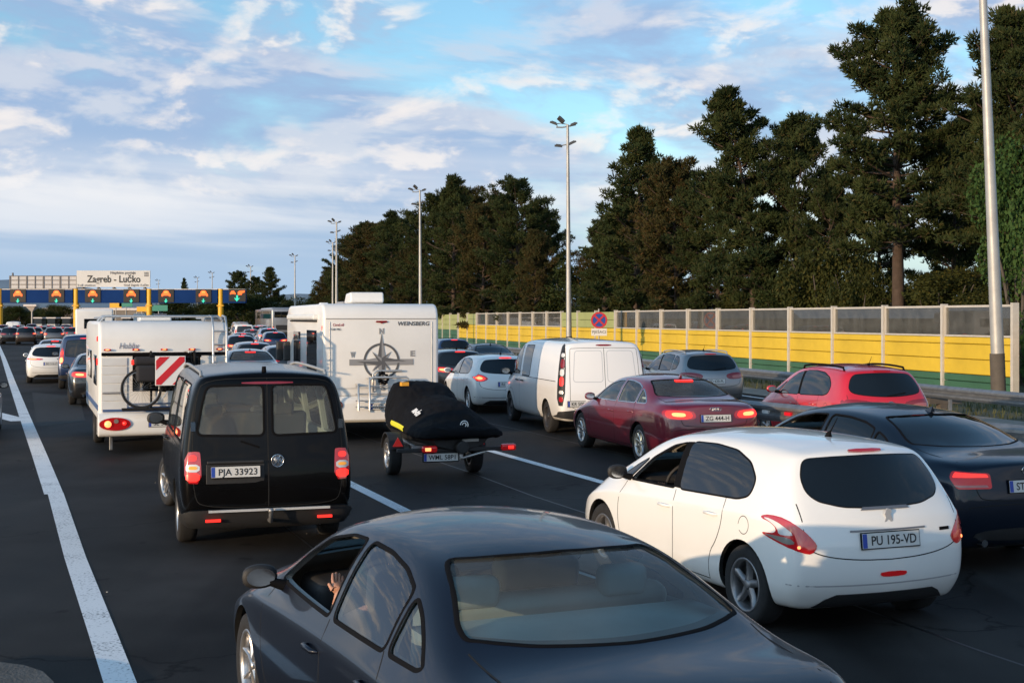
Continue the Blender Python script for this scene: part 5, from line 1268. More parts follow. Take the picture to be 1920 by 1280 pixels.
# ---- sedans
def sedan_type(key, s, r, lv=2, hollow=False, glass=None, chrome=False, lights='wide', open_=False, lit=True, r_glass=None, seat=None, soft=False, rings=False, **k):
    T = CarType(key, derive(SEDAN, s, r=r, lv=lv, **k)); sd, bk = T.side, T.back; g = glass or G_DARK; fm = M_CHROME if chrome else None
    T.window(sd([(0.92, 0.955), (0.68, 1.125), (0.42, 1.25), (0.10, 1.312), (-0.15, 1.325), (-0.185, 0.965)]), LEFTD, g, hollow=hollow, open_=open_, fm=fm, sm=0.05)
    T.window(sd([(-0.255, 0.967), (-0.215, 1.327), (-0.5, 1.322), (-0.78, 1.29), (-0.985, 1.235), (-1.02, 0.985)]), LEFTD, g, hollow=hollow, fm=fm, sm=0.05)
    T.window(sd([(-1.065, 0.987), (-1.035, 1.22), (-1.18, 1.165), (-1.32, 1.09), (-1.44, 1.012), (-1.40, 0.995)]), LEFTD, g, hollow=hollow, fm=fm, sm=0.05)
    T.window(bk([(0.0, 1.105), (0.40, 1.11), (0.64, 1.125), (0.635, 1.16), (0.515, 1.345), (0.25, 1.365), (0.0, 1.372), (-0.25, 1.365), (-0.515, 1.345), (-0.635, 1.16), (-0.64, 1.125), (-0.40, 1.11)]), REARD, r_glass or g, mirror=False, hollow=hollow, name='rear_window', frame=0.024, sm=0.05)
    if hollow:
        T.window([Vector((2 * s[0], y * s[1], z * s[2])) for y, z in [(0.0, 1.06), (0.58, 1.07), (0.64, 1.09), (0.50, 1.33), (0.0, 1.36), (-0.50, 1.33), (-0.64, 1.09), (-0.58, 1.07)]], FRONTD, G_CLEAR, mirror=False, hollow=True, name='windscreen', frame=0.05)
    T.gap(sd([(0.96, 0.93), (0.99, 0.72), (0.96, 0.45), (0.86, 0.30)]), LEFTD); T.gap(sd([(-0.215, 0.96), (-0.24, 0.7), (-0.25, 0.45), (-0.22, 0.28)]), LEFTD)
    T.gap(sd([(-1.02, 0.99), (-1.12, 0.84), (-1.06, 0.70), (-0.95, 0.5), (-0.90, 0.29)]), LEFTD); T.gap(sd([(0.86, 0.285), (-0.9, 0.275)]), LEFTD, sm=0)
    T.gap(bk([(0.66, 1.09), (0.64, 1.04), (0.60, 0.9), (0.56, 0.72), (0.5, 0.68), (0, 0.665)]), REARD)
    T.handle(-0.10 * s[0], 0.80 * s[2]); T.handle(-0.98 * s[0], 0.835 * s[2]); T.mirror_ear(0.80 * s[0], 0.93 * s[2], M_PLAST if hollow and lights == 'flat' else None)
    T.fin(-0.95 * s[0]) if lights != 'flat' else None
    y1 = 0.80
    if lights == 'wide': o = ob(30, [(u * s[1], z * s[2]) for u, z in [(-0.92, 0.79), (-0.90, 0.90), (-0.80, 0.93), (-0.45, 0.945), (-0.36, 0.90), (-0.42, 0.80), (-0.70, 0.775)]])
    elif lights == 'block': o = ob(25, [(u * s[1], z * s[2]) for u, z in [(-0.66, 0.785), (-0.64, 0.925), (-0.30, 0.945), (-0.27, 0.88), (-0.33, 0.785)]])
    else: o = ob(30, [(u * s[1], z * s[2]) for u, z in [(-0.85, 0.80), (-0.83, 0.90), (-0.45, 0.93), (-0.40, 0.84), (-0.55, 0.77)]])
    D = obl(25 if lights == 'block' else 30); i = T.lens(o, D, mat('tail_red_block', (0.30, 0.006, 0.010), 0.2, emit=(1, 0.02, 0.02), es=0.10, coat=0.3) if lights == 'block' else (L_RED if lit else L_RED2), sm=0.03 if lights == 'block' else 2)
    c = sum(o, Vector()) / len(o)
    if lit:
        q = [c + (p - c) * 0.78 for p in o]; T.lens(q, D, L_LIT, 'lit_lens', off=0.010, sub=i)
        q = [c + (p - c) * 0.40 for p in o]; T.lens(q, D, L_HOT, 'bulb', off=0.013, sub=i)
    elif lights != 'block':
        q = [c + (p - c) * 0.85 + Vector((0, 0, -0.045)) for p in o]; q = [Vector((p.x, p.y, min(p.z, c.z - 0.02))) for p in q]; T.lens(q, D, mat('lamp_pink', (0.40, 0.10, 0.09), 0.15, coat=1.0), 'clear_lens', off=0.010, sub=i, sm=0.02)
    if lights == 'block':
        q = [c + (p - c) * 0.84 for p in o]; T.lens([Vector((p.x, p.y, max(p.z, c.z + 0.025))) for p in q], D, L_LIT, 'lit_lens', off=0.010, sub=i, sm=0.01); T.lens([Vector((p.x, p.y, min(p.z, c.z - 0.045))) for p in q], D, mat('lamp_pink', (0.40, 0.10, 0.09), 0.15, coat=0.5), 'clear_lens', off=0.010, sub=i, sm=0.01)
    if lit: T.lens(bk(rect(-0.16, 0.16, 1.335, 1.352)) if lights == 'wide' else bk(rect(-0.16, 0.16, 1.12, 1.135)), REARD, L_LIT, 'brake_light', mirror=False, off=0.012, sm=0)
    T.lens(bk([(0.62, 0.30), (0.55, 0.42), (-0.55, 0.42), (-0.62, 0.30)]), REARD, M_PLAST, 'lower_bumper', mirror=False, off=0.004)
    T.gap(bk([(0.80, 0.60), (0.4, 0.64), (-0.4, 0.64), (-0.80, 0.60)]), REARD, mirror=False)
    T.part('exhaust', MB().tube([(-2.15 * s[0], 0.52, 0.30), (-2.32 * s[0], 0.52, 0.295)], 0.035, 12).mesh('exhaust', M_CHROME))
    if rings: emblem_rings(T, 0.945 * s[2])
    if hollow: T.interior(seat, shelf=(-1.55, -1.0, 1.065), belt=0.95, xs=(0.12, -0.72), hwd=0.66)
    return T.finish()
# ---- hatchbacks, estates, small SUVs
def hatch_type(key, s, r, lv=2, hollow=False, dlo=0, lights='high', rails=None, chrome=False, lit=True, plastic=0.0, glass_lo=1.02, star=False, ant=True, wiper=True, spoiler=True, **k):
    T = CarType(key, derive(HATCH, s, r=r, lv=lv, plastic=plastic, **k)); sd, bk = T.side, T.back; fm = M_CHROME if chrome else None
    T.window(sd([(0.68, 0.93), (0.40, 1.15), (0.10, 1.288), (-0.13, 1.335), (-0.18, 0.95)]), LEFTD, G_TINT if hollow else G_DARK, hollow=hollow, open_=hollow, fm=fm, sm=0.04)
    T.window(sd([(0.92, 0.925), (0.74, 0.928), (0.47, 1.14), (0.66, 1.06)]), LEFTD, G_DARK, frame=0.03, sm=0.03)
    rw = [(-0.27, 0.955), (-0.22, 1.345), (-0.6, 1.358), (-0.95, 1.338), (-1.22, 1.265), (-1.38, 1.15), (-1.37, 1.03), (-1.22, 0.99)] if dlo == 0 else [(-0.27, 0.955), (-0.22, 1.345), (-0.6, 1.358), (-1.02, 1.34), (-1.08, 0.985)]
    T.window(sd(rw), LEFTD, G_DARK, frame=0.03, fm=fm, sm=0.06)
    T.lens(sd([(-0.155, 0.955), (-0.115, 1.338), (-0.235, 1.348), (-0.285, 0.955)]), LEFTD, M_RUB, 'pillar_trim', off=0.003, sm=0.01)
    if dlo: T.window(sd([(-1.14, 0.99), (-1.10, 1.335), (-1.32, 1.31), (-1.50, 1.18), (-1.46, 1.03)]), LEFTD, G_DARK, frame=0.03, fm=fm, sm=0.06)
    gl = glass_lo
    T.window(bk([(-0.30, 1.350), (-0.535, 1.335), (-0.60, 1.20), (-0.60, 1.10), (-0.54, 1.04), (-0.36, 0.995), (0, 0.978), (0.36, 0.995), (0.54, 1.04), (0.60, 1.10), (0.60, 1.20), (0.535, 1.335), (0.30, 1.350), (0, 1.358)] if lights == 'claw' else [(-0.52, gl + 0.005), (-0.65, gl + 0.06), (-0.60, 1.22), (-0.515, 1.325), (-0.40, 1.345), (0, 1.362), (0.40, 1.345), (0.515, 1.325), (0.60, 1.22), (0.65, gl + 0.06), (0.52, gl + 0.005), (0, gl - 0.03)]), REARD, G_DARK, mirror=False, name='rear_window', frame=0.02, sm=0.06 if lights == 'claw' else 2)
    T.gap(sd([(0.74, 0.92), (0.82, 0.72), (0.80, 0.45), (0.72, 0.30)]), LEFTD); T.gap(sd([(-0.21, 0.94), (-0.24, 0.7), (-0.24, 0.45), (-0.2, 0.28)]), LEFTD)
    T.gap(sd([(-1.05, 0.97), (-1.06, 0.80), (-0.98, 0.62), (-0.86, 0.5), (-0.82, 0.28)]), LEFTD); T.gap(sd([(0.72, 0.285), (-0.82, 0.275)]), LEFTD, sm=0)
    T.gap(bk([(0.70, 1.02), (0.70, 0.70), (0.56, 0.635), (0.3, 0.60), (0.0, 0.592)]), REARD)
    T.handle(-0.08 * s[0], 0.79 * s[2]); T.handle(-0.88 * s[0], 0.825 * s[2]); T.mirror_ear(0.70 * s[0], 0.935 * s[2], M_PLAST if lights == 'claw' else None)
    T.gap([Vector(((-1.38 + 0.075 * cos(q * 0.7)) * s[0], 0.9, (0.80 + 0.075 * sin(q * 0.7)) * s[2])) for q in range(9)], LEFTD, mirror=False, w=0.006)
    def O(a, uz): return ob(a, [(u * s[1], z * s[2]) for u, z in uz])
    if lights == 'claw':
        D = obl(35); o = O(35, [(-.232, .905), (-.30, .925), (-.42, .915), (-.54, .845), (-.63, .755), (-.655, .71), (-.61, .655), (-.55, .665), (-.40, .715), (-.26, .765), (-.238, .785), (-.30, .79), (-.335, .795), (-.352, .82), (-.335, .85), (-.29, .875), (-.24, .885)])
        i = T.lens(o, D, mat('tail_claw', (0.36, 0.008, 0.014), 0.10, emit=(1, 0.02, 0.03), es=0.05, coat=1.0), sm=1)
        T.lens(O(35, [(-.25, .897), (-.31, .897), (-.40, .865), (-.49, .795), (-.43, .79), (-.375, .79), (-.365, .83), (-.32, .87)]), D, L_WHITE, 'reverse_lens', off=0.011, sub=i, sm=1)
        T.lens(O(35, [(-.252, .782), (-.32, .779), (-.45, .775), (-.50, .735), (-.44, .72), (-.33, .755)]), D, mat('lamp_smoke', (0.22, 0.20, 0.18), 0.12, coat=1.0), 'indicator_lens', off=0.011, sub=i, sm=1)
        T.lens(O(35, [(-.50, .765), (-.625, .75), (-.64, .71), (-.605, .675), (-.53, .69), (-.51, .73)]), D, L_RED, 'lit_lens', off=0.011, sub=i, sm=1)
        T.lens(O(35, [(-.505, .712), (-.525, .722), (-.535, .702), (-.515, .692)]), D, L_HOT, 'bulb', off=0.014, sub=i, sm=1)
    else:
        D = obl(32); o = {'high': O(32, [(-.72, .93), (-.70, .84), (-.55, .82), (-.36, .86), (-.26, .96), (-.40, .97), (-.60, .96)]),
            'star': O(32, [(-.70, .90), (-.71, .86), (-.60, .80), (-.42, .82), (-.40, .86), (-.22, .93), (-.40, .935), (-.46, 1.0), (-.62, .95)]),
            'bar': O(32, [(-.98, .885), (-.98, .93), (-.70, .945), (-.34, .95), (-.30, .93), (-.42, .90), (-.7, .885)]),
            'wrap': O(32, [(-.90, .80), (-.92, .90), (-.70, .95), (-.38, .955), (-.33, .90), (-.45, .82), (-.70, .785)]),
            'tall': O(32, [(-.58, .80), (-.56, 1.30), (-.46, 1.33), (-.40, 1.28), (-.40, 1.0), (-.36, .80)])}[lights]
        i = T.lens(o, D, L_RED if lit else L_RED2, sm=1); c = sum(o, Vector()) / len(o)
        if lit:
            T.lens([c + (p - c) * 0.72 for p in o], D, L_LIT, 'lit_lens', off=0.010, sub=i); T.lens([c + (p - c) * 0.42 for p in o], D, L_HOT, 'bulb', off=0.013, sub=i)
        else: T.lens([c + (p - c) * 0.5 + Vector((0, 0, -0.02)) for p in o], D, mat('lamp_pink', (0.42, 0.08, 0.08), 0.15, coat=1.0), 'clear_lens', off=0.010, sub=i)
    T.lens(bk(rect(-0.15, 0.15, 1.378, 1.397)), REARD, (L_RED if lights == 'claw' else L_LIT) if lit else L_RED, 'brake_light', mirror=False, off=0.014, sm=1, step=0.03)
    T.lens(bk([(0.60, 0.235), (0.52, 0.30), (0.44, 0.335), (-0.44, 0.335), (-0.52, 0.30), (-0.60, 0.235)]), REARD, M_PLAST, 'lower_bumper', mirror=False, off=0.006, sm=0)
    T.gap(bk([(0.80, 0.42), (0.5, 0.405), (-0.5, 0.405), (-0.80, 0.42)]), REARD, mirror=False, w=0.012, mt=mat('crease_shade', (0.35, 0.35, 0.36), 0.5) if key == 'hatch_claw' else None)  # claw lamp hatchback: shade of the bumper crease painted as a grey strip
    if wiper: T.wiper(bk([(0.03, gl - 0.02), (-0.32, gl + 0.03)]), REARD)
    if ant: T.antenna(-1.28 * s[0], 0.0, 0.17)
    if rails: T.rails(-1.45 * s[0], 0.05 * s[0], 0.555 * s[1], rails)
    if hollow:
        T.window([Vector((2 * s[0], y * s[1], z * s[2])) for y, z in [(0.0, 1.05), (0.6, 1.06), (0.66, 1.08), (0.52, 1.33), (0.0, 1.36), (-0.52, 1.33), (-0.66, 1.08), (-0.6, 1.06)]], FRONTD, G_CLEAR, mirror=False, hollow=True, name='windscreen', frame=0.05)
        T.interior(belt=0.93, xs=(0.10, -0.75), hwd=0.64, dash=0.72)
    return T
# ---- vans
def van_type(key, s, r, kind, lv=2, hollow=False, **k):
    T = CarType(key, derive(VAN, s, r=r, lv=lv, **k)); sd, bk = T.side, T.back; g = G_CLEAR if hollow else G_DARK
    T.window(sd([(1.66, 1.13), (1.42, 1.40), (1.18, 1.66), (0.98, 1.76), (0.72, 1.78), (0.68, 1.15)]), LEFTD, G_DARK if not hollow else G_CLEAR, hollow=hollow, sm=0.06)
    if kind == 'kombi':
        T.window(sd([(0.58, 1.16), (0.60, 1.78), (-0.62, 1.79), (-0.66, 1.16)]), LEFTD, g, hollow=hollow, sm=0.08); T.window(sd([(-0.78, 1.16), (-0.76, 1.79), (-1.95, 1.78), (-2.12, 1.17)]), LEFTD, g, hollow=hollow, sm=0.08)
    if kind == 'panel': T.window(sd([(0.50, 1.13), (0.52, 1.78), (-0.12, 1.79), (-0.12, 1.13)]), LEFTD, G_DARK, sm=0.04, frame=0.04)
    if kind == 'small': T.window(sd([(0.55, 1.16), (0.57, 1.74), (-0.75, 1.74), (-0.8, 1.16)]), LEFTD, G_DARK); T.window(sd([(-0.9, 1.16), (-0.88, 1.74), (-1.95, 1.72), (-2.05, 1.18)]), LEFTD, G_DARK)
    if kind == 'kombi':
        T.window(bk([(0.045, 1.25), (0.045, 1.795), (0.65, 1.785), (0.70, 1.60), (0.765, 1.265)]), REARD, G_REAR if hollow else G_DARK, hollow=False if not hollow else True, name='rear_window', frame=0.028, sm=0.07)
        if hollow: T.cuts.append(([Vector((-p.x, p.y)) for p in T.cuts[-1][0]][::-1], *T.cuts[-1][1:]))
        T.gap(bk([(0.006, 1.86), (0.006, 0.50)]), REARD, mirror=False, sm=0, w=0.012); T.gap(bk([(0.0, 1.865), (0.68, 1.855), (0.76, 1.68), (0.815, 1.2), (0.80, 0.62), (0.70, 0.51), (0, 0.50)]), REARD)
        D = obl(20); U = [(-1.40, 0)]
        o = [Vector((0, y, z)) for y, z in [(0.715, 0.76), (0.725, 1.07), (0.74, 1.10), (0.885, 1.09), (0.89, 0.77)]]; i = T.lens(o, REARD, L_RED, sm=1)
        T.lens([Vector((0, y, z)) for y, z in rect(0.735, 0.875, 0.885, 0.965)], REARD, L_WHITE, 'reverse_lens', off=0.010, sub=i, sm=1)
        T.lens([Vector((0, y, z)) for y, z in rect(0.735, 0.875, 0.785, 0.875)], REARD, L_LIT, 'lit_lens', off=0.010, sub=i, sm=1); T.lens([Vector((0, y, z)) for y, z in rect(0.76, 0.85, 0.91, 0.945)], REARD, L_AMB, 'indicator_lens', off=0.013, sub=i, sm=1)
        T.lens([Vector((0, y, z)) for y, z in rect(0.765, 0.85, 1.0, 1.06)], REARD, L_LIT, 'bulb', off=0.012, sub=i, sm=2)
        T.lens(bk(rect(-0.28, 0.28, 1.80, 1.825)), REARD, L_RED2, 'brake_light', mirror=False, sm=1)
        T.part('hinge', MB().box((-2.36 * s[0], 0.80 * s[1], 1.36 * s[2]), (0.07, 0.05, 0.10)).mesh('hinge', M_CHROME), mirror=True)
        h, n = T.sf.cast(Vector((-3, 0.36, 0.97)), REARD); mb = MB(); mb.box((h.x - 0.018, 0.36, 0.985), (0.05, 0.60, 0.03)); mb.box((h.x - 0.014, 0.36, 0.86), (0.03, 0.62, 0.21)); T.part('plate_recess', bevel_mesh(mb.mesh('plate_recess', M_PLAST), 0.008))
        # rear bumper with a bright strip, reflectors and tow ball
        T.lens([Vector((-2.4, y, z)) for y, z in [(0.89, 0.36), (0.89, 0.46), (0.80, 0.50), (-0.80, 0.50), (-0.89, 0.46), (-0.89, 0.36), (-0.80, 0.31), (0.80, 0.31)]], REARD, M_PLAST, 'bumper', mirror=False, off=0.05, sm=1)
        h, n = T.sf.cast(Vector((-3, 0, 0.44)), REARD)
        mb = MB(); mb.box((h.x - 0.085, 0, 0.478), (0.03, 1.30, 0.024)); T.part('bumper_strip', mb.mesh('bumper_strip', mat('bright_strip', (0.65, 0.65, 0.64), 0.3, metal=0.3)))
        T.part('reflector', MB().box((h.x - 0.045, 0.60, 0.375), (0.03, 0.16, 0.026)).mesh('reflector', L_LIT), mirror=True)
        mb = MB(); mb.tube([(h.x + 0.1, 0, 0.36), (h.x - 0.14, 0, 0.36), (h.x - 0.16, 0, 0.45)], 0.022, 8); mb.lathe([(0.001, 0.03), (0.026, 0.02), (0.03, 0.0), (0.026, -0.02), (0.012, -0.03)], 12, 'Z', (h.x - 0.16, 0, 0.475)); T.part('tow_ball', mb.mesh('tow_ball', M_STEEL))
        T.wiper(bk([(0.10, 1.13), (0.30, 1.20)]), REARD); emblem_round(T, 0.985, -0.09, 0.065, VWM)
        T.rails(-2.0, 0.75, 0.69, M_POLE, 0.04)
        T.part('roof_aerial', MB().tube([(-2.2, 0.02, 1.90), (-2.2, 0.02, 1.985)], [0.03, 0.022], 10).mesh('roof_aerial', M_RUB))
    if kind == 'panel':
        T.gap(bk([(0.006, 1.80), (0.006, 0.50)]), REARD, mirror=False, sm=0, w=0.010); T.gap(bk([(0.0, 1.79), (0.66, 1.785), (0.70, 1.75), (0.73, 0.9), (0.73, 0.52), (0, 0.50)]), REARD, sm=1)
        seam = mat('door_press_line', (0.45, 0.47, 0.5), 0.5)
        T.gap(bk([(0.05, 1.735), (0.60, 1.73), (0.655, 1.10), (0.05, 1.10)]), REARD, w=0.012, closed=True, mt=seam, sm=0.07)
        D = obl(30); o = ob(30, [(u, z) for u, z in [(-.62, .62), (-.60, 1.60), (-.555, 1.82), (-.50, 1.88), (-.44, 1.80), (-.42, 1.2), (-.42, .62)]]); i = T.lens(o, D, M_PLAST, 'corner_panel', sm=1)
        for nm, z0, z1, mm in (('tail_light', 1.60, 1.68, L_WHITE), ('tail_light', 1.38, 1.56, L_RED2), ('tail_light', 1.22, 1.36, L_WHITE), ('tail_light', 1.02, 1.20, L_LIT), ('tail_light', .86, .93, L_WHITE), ('tail_light', .70, .80, L_RED)):
            T.lens(ob(30, [(-.585, z0), (-.575, z1), (-.485, z1), (-.485, z0)]), D, mm, nm, off=0.012, sm=1, sub=i)
        T.lens(bk(rect(-0.16, 0.16, 1.825, 1.86)), REARD, L_RED2, 'brake_light', mirror=False, sm=1)
        T.part('door_handle', MB().box((-2.70, -0.12, 0.97), (0.05, 0.30, 0.05)).mesh('door_handle', M_PLAST))
        T.lens([Vector((-2.4, y, z)) for y, z in [(0.93, 0.34), (0.93, 0.56), (-0.93, 0.56), (-0.93, 0.34)]], REARD, M_PLAST, 'bumper', mirror=False, off=0.05, sm=1)
    if kind == 'small':
        T.window(bk([(0, 1.16), (0.66, 1.17), (0.70, 1.22), (0.64, 1.70), (0.58, 1.74), (0, 1.755), (-0.58, 1.74), (-0.64, 1.70), (-0.70, 1.22), (-0.66, 1.17)]), REARD, G_DARK, mirror=False, name='rear_window', frame=0.03)
        D = obl(30); o = ob(30, [(u, z) for u, z in [(-.48, .86), (-.46, 1.30), (-.40, 1.42), (-.35, 1.30), (-.33, .86)]]); i = T.lens(o, D, L_RED, sm=1); T.lens(ob(30, [(-.46, .90), (-.45, 1.08), (-.36, 1.08), (-.35, .90)]), D, L_HOT, 'bulb', off=0.012, sub=i); T.lens(ob(30, [(-.45, 1.14), (-.44, 1.30), (-.37, 1.30), (-.36, 1.14)]), D, L_LIT, 'lit_lens', off=0.012, sub=i)
        T.lens(bk(rect(-0.2, 0.2, 1.80, 1.825)), REARD, L_LIT, 'brake_light', mirror=False, sm=1)
        T.lens([Vector((-2.4, y, z)) for y, z in [(0.85, 0.34), (0.85, 0.52), (-0.85, 0.52), (-0.85, 0.34)]], REARD, M_PLAST, 'bumper', mirror=False, off=0.04, sm=1)
    T.gap(sd([(1.70, 1.10), (1.75, 0.8), (1.62, 0.72), (1.30, 0.82), (1.05, 0.60), (0.95, 0.36)]), LEFTD, sm=1); T.gap(sd([(0.64, 1.82), (0.63, 0.36)]), LEFTD, sm=0); T.gap(sd([(-0.72, 1.82), (-0.72, 0.5), (-0.9, 0.36)]), LEFTD, sm=0)
    T.gap(sd([(0.6, 1.10), (-2.1, 1.10)]), LEFTD, sm=0, w=0.014)
    T.handle(0.82 * s[0], 1.0 * s[2], M_PLAST); T.handle(0.40 * s[0], 1.0 * s[2], M_PLAST); T.mirror_ear(1.52 * s[0], 1.10 * s[2], M_PLAST, 1.2)
    if hollow:
        T.window([Vector((2, y, z)) for y, z in [(0.0, 1.20), (0.7, 1.21), (0.74, 1.24), (0.66, 1.70), (0.6, 1.76), (0.0, 1.80), (-0.6, 1.76), (-0.66, 1.70), (-0.74, 1.24), (-0.7, 1.21)]], FRONTD, G_CLEAR, mirror=False, hollow=True, name='windscreen', frame=0.06)
        T.interior(belt=1.16, xs=(0.85, -0.2), hwd=0.76, dash=1.55)
    return T
# ------------------------------------------------------------------ vehicles: kinds
sedan_type('sedan_grey', (1, 1, 0.985), 0.318, lv=3, hollow=True, glass=G_TINT, r_glass=G_REAR, open_=True, lit=False, lights='flat', seat=M_SEATB)
T = hatch_type('hatch_claw', (1, 1, 0.985), 0.313, lv=3, hollow=True, lights='claw', lit=True, ant=True, wiper=False, crease={3: 0.5, 1: 0.3})
M_ALU_ = mat('emblem_silver', (0.55, 0.56, 0.58), 0.35, metal=0.4)
emb = MB(); h, n = T.sf.cast(Vector((-3, 0, 0.90)), REARD)
emb.prism([(-.005, .06), (.02, .055), (.035, .035), (.02, .02), (.03, 0), (.045, -.03), (.03, -.055), (.015, -.03), (0, -.02), (-.02, -.05), (-.04, -.055), (-.02, -.01), (-.03, .02), (-.02, .045)], lambda a, b, d: (h.x + d, -a, h.z + b), -0.012, 0.004); T.part('emblem', emb.mesh('emblem', M_ALU_, True))
T.lens(T.back([(0.10, 0.475), (0.085, 0.50), (-0.135, 0.50), (-0.15, 0.475), (-0.11, 0.46), (0.06, 0.46)]), REARD, L_RED, 'fog_light', mirror=False, sm=1)
T.lens(T.back([(0.34, 0.808), (0.34, 0.822), (-0.34, 0.822), (-0.34, 0.808)]), REARD, M_ALLOYD, 'plate_lip', mirror=False, sm=0, off=0.008)
T.lens(T.back([(0.22, 0.963), (0.20, 0.985), (-0.20, 0.985), (-0.22, 0.963)]), REARD, M_ALLOYD, 'tailgate_handle', mirror=False, sm=0, off=0.010)
T.lens(T.back(rect(-0.60, -0.50, 0.775, 0.80)), REARD, M_RUB, 'badge', mirror=False, sm=0, off=0.006); T.finish()
van_type('van_kombi', (1, 1, 1), 0.335, 'kombi', hollow=True, plate_out=0.045).finish()
sedan_type('sedan_red', (1.04, 1.005, 1.0), 0.325, lights='wide', chrome=True, rings=True, lv=3, hollow=True, glass=G_CLEAR, r_glass=G_REAR)
T = sedan_type('sedan_blue', (1.088, 1.022, 1.02), 0.335, lights='block', lit=False, lv=3, rings=True, hollow=True, glass=G_DARK, r_glass=G_DARK, open_=True)
van_type('van_panel', (1.104, 1.027, 1.0), 0.335, 'panel').finish()
van_type('van_small', (0.90, 0.965, 0.945), 0.31, 'small').finish()
T = hatch_type('hatch_star', (1.10, 1.04, 1.0), 0.318, lights='star'); T.finish()
T = hatch_type('estate_bar', (1.165, 1.03, 0.97), 0.32, lights='bar', dlo=1); T.finish()
T = hatch_type('hatch_dark', (1.06, 1.02, 1.0), 0.31, lights='wrap'); emblem_round(T, 0.82, 0.0, 0.05); T.finish()
T = hatch_type('mpv', (1.06, 1.005, 1.075), 0.315, lights='wrap', rails=M_RUB, dlo=0, lit=False); emblem_round(T, 0.93, 0.0, 0.06, VWM); T.finish()
T = hatch_type('suv', (1.125, 1.03, 1.055), 0.335, lights='wrap', rails=M_POLE, dlo=1, plastic=0.34, lit=False); T.finish()
T = hatch_type('suv_lit', (1.14, 1.04, 1.10), 0.335, lights='high', rails=M_POLE, dlo=1, plastic=0.30); T.finish()
P_GREY = paint('dark_grey', (0.005, 0.008, 0.018), 0.3, 0.4, coat=0.5, dust_veil=0.04)
P_WHITE = paint('white', (0.80, 0.80, 0.78), 0, 0.4); P_BLACK = paint('black', (0.002, 0.002, 0.0024), 0, 0.2, coat=0.15, dust_veil=0.02)
P_DBLUE = paint('dark_blue', (0.004, 0.009, 0.020), 0.2, 0.3, coat=0.5, dust_veil=0.06); P_RED = paint('wine_red', (0.13, 0.002, 0.014), 0.0, 0.35, dust_veil=0.12)
P_RED2 = paint('bright_red', (0.52, 0.008, 0.020), 0.0, 0.3, dust_veil=0.2); P_SILVER = paint('silver', (0.27, 0.275, 0.28), 0.7, 0.35)
P_VWHITE = paint('van_white', (0.82, 0.82, 0.81), 0, 0.45); P_NAVY = paint('navy', (0.010, 0.028, 0.085), 0.35, 0.3, dust_veil=0.15)
P_MID = paint('mid_grey', (0.12, 0.115, 0.115), 0.6, 0.35); P_BLACK2 = paint('anthracite', (0.012, 0.013, 0.016), 0.4, 0.3, dust_veil=0.12)
P_BEIGE = paint('champagne', (0.42, 0.38, 0.33), 0.6, 0.35); P_LBLUE = paint('pale_blue', (0.30, 0.38, 0.50), 0.5, 0.35)
def at(u, Y): q = P(u, Y=Y); return (q.x, q.y)
# ------------------------------------------------------------------ vehicles: the near ones
car('sedan_grey', 'sedan', 'dark grey sedan in the foreground with its driver window open', (-0.20, 6.98), 23.6, P_GREY, style='seven', plate='ZG 418-KT')
car('hatch_claw', 'hatchback', 'white hatchback with dark rear window and claw shaped tail lights', (2.09, 12.0), 21.8, P_WHITE, style='star', plate='PU 195-VD', alloy=M_ALLOYD)
vk = car('van_kombi', 'minibus', 'black minibus with twin rear windows and roof rails', (-3.2, 15.95), 17.2, P_BLACK, cat='van', plate='PJA 33923', style='five', steer=0.25); vk.scale = (0.97, 0.94, 0.955)
car('sedan_red', 'sedan', 'wine red sedan with glowing tail lights beside the white panel van', (2.56, 23.6), 16.5, P_RED, style='ten', plate='ZG 444-H')
car('sedan_blue', 'sedan', 'dark blue sedan behind the white hatchback, cut by the right edge', (4.02, 15.0), 20.5, P_DBLUE, style='five', plate='ST 296-PN')
car('van_panel', 'panel_van', 'white panel van with black corner lamps and closed rear doors', (1.27, 29.8), 13.5, P_VWHITE, cat='van', plate='KR 508-RD', plate_at=(0.55, 0.66), style='steel')
car('mpv', 'compact_car', 'bright red compact car with black roof rails behind the median guard rail', (5.95, 24.6), 11.5, P_RED2, style='five', plate='DU 733-FA')
car('suv', 'compact_suv', 'silver compact SUV with dark red lamps near the yellow barrier', (4.72, 36.4), 12.0, P_SILVER, style='five', plate='ZD 620-PL')
car('hatch_star', 'hatchback', 'white hatchback with bright star shaped lamps left of the panel van', (-0.64, 35.6), 14.0, P_WHITE, style='ten', plate='RI 731-PB')
car('hatch_dark', 'hatchback', 'black hatchback between the motorhome and the white hatchback', at(838, 41.5), 15, P_BLACK2, style='five', plate='VZ 207-LM')
car('hatch_dark', 'hatchback', 'dark blue hatchback showing its roof past the motorhome corner', at(836, 63), 15, P_NAVY)
car('sedan_blue', 'coupe', 'dark blue low car beyond the white hatchback before the yellow barrier', at(908, 50.5), 13, P_DBLUE)
car('estate_bar', 'estate_car', 'low white sporty estate with one thin red light bar', at(96, 51.3), 19, P_WHITE, plate='SO 516-IT')
car('sedan_red', 'sedan', 'pale blue car just ahead of the low white estate', at(103, 62), 19, P_LBLUE)
car('van_small', 'small_van', 'small navy van with bright orange lamp beside the caravan', at(160, 47), 18.5, P_NAVY, cat='van')
car('sedan_red', 'sedan', 'dark sedan squeezed left of the caravan with one lit lamp', at(188, 38.6), 19, P_BLACK2)
car('hatch_claw', 'hatchback', 'white car at the left edge of which only a sliver shows', (-11.42, 27.3), 18, P_WHITE)
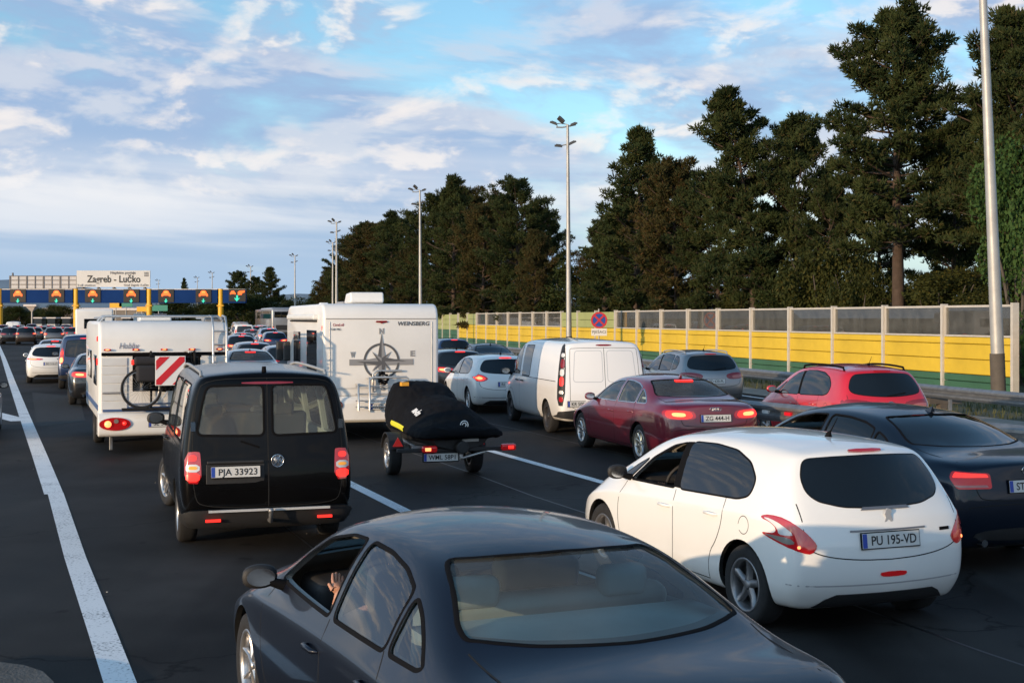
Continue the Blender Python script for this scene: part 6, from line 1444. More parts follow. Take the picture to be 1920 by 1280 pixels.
# ------------------------------------------------------------------ vehicles: the queue between caravan and motorhome
car('sedan_red', 'sedan', 'black sedan with wide red brake light right of the caravan ladder', at(462, 42.5), 17, P_BLACK2)
car('estate_bar', 'estate_car', 'dark grey estate ahead of the black sedan right of the ladder', at(468, 56), 17, P_MID)
car('estate_bar', 'estate_car', 'black estate half hidden behind the motorhome side', at(526, 49.5), 16, P_BLACK2)
car('sedan_red', 'sedan', 'silver sedan with one red lamp in the queue right of the caravan', at(453, 90), 17, P_SILVER)
car('hatch_dark', 'hatchback', 'dark navy hatchback with red lamps just before the coach', at(511, 93), 16, P_NAVY)
car('suv_lit', 'compact_suv', 'pale blue SUV peeking out left of the navy hatchback', at(500, 108), 16, P_LBLUE)
car('van_small', 'small_van', 'white van with dark rear window in the distant queue', at(454, 122), 17, P_WHITE, cat='van')
car('van_panel', 'panel_van', 'cream van at the far end of the queue before the khaki barrier', at(449, 160), 17, P_BEIGE, cat='van')
car('suv_lit', 'compact_suv', 'dark car in the distant queue left of the coach', at(478, 135), 16, P_BLACK2)
# ------------------------------------------------------------------ vehicles: the far left lanes
car('suv_lit', 'compact_suv', 'dark brown SUV with bright lamps in the far left lanes', at(50, 122), 18, paint('brown', (0.035, 0.022, 0.017), 0.3, 0.35))
car('mpv', 'compact_car', 'dark compact car at the far left beside the brown SUV', at(20, 124), 18, P_BLACK2)
car('hatch_star', 'hatchback', 'white car touching the left edge in the far lanes', at(-9, 125), 18, P_WHITE)
car('suv_lit', 'compact_suv', 'grey people carrier with two wide red lamps ahead of the white estate', at(102, 120), 18, P_MID)
car('hatch_star', 'hatchback', 'champagne hatchback between the brown SUV and the grey people carrier', at(78, 158), 18, P_BEIGE)
car('van_panel', 'panel_van', 'white van beyond the dark cars at the far left', at(26, 172), 18, P_WHITE, cat='van')
car('suv', 'compact_suv', 'dark SUV far away right of the grey people carrier', at(124, 175), 18, P_BLACK2)
car('hatch_dark', 'hatchback', 'dark hatchback beside the far yellow gantry column', at(133, 140), 18, P_MID)
car('sedan_red', 'sedan', 'dark sedan just ahead of the small navy van', at(162, 82), 18, P_BLACK2)
car('mpv', 'compact_car', 'small dark car in front of the toll booths at the far left', at(60, 190), 18, P_MID)
car('van_panel', 'panel_van', 'white box shaped van above the caravan roof near the gantry', at(372, 190), 16, P_WHITE, cat='van')
car('van_small', 'small_van', 'white van above the caravan roof left of the box shaped one', at(340, 195), 16, P_WHITE, cat='van')
# ------------------------------------------------------------------ vehicles: more of the far queue
for k_, n_, lb_, u_, Y_, pm_, ct_ in (
    ('suv_lit', 'compact_suv', 'dark SUV in the far lanes between the white van and the brown SUV', 36, 150, P_BLACK2, 'car'),
    ('hatch_dark', 'hatchback', 'silver hatchback far behind the left lanes near the first booths', 92, 178, P_SILVER, 'car'),
    ('estate_bar', 'estate_car', 'black estate just left of the far yellow column', 118, 150, P_BLACK2, 'car'),
    ('mpv', 'compact_car', 'wine red compact car at the far left edge beyond the white car', 6, 165, P_RED, 'car'),
    ('hatch_star', 'hatchback', 'grey hatchback in the far left lanes with lit star lamps', 66, 140, P_MID, 'car'),
    ('sedan_red', 'sedan', 'dark sedan right of the white van in the distant queue', 470, 118, P_MID, 'car'),
    ('hatch_dark', 'hatchback', 'black hatchback beside the silver sedan in the middle queue', 446, 75, P_BLACK2, 'car'),
    ('suv_lit', 'compact_suv', 'white SUV far off before the khaki barrier', 486, 150, P_WHITE, 'car'),
    ('hatch_star', 'hatchback', 'red hatchback at the very end of the middle queue', 464, 178, P_RED2, 'car')):
    car(k_, n_, lb_, at(u_, Y_), 17.5, pm_, cat=ct_)
# ------------------------------------------------------------------ motorhome, caravan, trailer, bicycle, coach, people
def rbox_outline(x0, x1, z0, z1, r):
    """side outline with four corner radii (rear bottom, rear top, front top, front bottom)"""
    q = []
    for cx, cz, rr, a0 in ((x0, z0, r[0], 180), (x1, z0, r[3], 270), (x1, z1, r[2], 0), (x0, z1, r[1], 90)):
        sx, sz = (1 if cx == x0 else -1), (1 if cz == z0 else -1)
        for k in range(7):
            a = radians(a0 + 90 * k / 6); q.append((cx + sx * rr + cos(a) * rr, cz + sz * rr + sin(a) * rr))
    return q
def box_body(name, mt, root, x0, x1, z0, z1, w, r, bev=0.08):
    mb = MB(); mb.prism(rbox_outline(x0, x1, z0, z1, r), lambda a, b, d: (a, d, b), -w / 2, w / 2)
    me = mb.mesh(name, mt, True); bm = bmesh.new(); bm.from_mesh(me)
    ed = [e for e in bm.edges if len(e.link_faces) == 2 and e.calc_face_angle(0) > radians(60)]
    bmesh.ops.bevel(bm, geom=ed, offset=bev, segments=4, profile=0.5, affect='EDGES', clamp_overlap=True); bm.to_mesh(me); bm.free()
    sm_mesh(me, 40); o = obj(name, me, root); return o
def slab(name, mt, parent, c, d, bev=0.01, rot=None, seg=2):
    mb = MB(); mb.box((0, 0, 0), d); me = mb.mesh(name, mt)
    if bev: bevel_mesh(me, bev, seg)
    o = obj(name, me, parent, c)
    if rot: o.rotation_euler = rot
    return o
def flat_panel(name, mt, parent, x, out, th=0.008):
    """flat piece on a rear wall: outline in (right, up) seen from behind"""
    mb = MB(); mb.prism(out, lambda a, b, d: (x - d, -a, b), 0, th); return mb.build(name, mt, parent, fix=True)
def rear_text(parent, body, x, right, up, size, mt, width=None, shear=0, bold=0.0, name='lettering'):
    o = obj(name, text_mesh(body, size, mt, 0.002, shear, bold, width=width), parent, (x, -right, up)); o.rotation_euler = (pi / 2, 0, -pi / 2); return o
def add_wheels(root, xs, hw, r, style='steel', tw=0.2):
    ty, rm = wheel_meshes(r, tw, style)
    for x in xs:
        for sg in (1, -1):
            w = obj('wheel', None, root, (x, sg * (hw - tw / 2), r), 0 if sg > 0 else pi); obj('tyre', ty, w); obj('rim', rm, w)
M_CW = mat('caravan_white', (0.81, 0.80, 0.77), 0.35, var=0.10, vscale=1.2, coat=0.4); M_CW2 = mat('caravan_panel', (0.70, 0.71, 0.70), 0.4, var=0.10, vscale=2.0)
M_GFX = mat('graphic_grey', (0.10, 0.10, 0.105), 0.5); M_GFX2 = mat('graphic_light_grey', (0.27, 0.27, 0.275), 0.5); M_BLUEST = mat('stripe_blue', (0.06, 0.11, 0.24), 0.4)
M_ALU = mat('aluminium_tube', (0.62, 0.60, 0.57), 0.35, metal=0.8)
# ---- motorhome
HD = radians(16); cM = Vector((-2.575 - 3.0 * sin(HD), 26.31 + 3.0 * cos(HD)))
mh = thing('motorhome', 'tall white motorhome with a black compass rose on its rear wall', 'motorhome', (cM.x, cM.y, 0), pi / 2 + HD)
box_body('body', M_CW, mh, -3.0, 3.2, 0.62, 2.68, 2.30, (0.06, 0.30, 0.5, 0.1), 0.09)
slab('skirt', M_CW, mh, (0.2, 0, 0.52), (5.6, 2.22, 0.36), 0.05)
box_body('bumper', M_CW, mh, -3.10, -2.3, 0.36, 0.86, 2.26, (0.08, 0.14, 0.02, 0.02), 0.07)
slab('bumper_lip', mat('bumper_rub', (0.35, 0.30, 0.22), 0.6), mh, (-3.05, 0, 0.385), (0.16, 2.0, 0.05), 0.02)
add_wheels(mh, (-1.4, 2.2), 1.05, 0.34)
slab('roof_trim', M_GFX2, mh, (-3.004, 0, 2.385), (0.012, 2.2, 0.016), 0)
for y in (1.151, -1.151): slab('edge_strip', M_ALU, mh, (-2.92, y, 1.62), (0.03, 0.012, 1.55), 0.004)
flat_panel('brake_light', L_RED2, mh, -3.004, [(-.12, 2.315), (-.1, 2.345), (.1, 2.345), (.12, 2.315), (.04, 2.31), (0, 2.29), (-.04, 2.31)], 0.02)
rear_text(mh, 'WEINSBERG', -3.006, 0.64, 2.285, 0.11, M_GFX, 0.64, 0.15, 0.002); rear_text(mh, 'CaraLoft', -3.006, -0.86, 2.265, 0.075, mat('script_red', (0.45, 0.08, 0.06), 0.5), 0.22, 0.3)
rear_text(mh, '550 MG', -3.006, -0.90, 2.175, 0.06, M_GFX, 0.2)
# compass rose
cx_, cz_ = 0.0, 1.545; X_ = -3.004
mb = MB(); n = 48; ro, ri = 0.36, 0.318
for k in range(n):
    a, b = 2 * pi * k / n, 2 * pi * (k + 1) / n
    mb.add([(X_ - 0.006, -ro * cos(a), cz_ + ro * sin(a)), (X_ - 0.006, -ro * cos(b), cz_ + ro * sin(b)), (X_ - 0.006, -ri * cos(b), cz_ + ri * sin(b)), (X_ - 0.006, -ri * cos(a), cz_ + ri * sin(a)),
            (X_ + 0.002, -ro * cos(a), cz_ + ro * sin(a)), (X_ + 0.002, -ro * cos(b), cz_ + ro * sin(b)), (X_ + 0.002, -ri * cos(b), cz_ + ri * sin(b)), (X_ + 0.002, -ri * cos(a), cz_ + ri * sin(a))], [(0, 1, 2, 3), (0, 4, 5, 1), (3, 2, 6, 7)])
rose = mb.build('compass_ring', M_GFX, mh, fix=True)
flat_panel('compass_bar', M_GFX2, mh, X_ - 0.0005, [(-.64, cz_ - .075), (-.64, cz_ + .045), (.64, cz_ + .045), (.64, cz_ - .075)], 0.004)
for k in range(8):
    L = (0.56 if k == 0 else 0.5 if k % 2 == 0 else 0.27); wd = 0.085 if k % 2 == 0 else 0.05; a = pi / 2 - k * pi / 4
    d0 = Vector((cos(a), sin(a))); tip = d0 * L
    for sg, mm in ((1, M_GFX), (-1, M_GFX2)):
        side = Vector((cos(a + sg * pi / 4), sin(a + sg * pi / 4))) * wd * 1.3
        pts = [(0, cz_), (side.x, cz_ + side.y), (tip.x, cz_ + tip.y)]
        flat_panel('compass_point', mm, mh, X_ - 0.0055 - 0.0006 * k - 0.0002 * sg, pts, 0.003)
for t_, rx_, uz_ in (('N', 0.0, 2.135), ('W', -0.57, 1.675), ('E', 0.62, 1.69), ('S', 0.03, 1.02)): rear_text(mh, t_, -3.008, rx_, uz_, 0.15, M_GFX2, 0.095, 0, 0.006)
# rooftop air conditioner
mb = MB(); mb.prism([(-0.45, 2.74), (-0.40, 2.92), (0.15, 2.90), (0.42, 2.70), (-0.40, 2.70)], lambda a, b, d: (a - 1.9, d - 0.1 + 0.27, b), -0.34, 0.34); bevel_mesh(mb.mesh('x', M_CW), 0.03)
me = mb.mesh('air_conditioner', M_CW, True); obj('air_conditioner', bevel_mesh(me, 0.05, 3), mh)
slab('roof_hatch', M_GFX2, mh, (-0.4, 0.1, 2.715), (0.9, 0.7, 0.07), 0.02); slab('roof_aerial', M_CW, mh, (1.6, 0.5, 2.71), (0.2, 0.2, 0.08), 0.03)
# left side: windows, door trim
slab('side_window', G_DARK, mh, (-1.3, 1.152, 1.72), (1.5, 0.02, 0.86), 0.008); slab('side_window', G_DARK, mh, (1.2, 1.152, 1.75), (1.2, 0.02, 0.7), 0.008)
slab('awning', M_CW2, mh, (0.1, 1.19, 2.42), (4.6, 0.12, 0.11), 0.03); slab('awning_dark_strip', M_RUB, mh, (0.1, 1.16, 2.335), (4.4, 0.05, 0.03), 0)  # dark strip along the underside of the awning
for x in (2.62, 2.9): slab('mirror', M_PLAST, mh, (x, 1.36 if x > 2.8 else 1.22, 1.62), (0.16, 0.16, 0.46), 0.04)
flat_panel('marker_light', L_RED, mh, -2.93, [(-1.15, 2.17), (-1.15, 2.25), (-1.13, 2.25), (-1.13, 2.17)], 0.02)
slab('side_marker', L_LIT, mh, (-2.86, 1.152, 2.2), (0.04, 0.02, 0.09), 0.005)
for z in (1.02, 0.88): slab('seam_strip', M_ALU, mh, (-3.0035, 0, z), (0.008, 2.2, 0.010), 0)
slab('service_hatch', M_CW2, mh, (-2.3, 1.152, 0.95), (0.7, 0.016, 0.5), 0.006); slab('service_hatch', M_CW2, mh, (-0.2, 1.152, 0.9), (0.9, 0.016, 0.4), 0.006)
for y in (1.02, -1.02): slab('corner_trim', M_ALU, mh, (-3.002, y, 1.55), (0.012, 0.02, 1.55), 0.004)
# tail lamps and plate
def round_light(root, x, right, up, r, mt, name='tail_light', bulb=True):
    mb = MB(); mb.lathe([(r, 0.03), (r, 0.0), (r * 0.8, -0.025), (0.001, -0.035)], 20, 'X', (x, -right, up)); o = mb.build(name, mt, root, fix=True)
    if bulb: mb = MB(); mb.lathe([(r * 0.5, -0.02), (r * 0.4, -0.045), (0.001, -0.05)], 14, 'X', (x, -right, up)); mb.build('bulb', L_LIT, o, fix=True)
    return o
for rgt in (-0.86, 0.86): round_light(mh, -3.10, rgt, 0.70, 0.085, L_RED2)
def plate_on(root, x, right, up, body, yellow=False):
    p = obj('number_plate', PLATE(), root, (x, -right, up), pi); obj('country_strip', PLATEB(), p); o = obj('lettering', text_mesh(body, 0.098, MATS['plate_text'], 0.0008, width=0.41, bold=0.0012), p, (0.0075, 0.025, -0.004)); o.rotation_euler = (pi / 2, 0, pi / 2); return p
plate_on(mh, -3.112, 0.02, 0.66, 'WML 22075')
# bicycle rack
rk = MB(); x = -3.22
for z in (1.05, 0.90, 0.77, 0.65): rk.tube([(x, 0.55, z + 0.02), (x, -0.55, z + 0.02)], 0.014, 6)
for y in (0.50, 0.28): rk.tube([(-3.02, y, 1.22 if y < .4 else 1.10), (x - 0.03, y, 1.22 if y < .4 else 1.10), (x - 0.05, y, 0.60)], 0.022, 8)
rk.tube([(x - 0.03, 0.28, 1.19), (x - 0.03, 0.22, 1.24), (x - 0.03, -0.45, 1.24), (x - 0.03, -0.5, 1.2), (x - 0.03, -0.5, 0.62)], 0.022, 8)
rk.tube([(-3.01, 0.18, 0.95), (-3.06, 0.18, 0.98), (-3.06, 0.18, 1.30), (-3.05, 0.1, 1.36), (-3.05, -0.4, 1.36)], 0.02, 8)
tag(rk.build('bicycle_rack', M_ALU, mh), None)
mb = MB()
for k in range(14): a = rnd.uniform(0, 6.28); mb.tube([(-3.12, -0.02 + 0.1 * cos(a), 1.22 + 0.12 * sin(a)), (-3.15, -0.02 + 0.1 * cos(a + 1.5), 1.24 + 0.12 * sin(a + 2)), (-3.12, 0.1 * cos(a + 3), 1.2 + 0.13 * sin(a + 3))], 0.012, 5)
mb.build('rack_strap', M_RUB, mh)

# ---- caravan
HC2 = radians(20); rl = Vector((-7.32, 23.6)); wC = 2.26
rc = rl + Vector((cos(HC2), sin(HC2))) * wC / 2; cC = rc + Vector((-sin(HC2), cos(HC2))) * 2.6
cv = thing('caravan', 'cream white caravan with ribbed rear and red marker lamps, carrying a bicycle', 'caravan', (cC.x, cC.y, 0), pi / 2 + HC2)
box_body('body', M_CW, cv, -2.6, 2.6, 0.55, 2.34, wC, (0.08, 0.34, 0.5, 0.2), 0.07)
slab('underbody', M_GAP, cv, (0, 0, 0.42), (4.9, 1.9, 0.24), 0.02)
box_body('bumper', M_CW, cv, -2.76, -2.2, 0.30, 0.72, wC + 0.02, (0.10, 0.16, 0.02, 0.02), 0.08)
add_wheels(cv, (-0.3,), wC / 2 - 0.02, 0.33); slab('jockey_strut', M_STEEL, cv, (-2.3, 0.9, 0.28), (0.06, 0.06, 0.5), 0.01)
XR = -2.606
slab('dark_rail', M_RUB, cv, (XR, 0, 1.755), (0.05, wC - 0.10, 0.06), 0.012)
for k in range(5):
    o = slab('marker_lamp', L_RED, cv, (XR - 0.02, 0.98 - k * 0.49, 1.835), (0.05, 0.13, 0.035), 0.015); slab('bulb', L_HOT, o, (-0.022, 0.0, 0), (0.02, 0.06, 0.018), 0.006)
for k in range(6): slab('rib_board', M_CW2, cv, (XR, 0.86, 1.62 - k * 0.155), (0.025, 0.44, 0.142), 0.006); slab('rib_board', M_CW2, cv, (XR, -0.86, 1.62 - k * 0.155), (0.025, 0.44, 0.142), 0.006)
o = slab('rear_window', G_DARK, cv, (XR, -0.05, 1.42), (0.03, 1.12, 0.58), 0.02); slab('window_seal', M_RUB, cv, (XR + 0.006, -0.05, 1.42), (0.03, 1.20, 0.66), 0.02)
slab('blue_stripe', M_BLUEST, cv, (XR - 0.002, 0, 0.775), (0.02, wC - 0.14, 0.085), 0); slab('blue_stripe', mat('stripe_grey', (0.16, 0.20, 0.28), 0.4), cv, (XR - 0.002, 0, 0.865), (0.02, wC - 0.14, 0.03), 0)
slab('grab_handle', M_GFX2, cv, (XR - 0.03, 0.92, 1.07), (0.03, 0.30, 0.03), 0.01)
rear_text(cv, 'Hobby', XR - 0.004, -0.62, 1.90, 0.15, mat('script_grey', (0.25, 0.27, 0.33), 0.4), 0.34, 0.25)
for sg in (1, -1):
    mb = MB(); nn2 = 24; el = [(-sg * 0.86 + 0.27 * cos(2 * pi * k / nn2), 0.53 + 0.115 * sin(2 * pi * k / nn2)) for k in range(nn2)]
    o = flat_panel('tail_light', L_RED, cv, -2.755, el, 0.03); round_light(o, -2.79, -sg * 0.98, 0.53, 0.06, L_HOT, 'bulb', False); round_light(o, -2.79, -sg * 0.70, 0.54, 0.035, L_LIT, 'lit_lens', False)
    mb = MB(); mb.tube([(-2.79, sg * 0.84, 0.58), (-2.80, sg * 0.84, 0.58)], 0.04, 14); mb.build('reverse_lens', mat('lamp_smoke', (0.22, 0.20, 0.18), 0.12, coat=1.0), o)
plate_on(cv, -2.77, -0.02, 0.52, 'SE 36K1P')
slab('side_window', G_DARK, cv, (-1.55, wC / 2 + 0.004, 1.45), (0.85, 0.03, 0.55), 0.02); slab('side_window', G_DARK, cv, (0.6, wC / 2 + 0.004, 1.5), (1.3, 0.03, 0.55), 0.02)
slab('side_stripe', M_BLUEST, cv, (0, wC / 2 + 0.003, 0.80), (4.9, 0.012, 0.10), 0); slab('side_lamp', L_LIT, cv, (-2.45, wC / 2 + 0.01, 2.03), (0.06, 0.03, 0.09), 0.01); slab('side_lamp', L_LIT, cv, (-2.35, wC / 2 + 0.01, 1.62), (0.06, 0.03, 0.12), 0.01)
mb = MB()
for y in (-0.86, -1.10): mb.tube([(XR - 0.06, y, 1.15), (XR - 0.06, y, 2.22), (XR + 0.12, y, 2.42), (XR + 0.5, y, 2.44)], 0.02, 8)
for z in (1.3, 1.6, 1.92, 2.16): mb.tube([(XR - 0.06, -0.86, z), (XR - 0.06, -1.10, z)], 0.016, 8)
mb.build('ladder', M_ALU, cv)
mb = MB()
for x in (-2.3, -1.2): mb.tube([(x, -1.08, 2.34), (x, -1.0, 2.43), (x, 1.0, 2.43), (x, 1.08, 2.34)], 0.022, 8)
for y in (1.02, -1.02): mb.tube([(-2.45, y, 2.40), (1.2, y, 2.40)], 0.022, 8)
mb.build('roof_rack', M_ALU, cv); slab('roof_vent', M_GFX2, cv, (-1.9, -0.95, 2.38), (0.55, 0.36, 0.09), 0.03); slab('roof_vent', M_CW, cv, (-0.6, 0, 2.38), (0.6, 0.6, 0.09), 0.03)
mb = MB()
for y in (0.24, -0.52): mb.tube([(XR - 0.02, y, 1.78), (XR - 0.12, y, 1.80), (XR - 0.16, y, 1.70), (XR - 0.16, y, 0.80), (XR - 0.42, y, 0.78)], 0.02, 8)
for xx in (XR - 0.22, XR - 0.38): mb.tube([(xx, 0.75, 0.79), (xx, -0.85, 0.79)], 0.022, 8)
mb.build('bicycle_carrier', M_GAP, cv)

def local_thing(name, label, cat, base, rz, off):
    p = Matrix.Rotation(rz, 3, 'Z') @ Vector(off); return thing(name, label, cat, (base.x + p.x, base.y + p.y, off[2]), rz)
# warning board on the caravan
wb = local_thing('warning_board', 'square red and white striped warning board on the caravan rear', 'warning board', cC, pi / 2 + HC2, (XR - 0.50, -0.06, 1.47))
M_WR = mat('board_red', (0.60, 0.02, 0.03), 0.4); M_WW = mat('board_white', (0.78, 0.77, 0.76), 0.4)
slab('plate', M_WW, wb, (0, 0, 0), (0.012, 0.52, 0.52), 0.004)
for o_ in (-0.21, 0.0, 0.0):
    pass
def stripe(c0, wd):
    """diagonal band clipped to the square"""
    h_ = 0.245; pts = []
    sq = [(-h_, -h_), (h_, -h_), (h_, h_), (-h_, h_)]
    def clip(poly, s_, lim):
        out = []
        for i in range(len(poly)):
            a, b = poly[i], poly[(i + 1) % len(poly)]; fa, fb = s_ * (a[1] - a[0]) - lim, s_ * (b[1] - b[0]) - lim
            if fa <= 0: out.append(a)
            if fa * fb < 0: t = fa / (fa - fb); out.append((a[0] + (b[0] - a[0]) * t, a[1] + (b[1] - a[1]) * t))
        return out
    return clip(clip(sq, 1, c0 + wd), -1, -(c0 - wd))
for c0 in (-0.36, 0.0, 0.34):
    p_ = stripe(c0, 0.085)
    if len(p_) > 2: flat_panel('red_stripe', M_WR, wb, -0.0055, p_, 0.004)
# bicycle
bx_ = local_thing('bicycle', 'black bicycle with dark panniers hung on the back of the caravan', 'bicycle', cC, pi / 2 + HC2, (XR - 0.30, 0.0, 0.80))
def bwheel(y):
    w = obj('wheel', None, bx_, (0, y, 0.35)); mb = MB(); N = 40
    mb.tube([(0, 0.335 * cos(2 * pi * k / N), 0.335 * sin(2 * pi * k / N)) for k in range(N + 1)], 0.021, 8, cap=False); mb.build('tyre', M_TYRE, w)
    mb = MB(); mb.tube([(0, 0.305 * cos(2 * pi * k / N), 0.305 * sin(2 * pi * k / N)) for k in range(N + 1)], 0.011, 6, cap=False)
    for k in range(24): a = 2 * pi * k / 24; mb.tube([(0.025 * (-1) ** k, 0.02 * cos(a), 0.02 * sin(a)), (0, 0.30 * cos(a + 0.2), 0.30 * sin(a + 0.2))], 0.0022, 4)
    mb.tube([(-0.05, 0, 0), (0.05, 0, 0)], 0.022, 8); mb.build('rim', M_ALLOY, w)
bwheel(0.42); bwheel(-0.62)
fr_ = MB(); A, B, Cc, D_, E_ = (0, 0.42, 0.35), (0, -0.02, 0.30), (0, 0.12, 0.78), (0, -0.44, 0.82), (0, -0.62, 0.35)
for a, b in ((A, B), (B, Cc), (A, Cc), (B, D_), (Cc, D_), (D_, E_)): fr_.tube([a, b], 0.018, 8)
fr_.tube([D_, (0, -0.42, 0.98)], 0.016, 8); fr_.build('frame', P_BLACK, bx_)
mb = MB(); mb.tube([(-0.28, -0.36, 1.0), (-0.1, -0.42, 0.99), (0.1, -0.42, 0.99), (0.28, -0.36, 1.0)], 0.014, 8); mb.build('handlebar', M_ALU, bx_)
slab('saddle', M_RUB, bx_, (0, 0.15, 0.92), (0.15, 0.27, 0.06), 0.025); mb = MB(); mb.tube([(0, 0.12, 0.78), (0, 0.145, 0.90)], 0.014, 8); mb.build('seat_post', M_ALU, bx_)
slab('pannier', mat('bag_fabric', (0.018, 0.018, 0.022), 0.85), bx_, (-0.09, 0.34, 0.62), (0.14, 0.34, 0.30), 0.05); slab('pannier', mat('bag_fabric', (0.018, 0.018, 0.022), 0.85), bx_, (0.09, 0.34, 0.62), (0.14, 0.34, 0.30), 0.05)
slab('rack_bag', mat('bag_fabric', (0.018, 0.018, 0.022), 0.85), bx_, (0, 0.32, 0.84), (0.20, 0.46, 0.15), 0.05); slab('rear_lamp', L_LIT, bx_, (-0.02, 0.57, 0.82), (0.05, 0.05, 0.09), 0.015)
mb = MB(); mb.lathe([(0.10, -0.004), (0.10, 0.004)], 24, 'X', (-0.06, -0.02, 0.30)); mb.tube([(-0.08, -0.02, 0.30), (-0.09, 0.08, 0.16)], 0.012, 6); mb.box((-0.12, 0.09, 0.15), (0.09, 0.08, 0.02)); mb.build('crank', M_ALU, bx_)

# ---- covered jet ski and its trailer
HT = radians(17); cT = Vector((-1.12, 20.35)) + Vector((-sin(HT), cos(HT))) * 0.35
tr = thing('trailer', 'small black two wheeled trailer with light bar under the covered craft', 'trailer', (cT.x, cT.y, 0), pi / 2 + HT)
mb = MB(); mb.box((0.6, 0, 0.46), (2.6, 0.08, 0.08)); mb.box((0.0, 0, 0.40), (0.08, 1.2, 0.08)); mb.tube([(-0.75, 0.42, 0.46), (1.2, 0.30, 0.46), (2.3, 0, 0.46)], 0.035, 8); mb.tube([(-0.75, -0.42, 0.46), (1.2, -0.30, 0.46), (2.3, 0, 0.46)], 0.035, 8); mb.box((-0.7, 0, 0.46), (0.07, 1.0, 0.07)); mb.build('frame', M_STEEL, tr)
add_wheels(tr, (0.0,), 0.74, 0.29, 'five', 0.19)
for sg in (1, -1):
    mb = MB(); out = [(cos(radians(a)) * 0.36, sin(radians(a)) * 0.36) for a in range(15, 171, 12)]; inn = [(x * 0.95, z * 0.95) for x, z in reversed(out)]
    mb.prism(out + inn, lambda a, b, d: (a, sg * 0.645 + d, 0.29 + b), -0.11, 0.11); mb.build('mudguard', M_PLAST, tr, fix=True)
slab('light_bar', M_PLAST, tr, (-0.86, -0.10, 0.44), (0.05, 1.72, 0.06), 0.01)
for y in (0.28, -0.94):
    o = slab('tail_light', L_RED, tr, (-0.92, y, 0.46), (0.09, 0.23, 0.10), 0.03, seg=3); slab('bulb', L_HOT if y > 0 else L_LIT, o, (-0.042, 0.03 if y > 0 else -0.03, 0), (0.02, 0.09, 0.05), 0.008)
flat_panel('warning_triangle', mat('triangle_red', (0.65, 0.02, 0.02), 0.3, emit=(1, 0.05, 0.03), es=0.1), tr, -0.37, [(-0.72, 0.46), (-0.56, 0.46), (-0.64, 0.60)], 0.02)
flat_panel('warning_triangle', mat('triangle_red', (0.65, 0.02, 0.02), 0.3), tr, -0.37, [(0.72, 0.46), (0.56, 0.46), (0.64, 0.60)], 0.02)
pp = plate_on(tr, -0.90, -0.10, 0.335, 'WML 58P1'); slab('plate_holder', M_PLAST, tr, (-0.88, 0.10, 0.335), (0.02, 0.56, 0.15), 0.005); slab('plate_lamp', L_WHITE, tr, (-0.90, -0.21, 0.34), (0.03, 0.05, 0.06), 0.01)
mb = MB(); mb.tube([(-0.86, -0.20, 0.30), (-0.84, -0.62, 0.40)], 0.022, 8); mb.build('brace', M_ALU, tr)
M_COV = mat('cover_cloth', (0.0065, 0.0068, 0.0085), 0.85, spec=0.12, var=0.3, vscale=2.5, bump=0.25, bscale=9)
js = thing('jet_ski', 'jet ski under a black cloth cover with white print, on the trailer', 'jet ski', (cT.x + 0.10, cT.y + 0.05, 0), pi / 2 + HT + radians(5)); js.scale = (0.95, 1.0, 0.97)
# stations: x, half width at skirt, skirt z, half width mid, mid z, ridge half width, ridge z, top z
STN = [(-1.22, 0.60, 0.66, 0.52, 0.74, 0.30, 0.78, 0.785), (-1.02, 0.68, 0.64, 0.58, 0.78, 0.30, 0.86, 0.87), (-0.55, 0.68, 0.65, 0.56, 0.86, 0.20, 1.09, 1.115), (-0.10, 0.65, 0.67, 0.55, 0.92, 0.17, 1.20, 1.23), (0.30, 0.62, 0.68, 0.55, 0.96, 0.20, 1.20, 1.22),
       (0.62, 0.62, 0.68, 0.58, 1.00, 0.30, 1.36, 1.40), (0.95, 0.60, 0.70, 0.56, 1.06, 0.40, 1.38, 1.46), (1.25, 0.56, 0.74, 0.52, 1.08, 0.34, 1.36, 1.40), (1.7, 0.42, 0.82, 0.38, 1.02, 0.22, 1.18, 1.20), (2.05, 0.16, 0.92, 0.14, 0.99, 0.07, 1.05, 1.06)]
vs = []; fs = []; M_ = 15
for x, w0, z0, w1, z1, w2, z2, z3 in STN:
    half = [(w0 - 0.04, z0 - 0.03), (w0, z0), (w0 * 0.99, (z0 + z1) / 2), (w1, z1), ((w1 + w2) / 2 + 0.03, (z1 + z2) / 2 + 0.03), (w2 + 0.05, z2 - 0.03), (w2, z2)]
    ring = [Vector((x, y, z)) for y, z in half] + [Vector((x, 0, z3))] + [Vector((x, -y, z)) for y, z in reversed(half)]
    for k, p in enumerate(ring):
        f_ = 0.03 * mnoise.noise(p * 4.5) + 0.06 * mnoise.noise(p * 1.8); vs.append(p + Vector((0.3, p.y * 1.2, 0.6)) * f_)
for i in range(len(STN) - 1):
    for k in range(M_ - 1): a = i * M_ + k; fs.append((a, a + 1, a + M_ + 1, a + M_))
fs.append(tuple(range(M_))); fs.append(tuple(range((len(STN) - 1) * M_ + M_ - 1, (len(STN) - 1) * M_ - 1, -1)))
for i in range(len(STN) - 1): fs.append((i * M_, (i + 1) * M_, (i + 1) * M_ + M_ - 1, i * M_ + M_ - 1))
me = bpy.data.meshes.new('cover'); me.from_pydata([tuple(v) for v in vs], [], fs); bm = bmesh.new(); bm.from_mesh(me); bmesh.ops.recalc_face_normals(bm, faces=bm.faces[:]); bm.to_mesh(me); bm.free()
me = subdiv(me, 3); me.materials.clear(); me.materials.append(M_COV); me.shade_smooth(); csf = Surf(me)
bm = bmesh.new(); bm.from_mesh(me)
for v in bm.verts: v.co += v.normal * (0.03 * abs(mnoise.noise(Vector((v.co.x * 5 + v.co.z * 3, v.co.y * 7, v.co.z * 2.5)))) + 0.012 * mnoise.noise(v.co * 15) - 0.01)
bm.to_mesh(me); bm.free(); cvr = obj('cover', me, js)
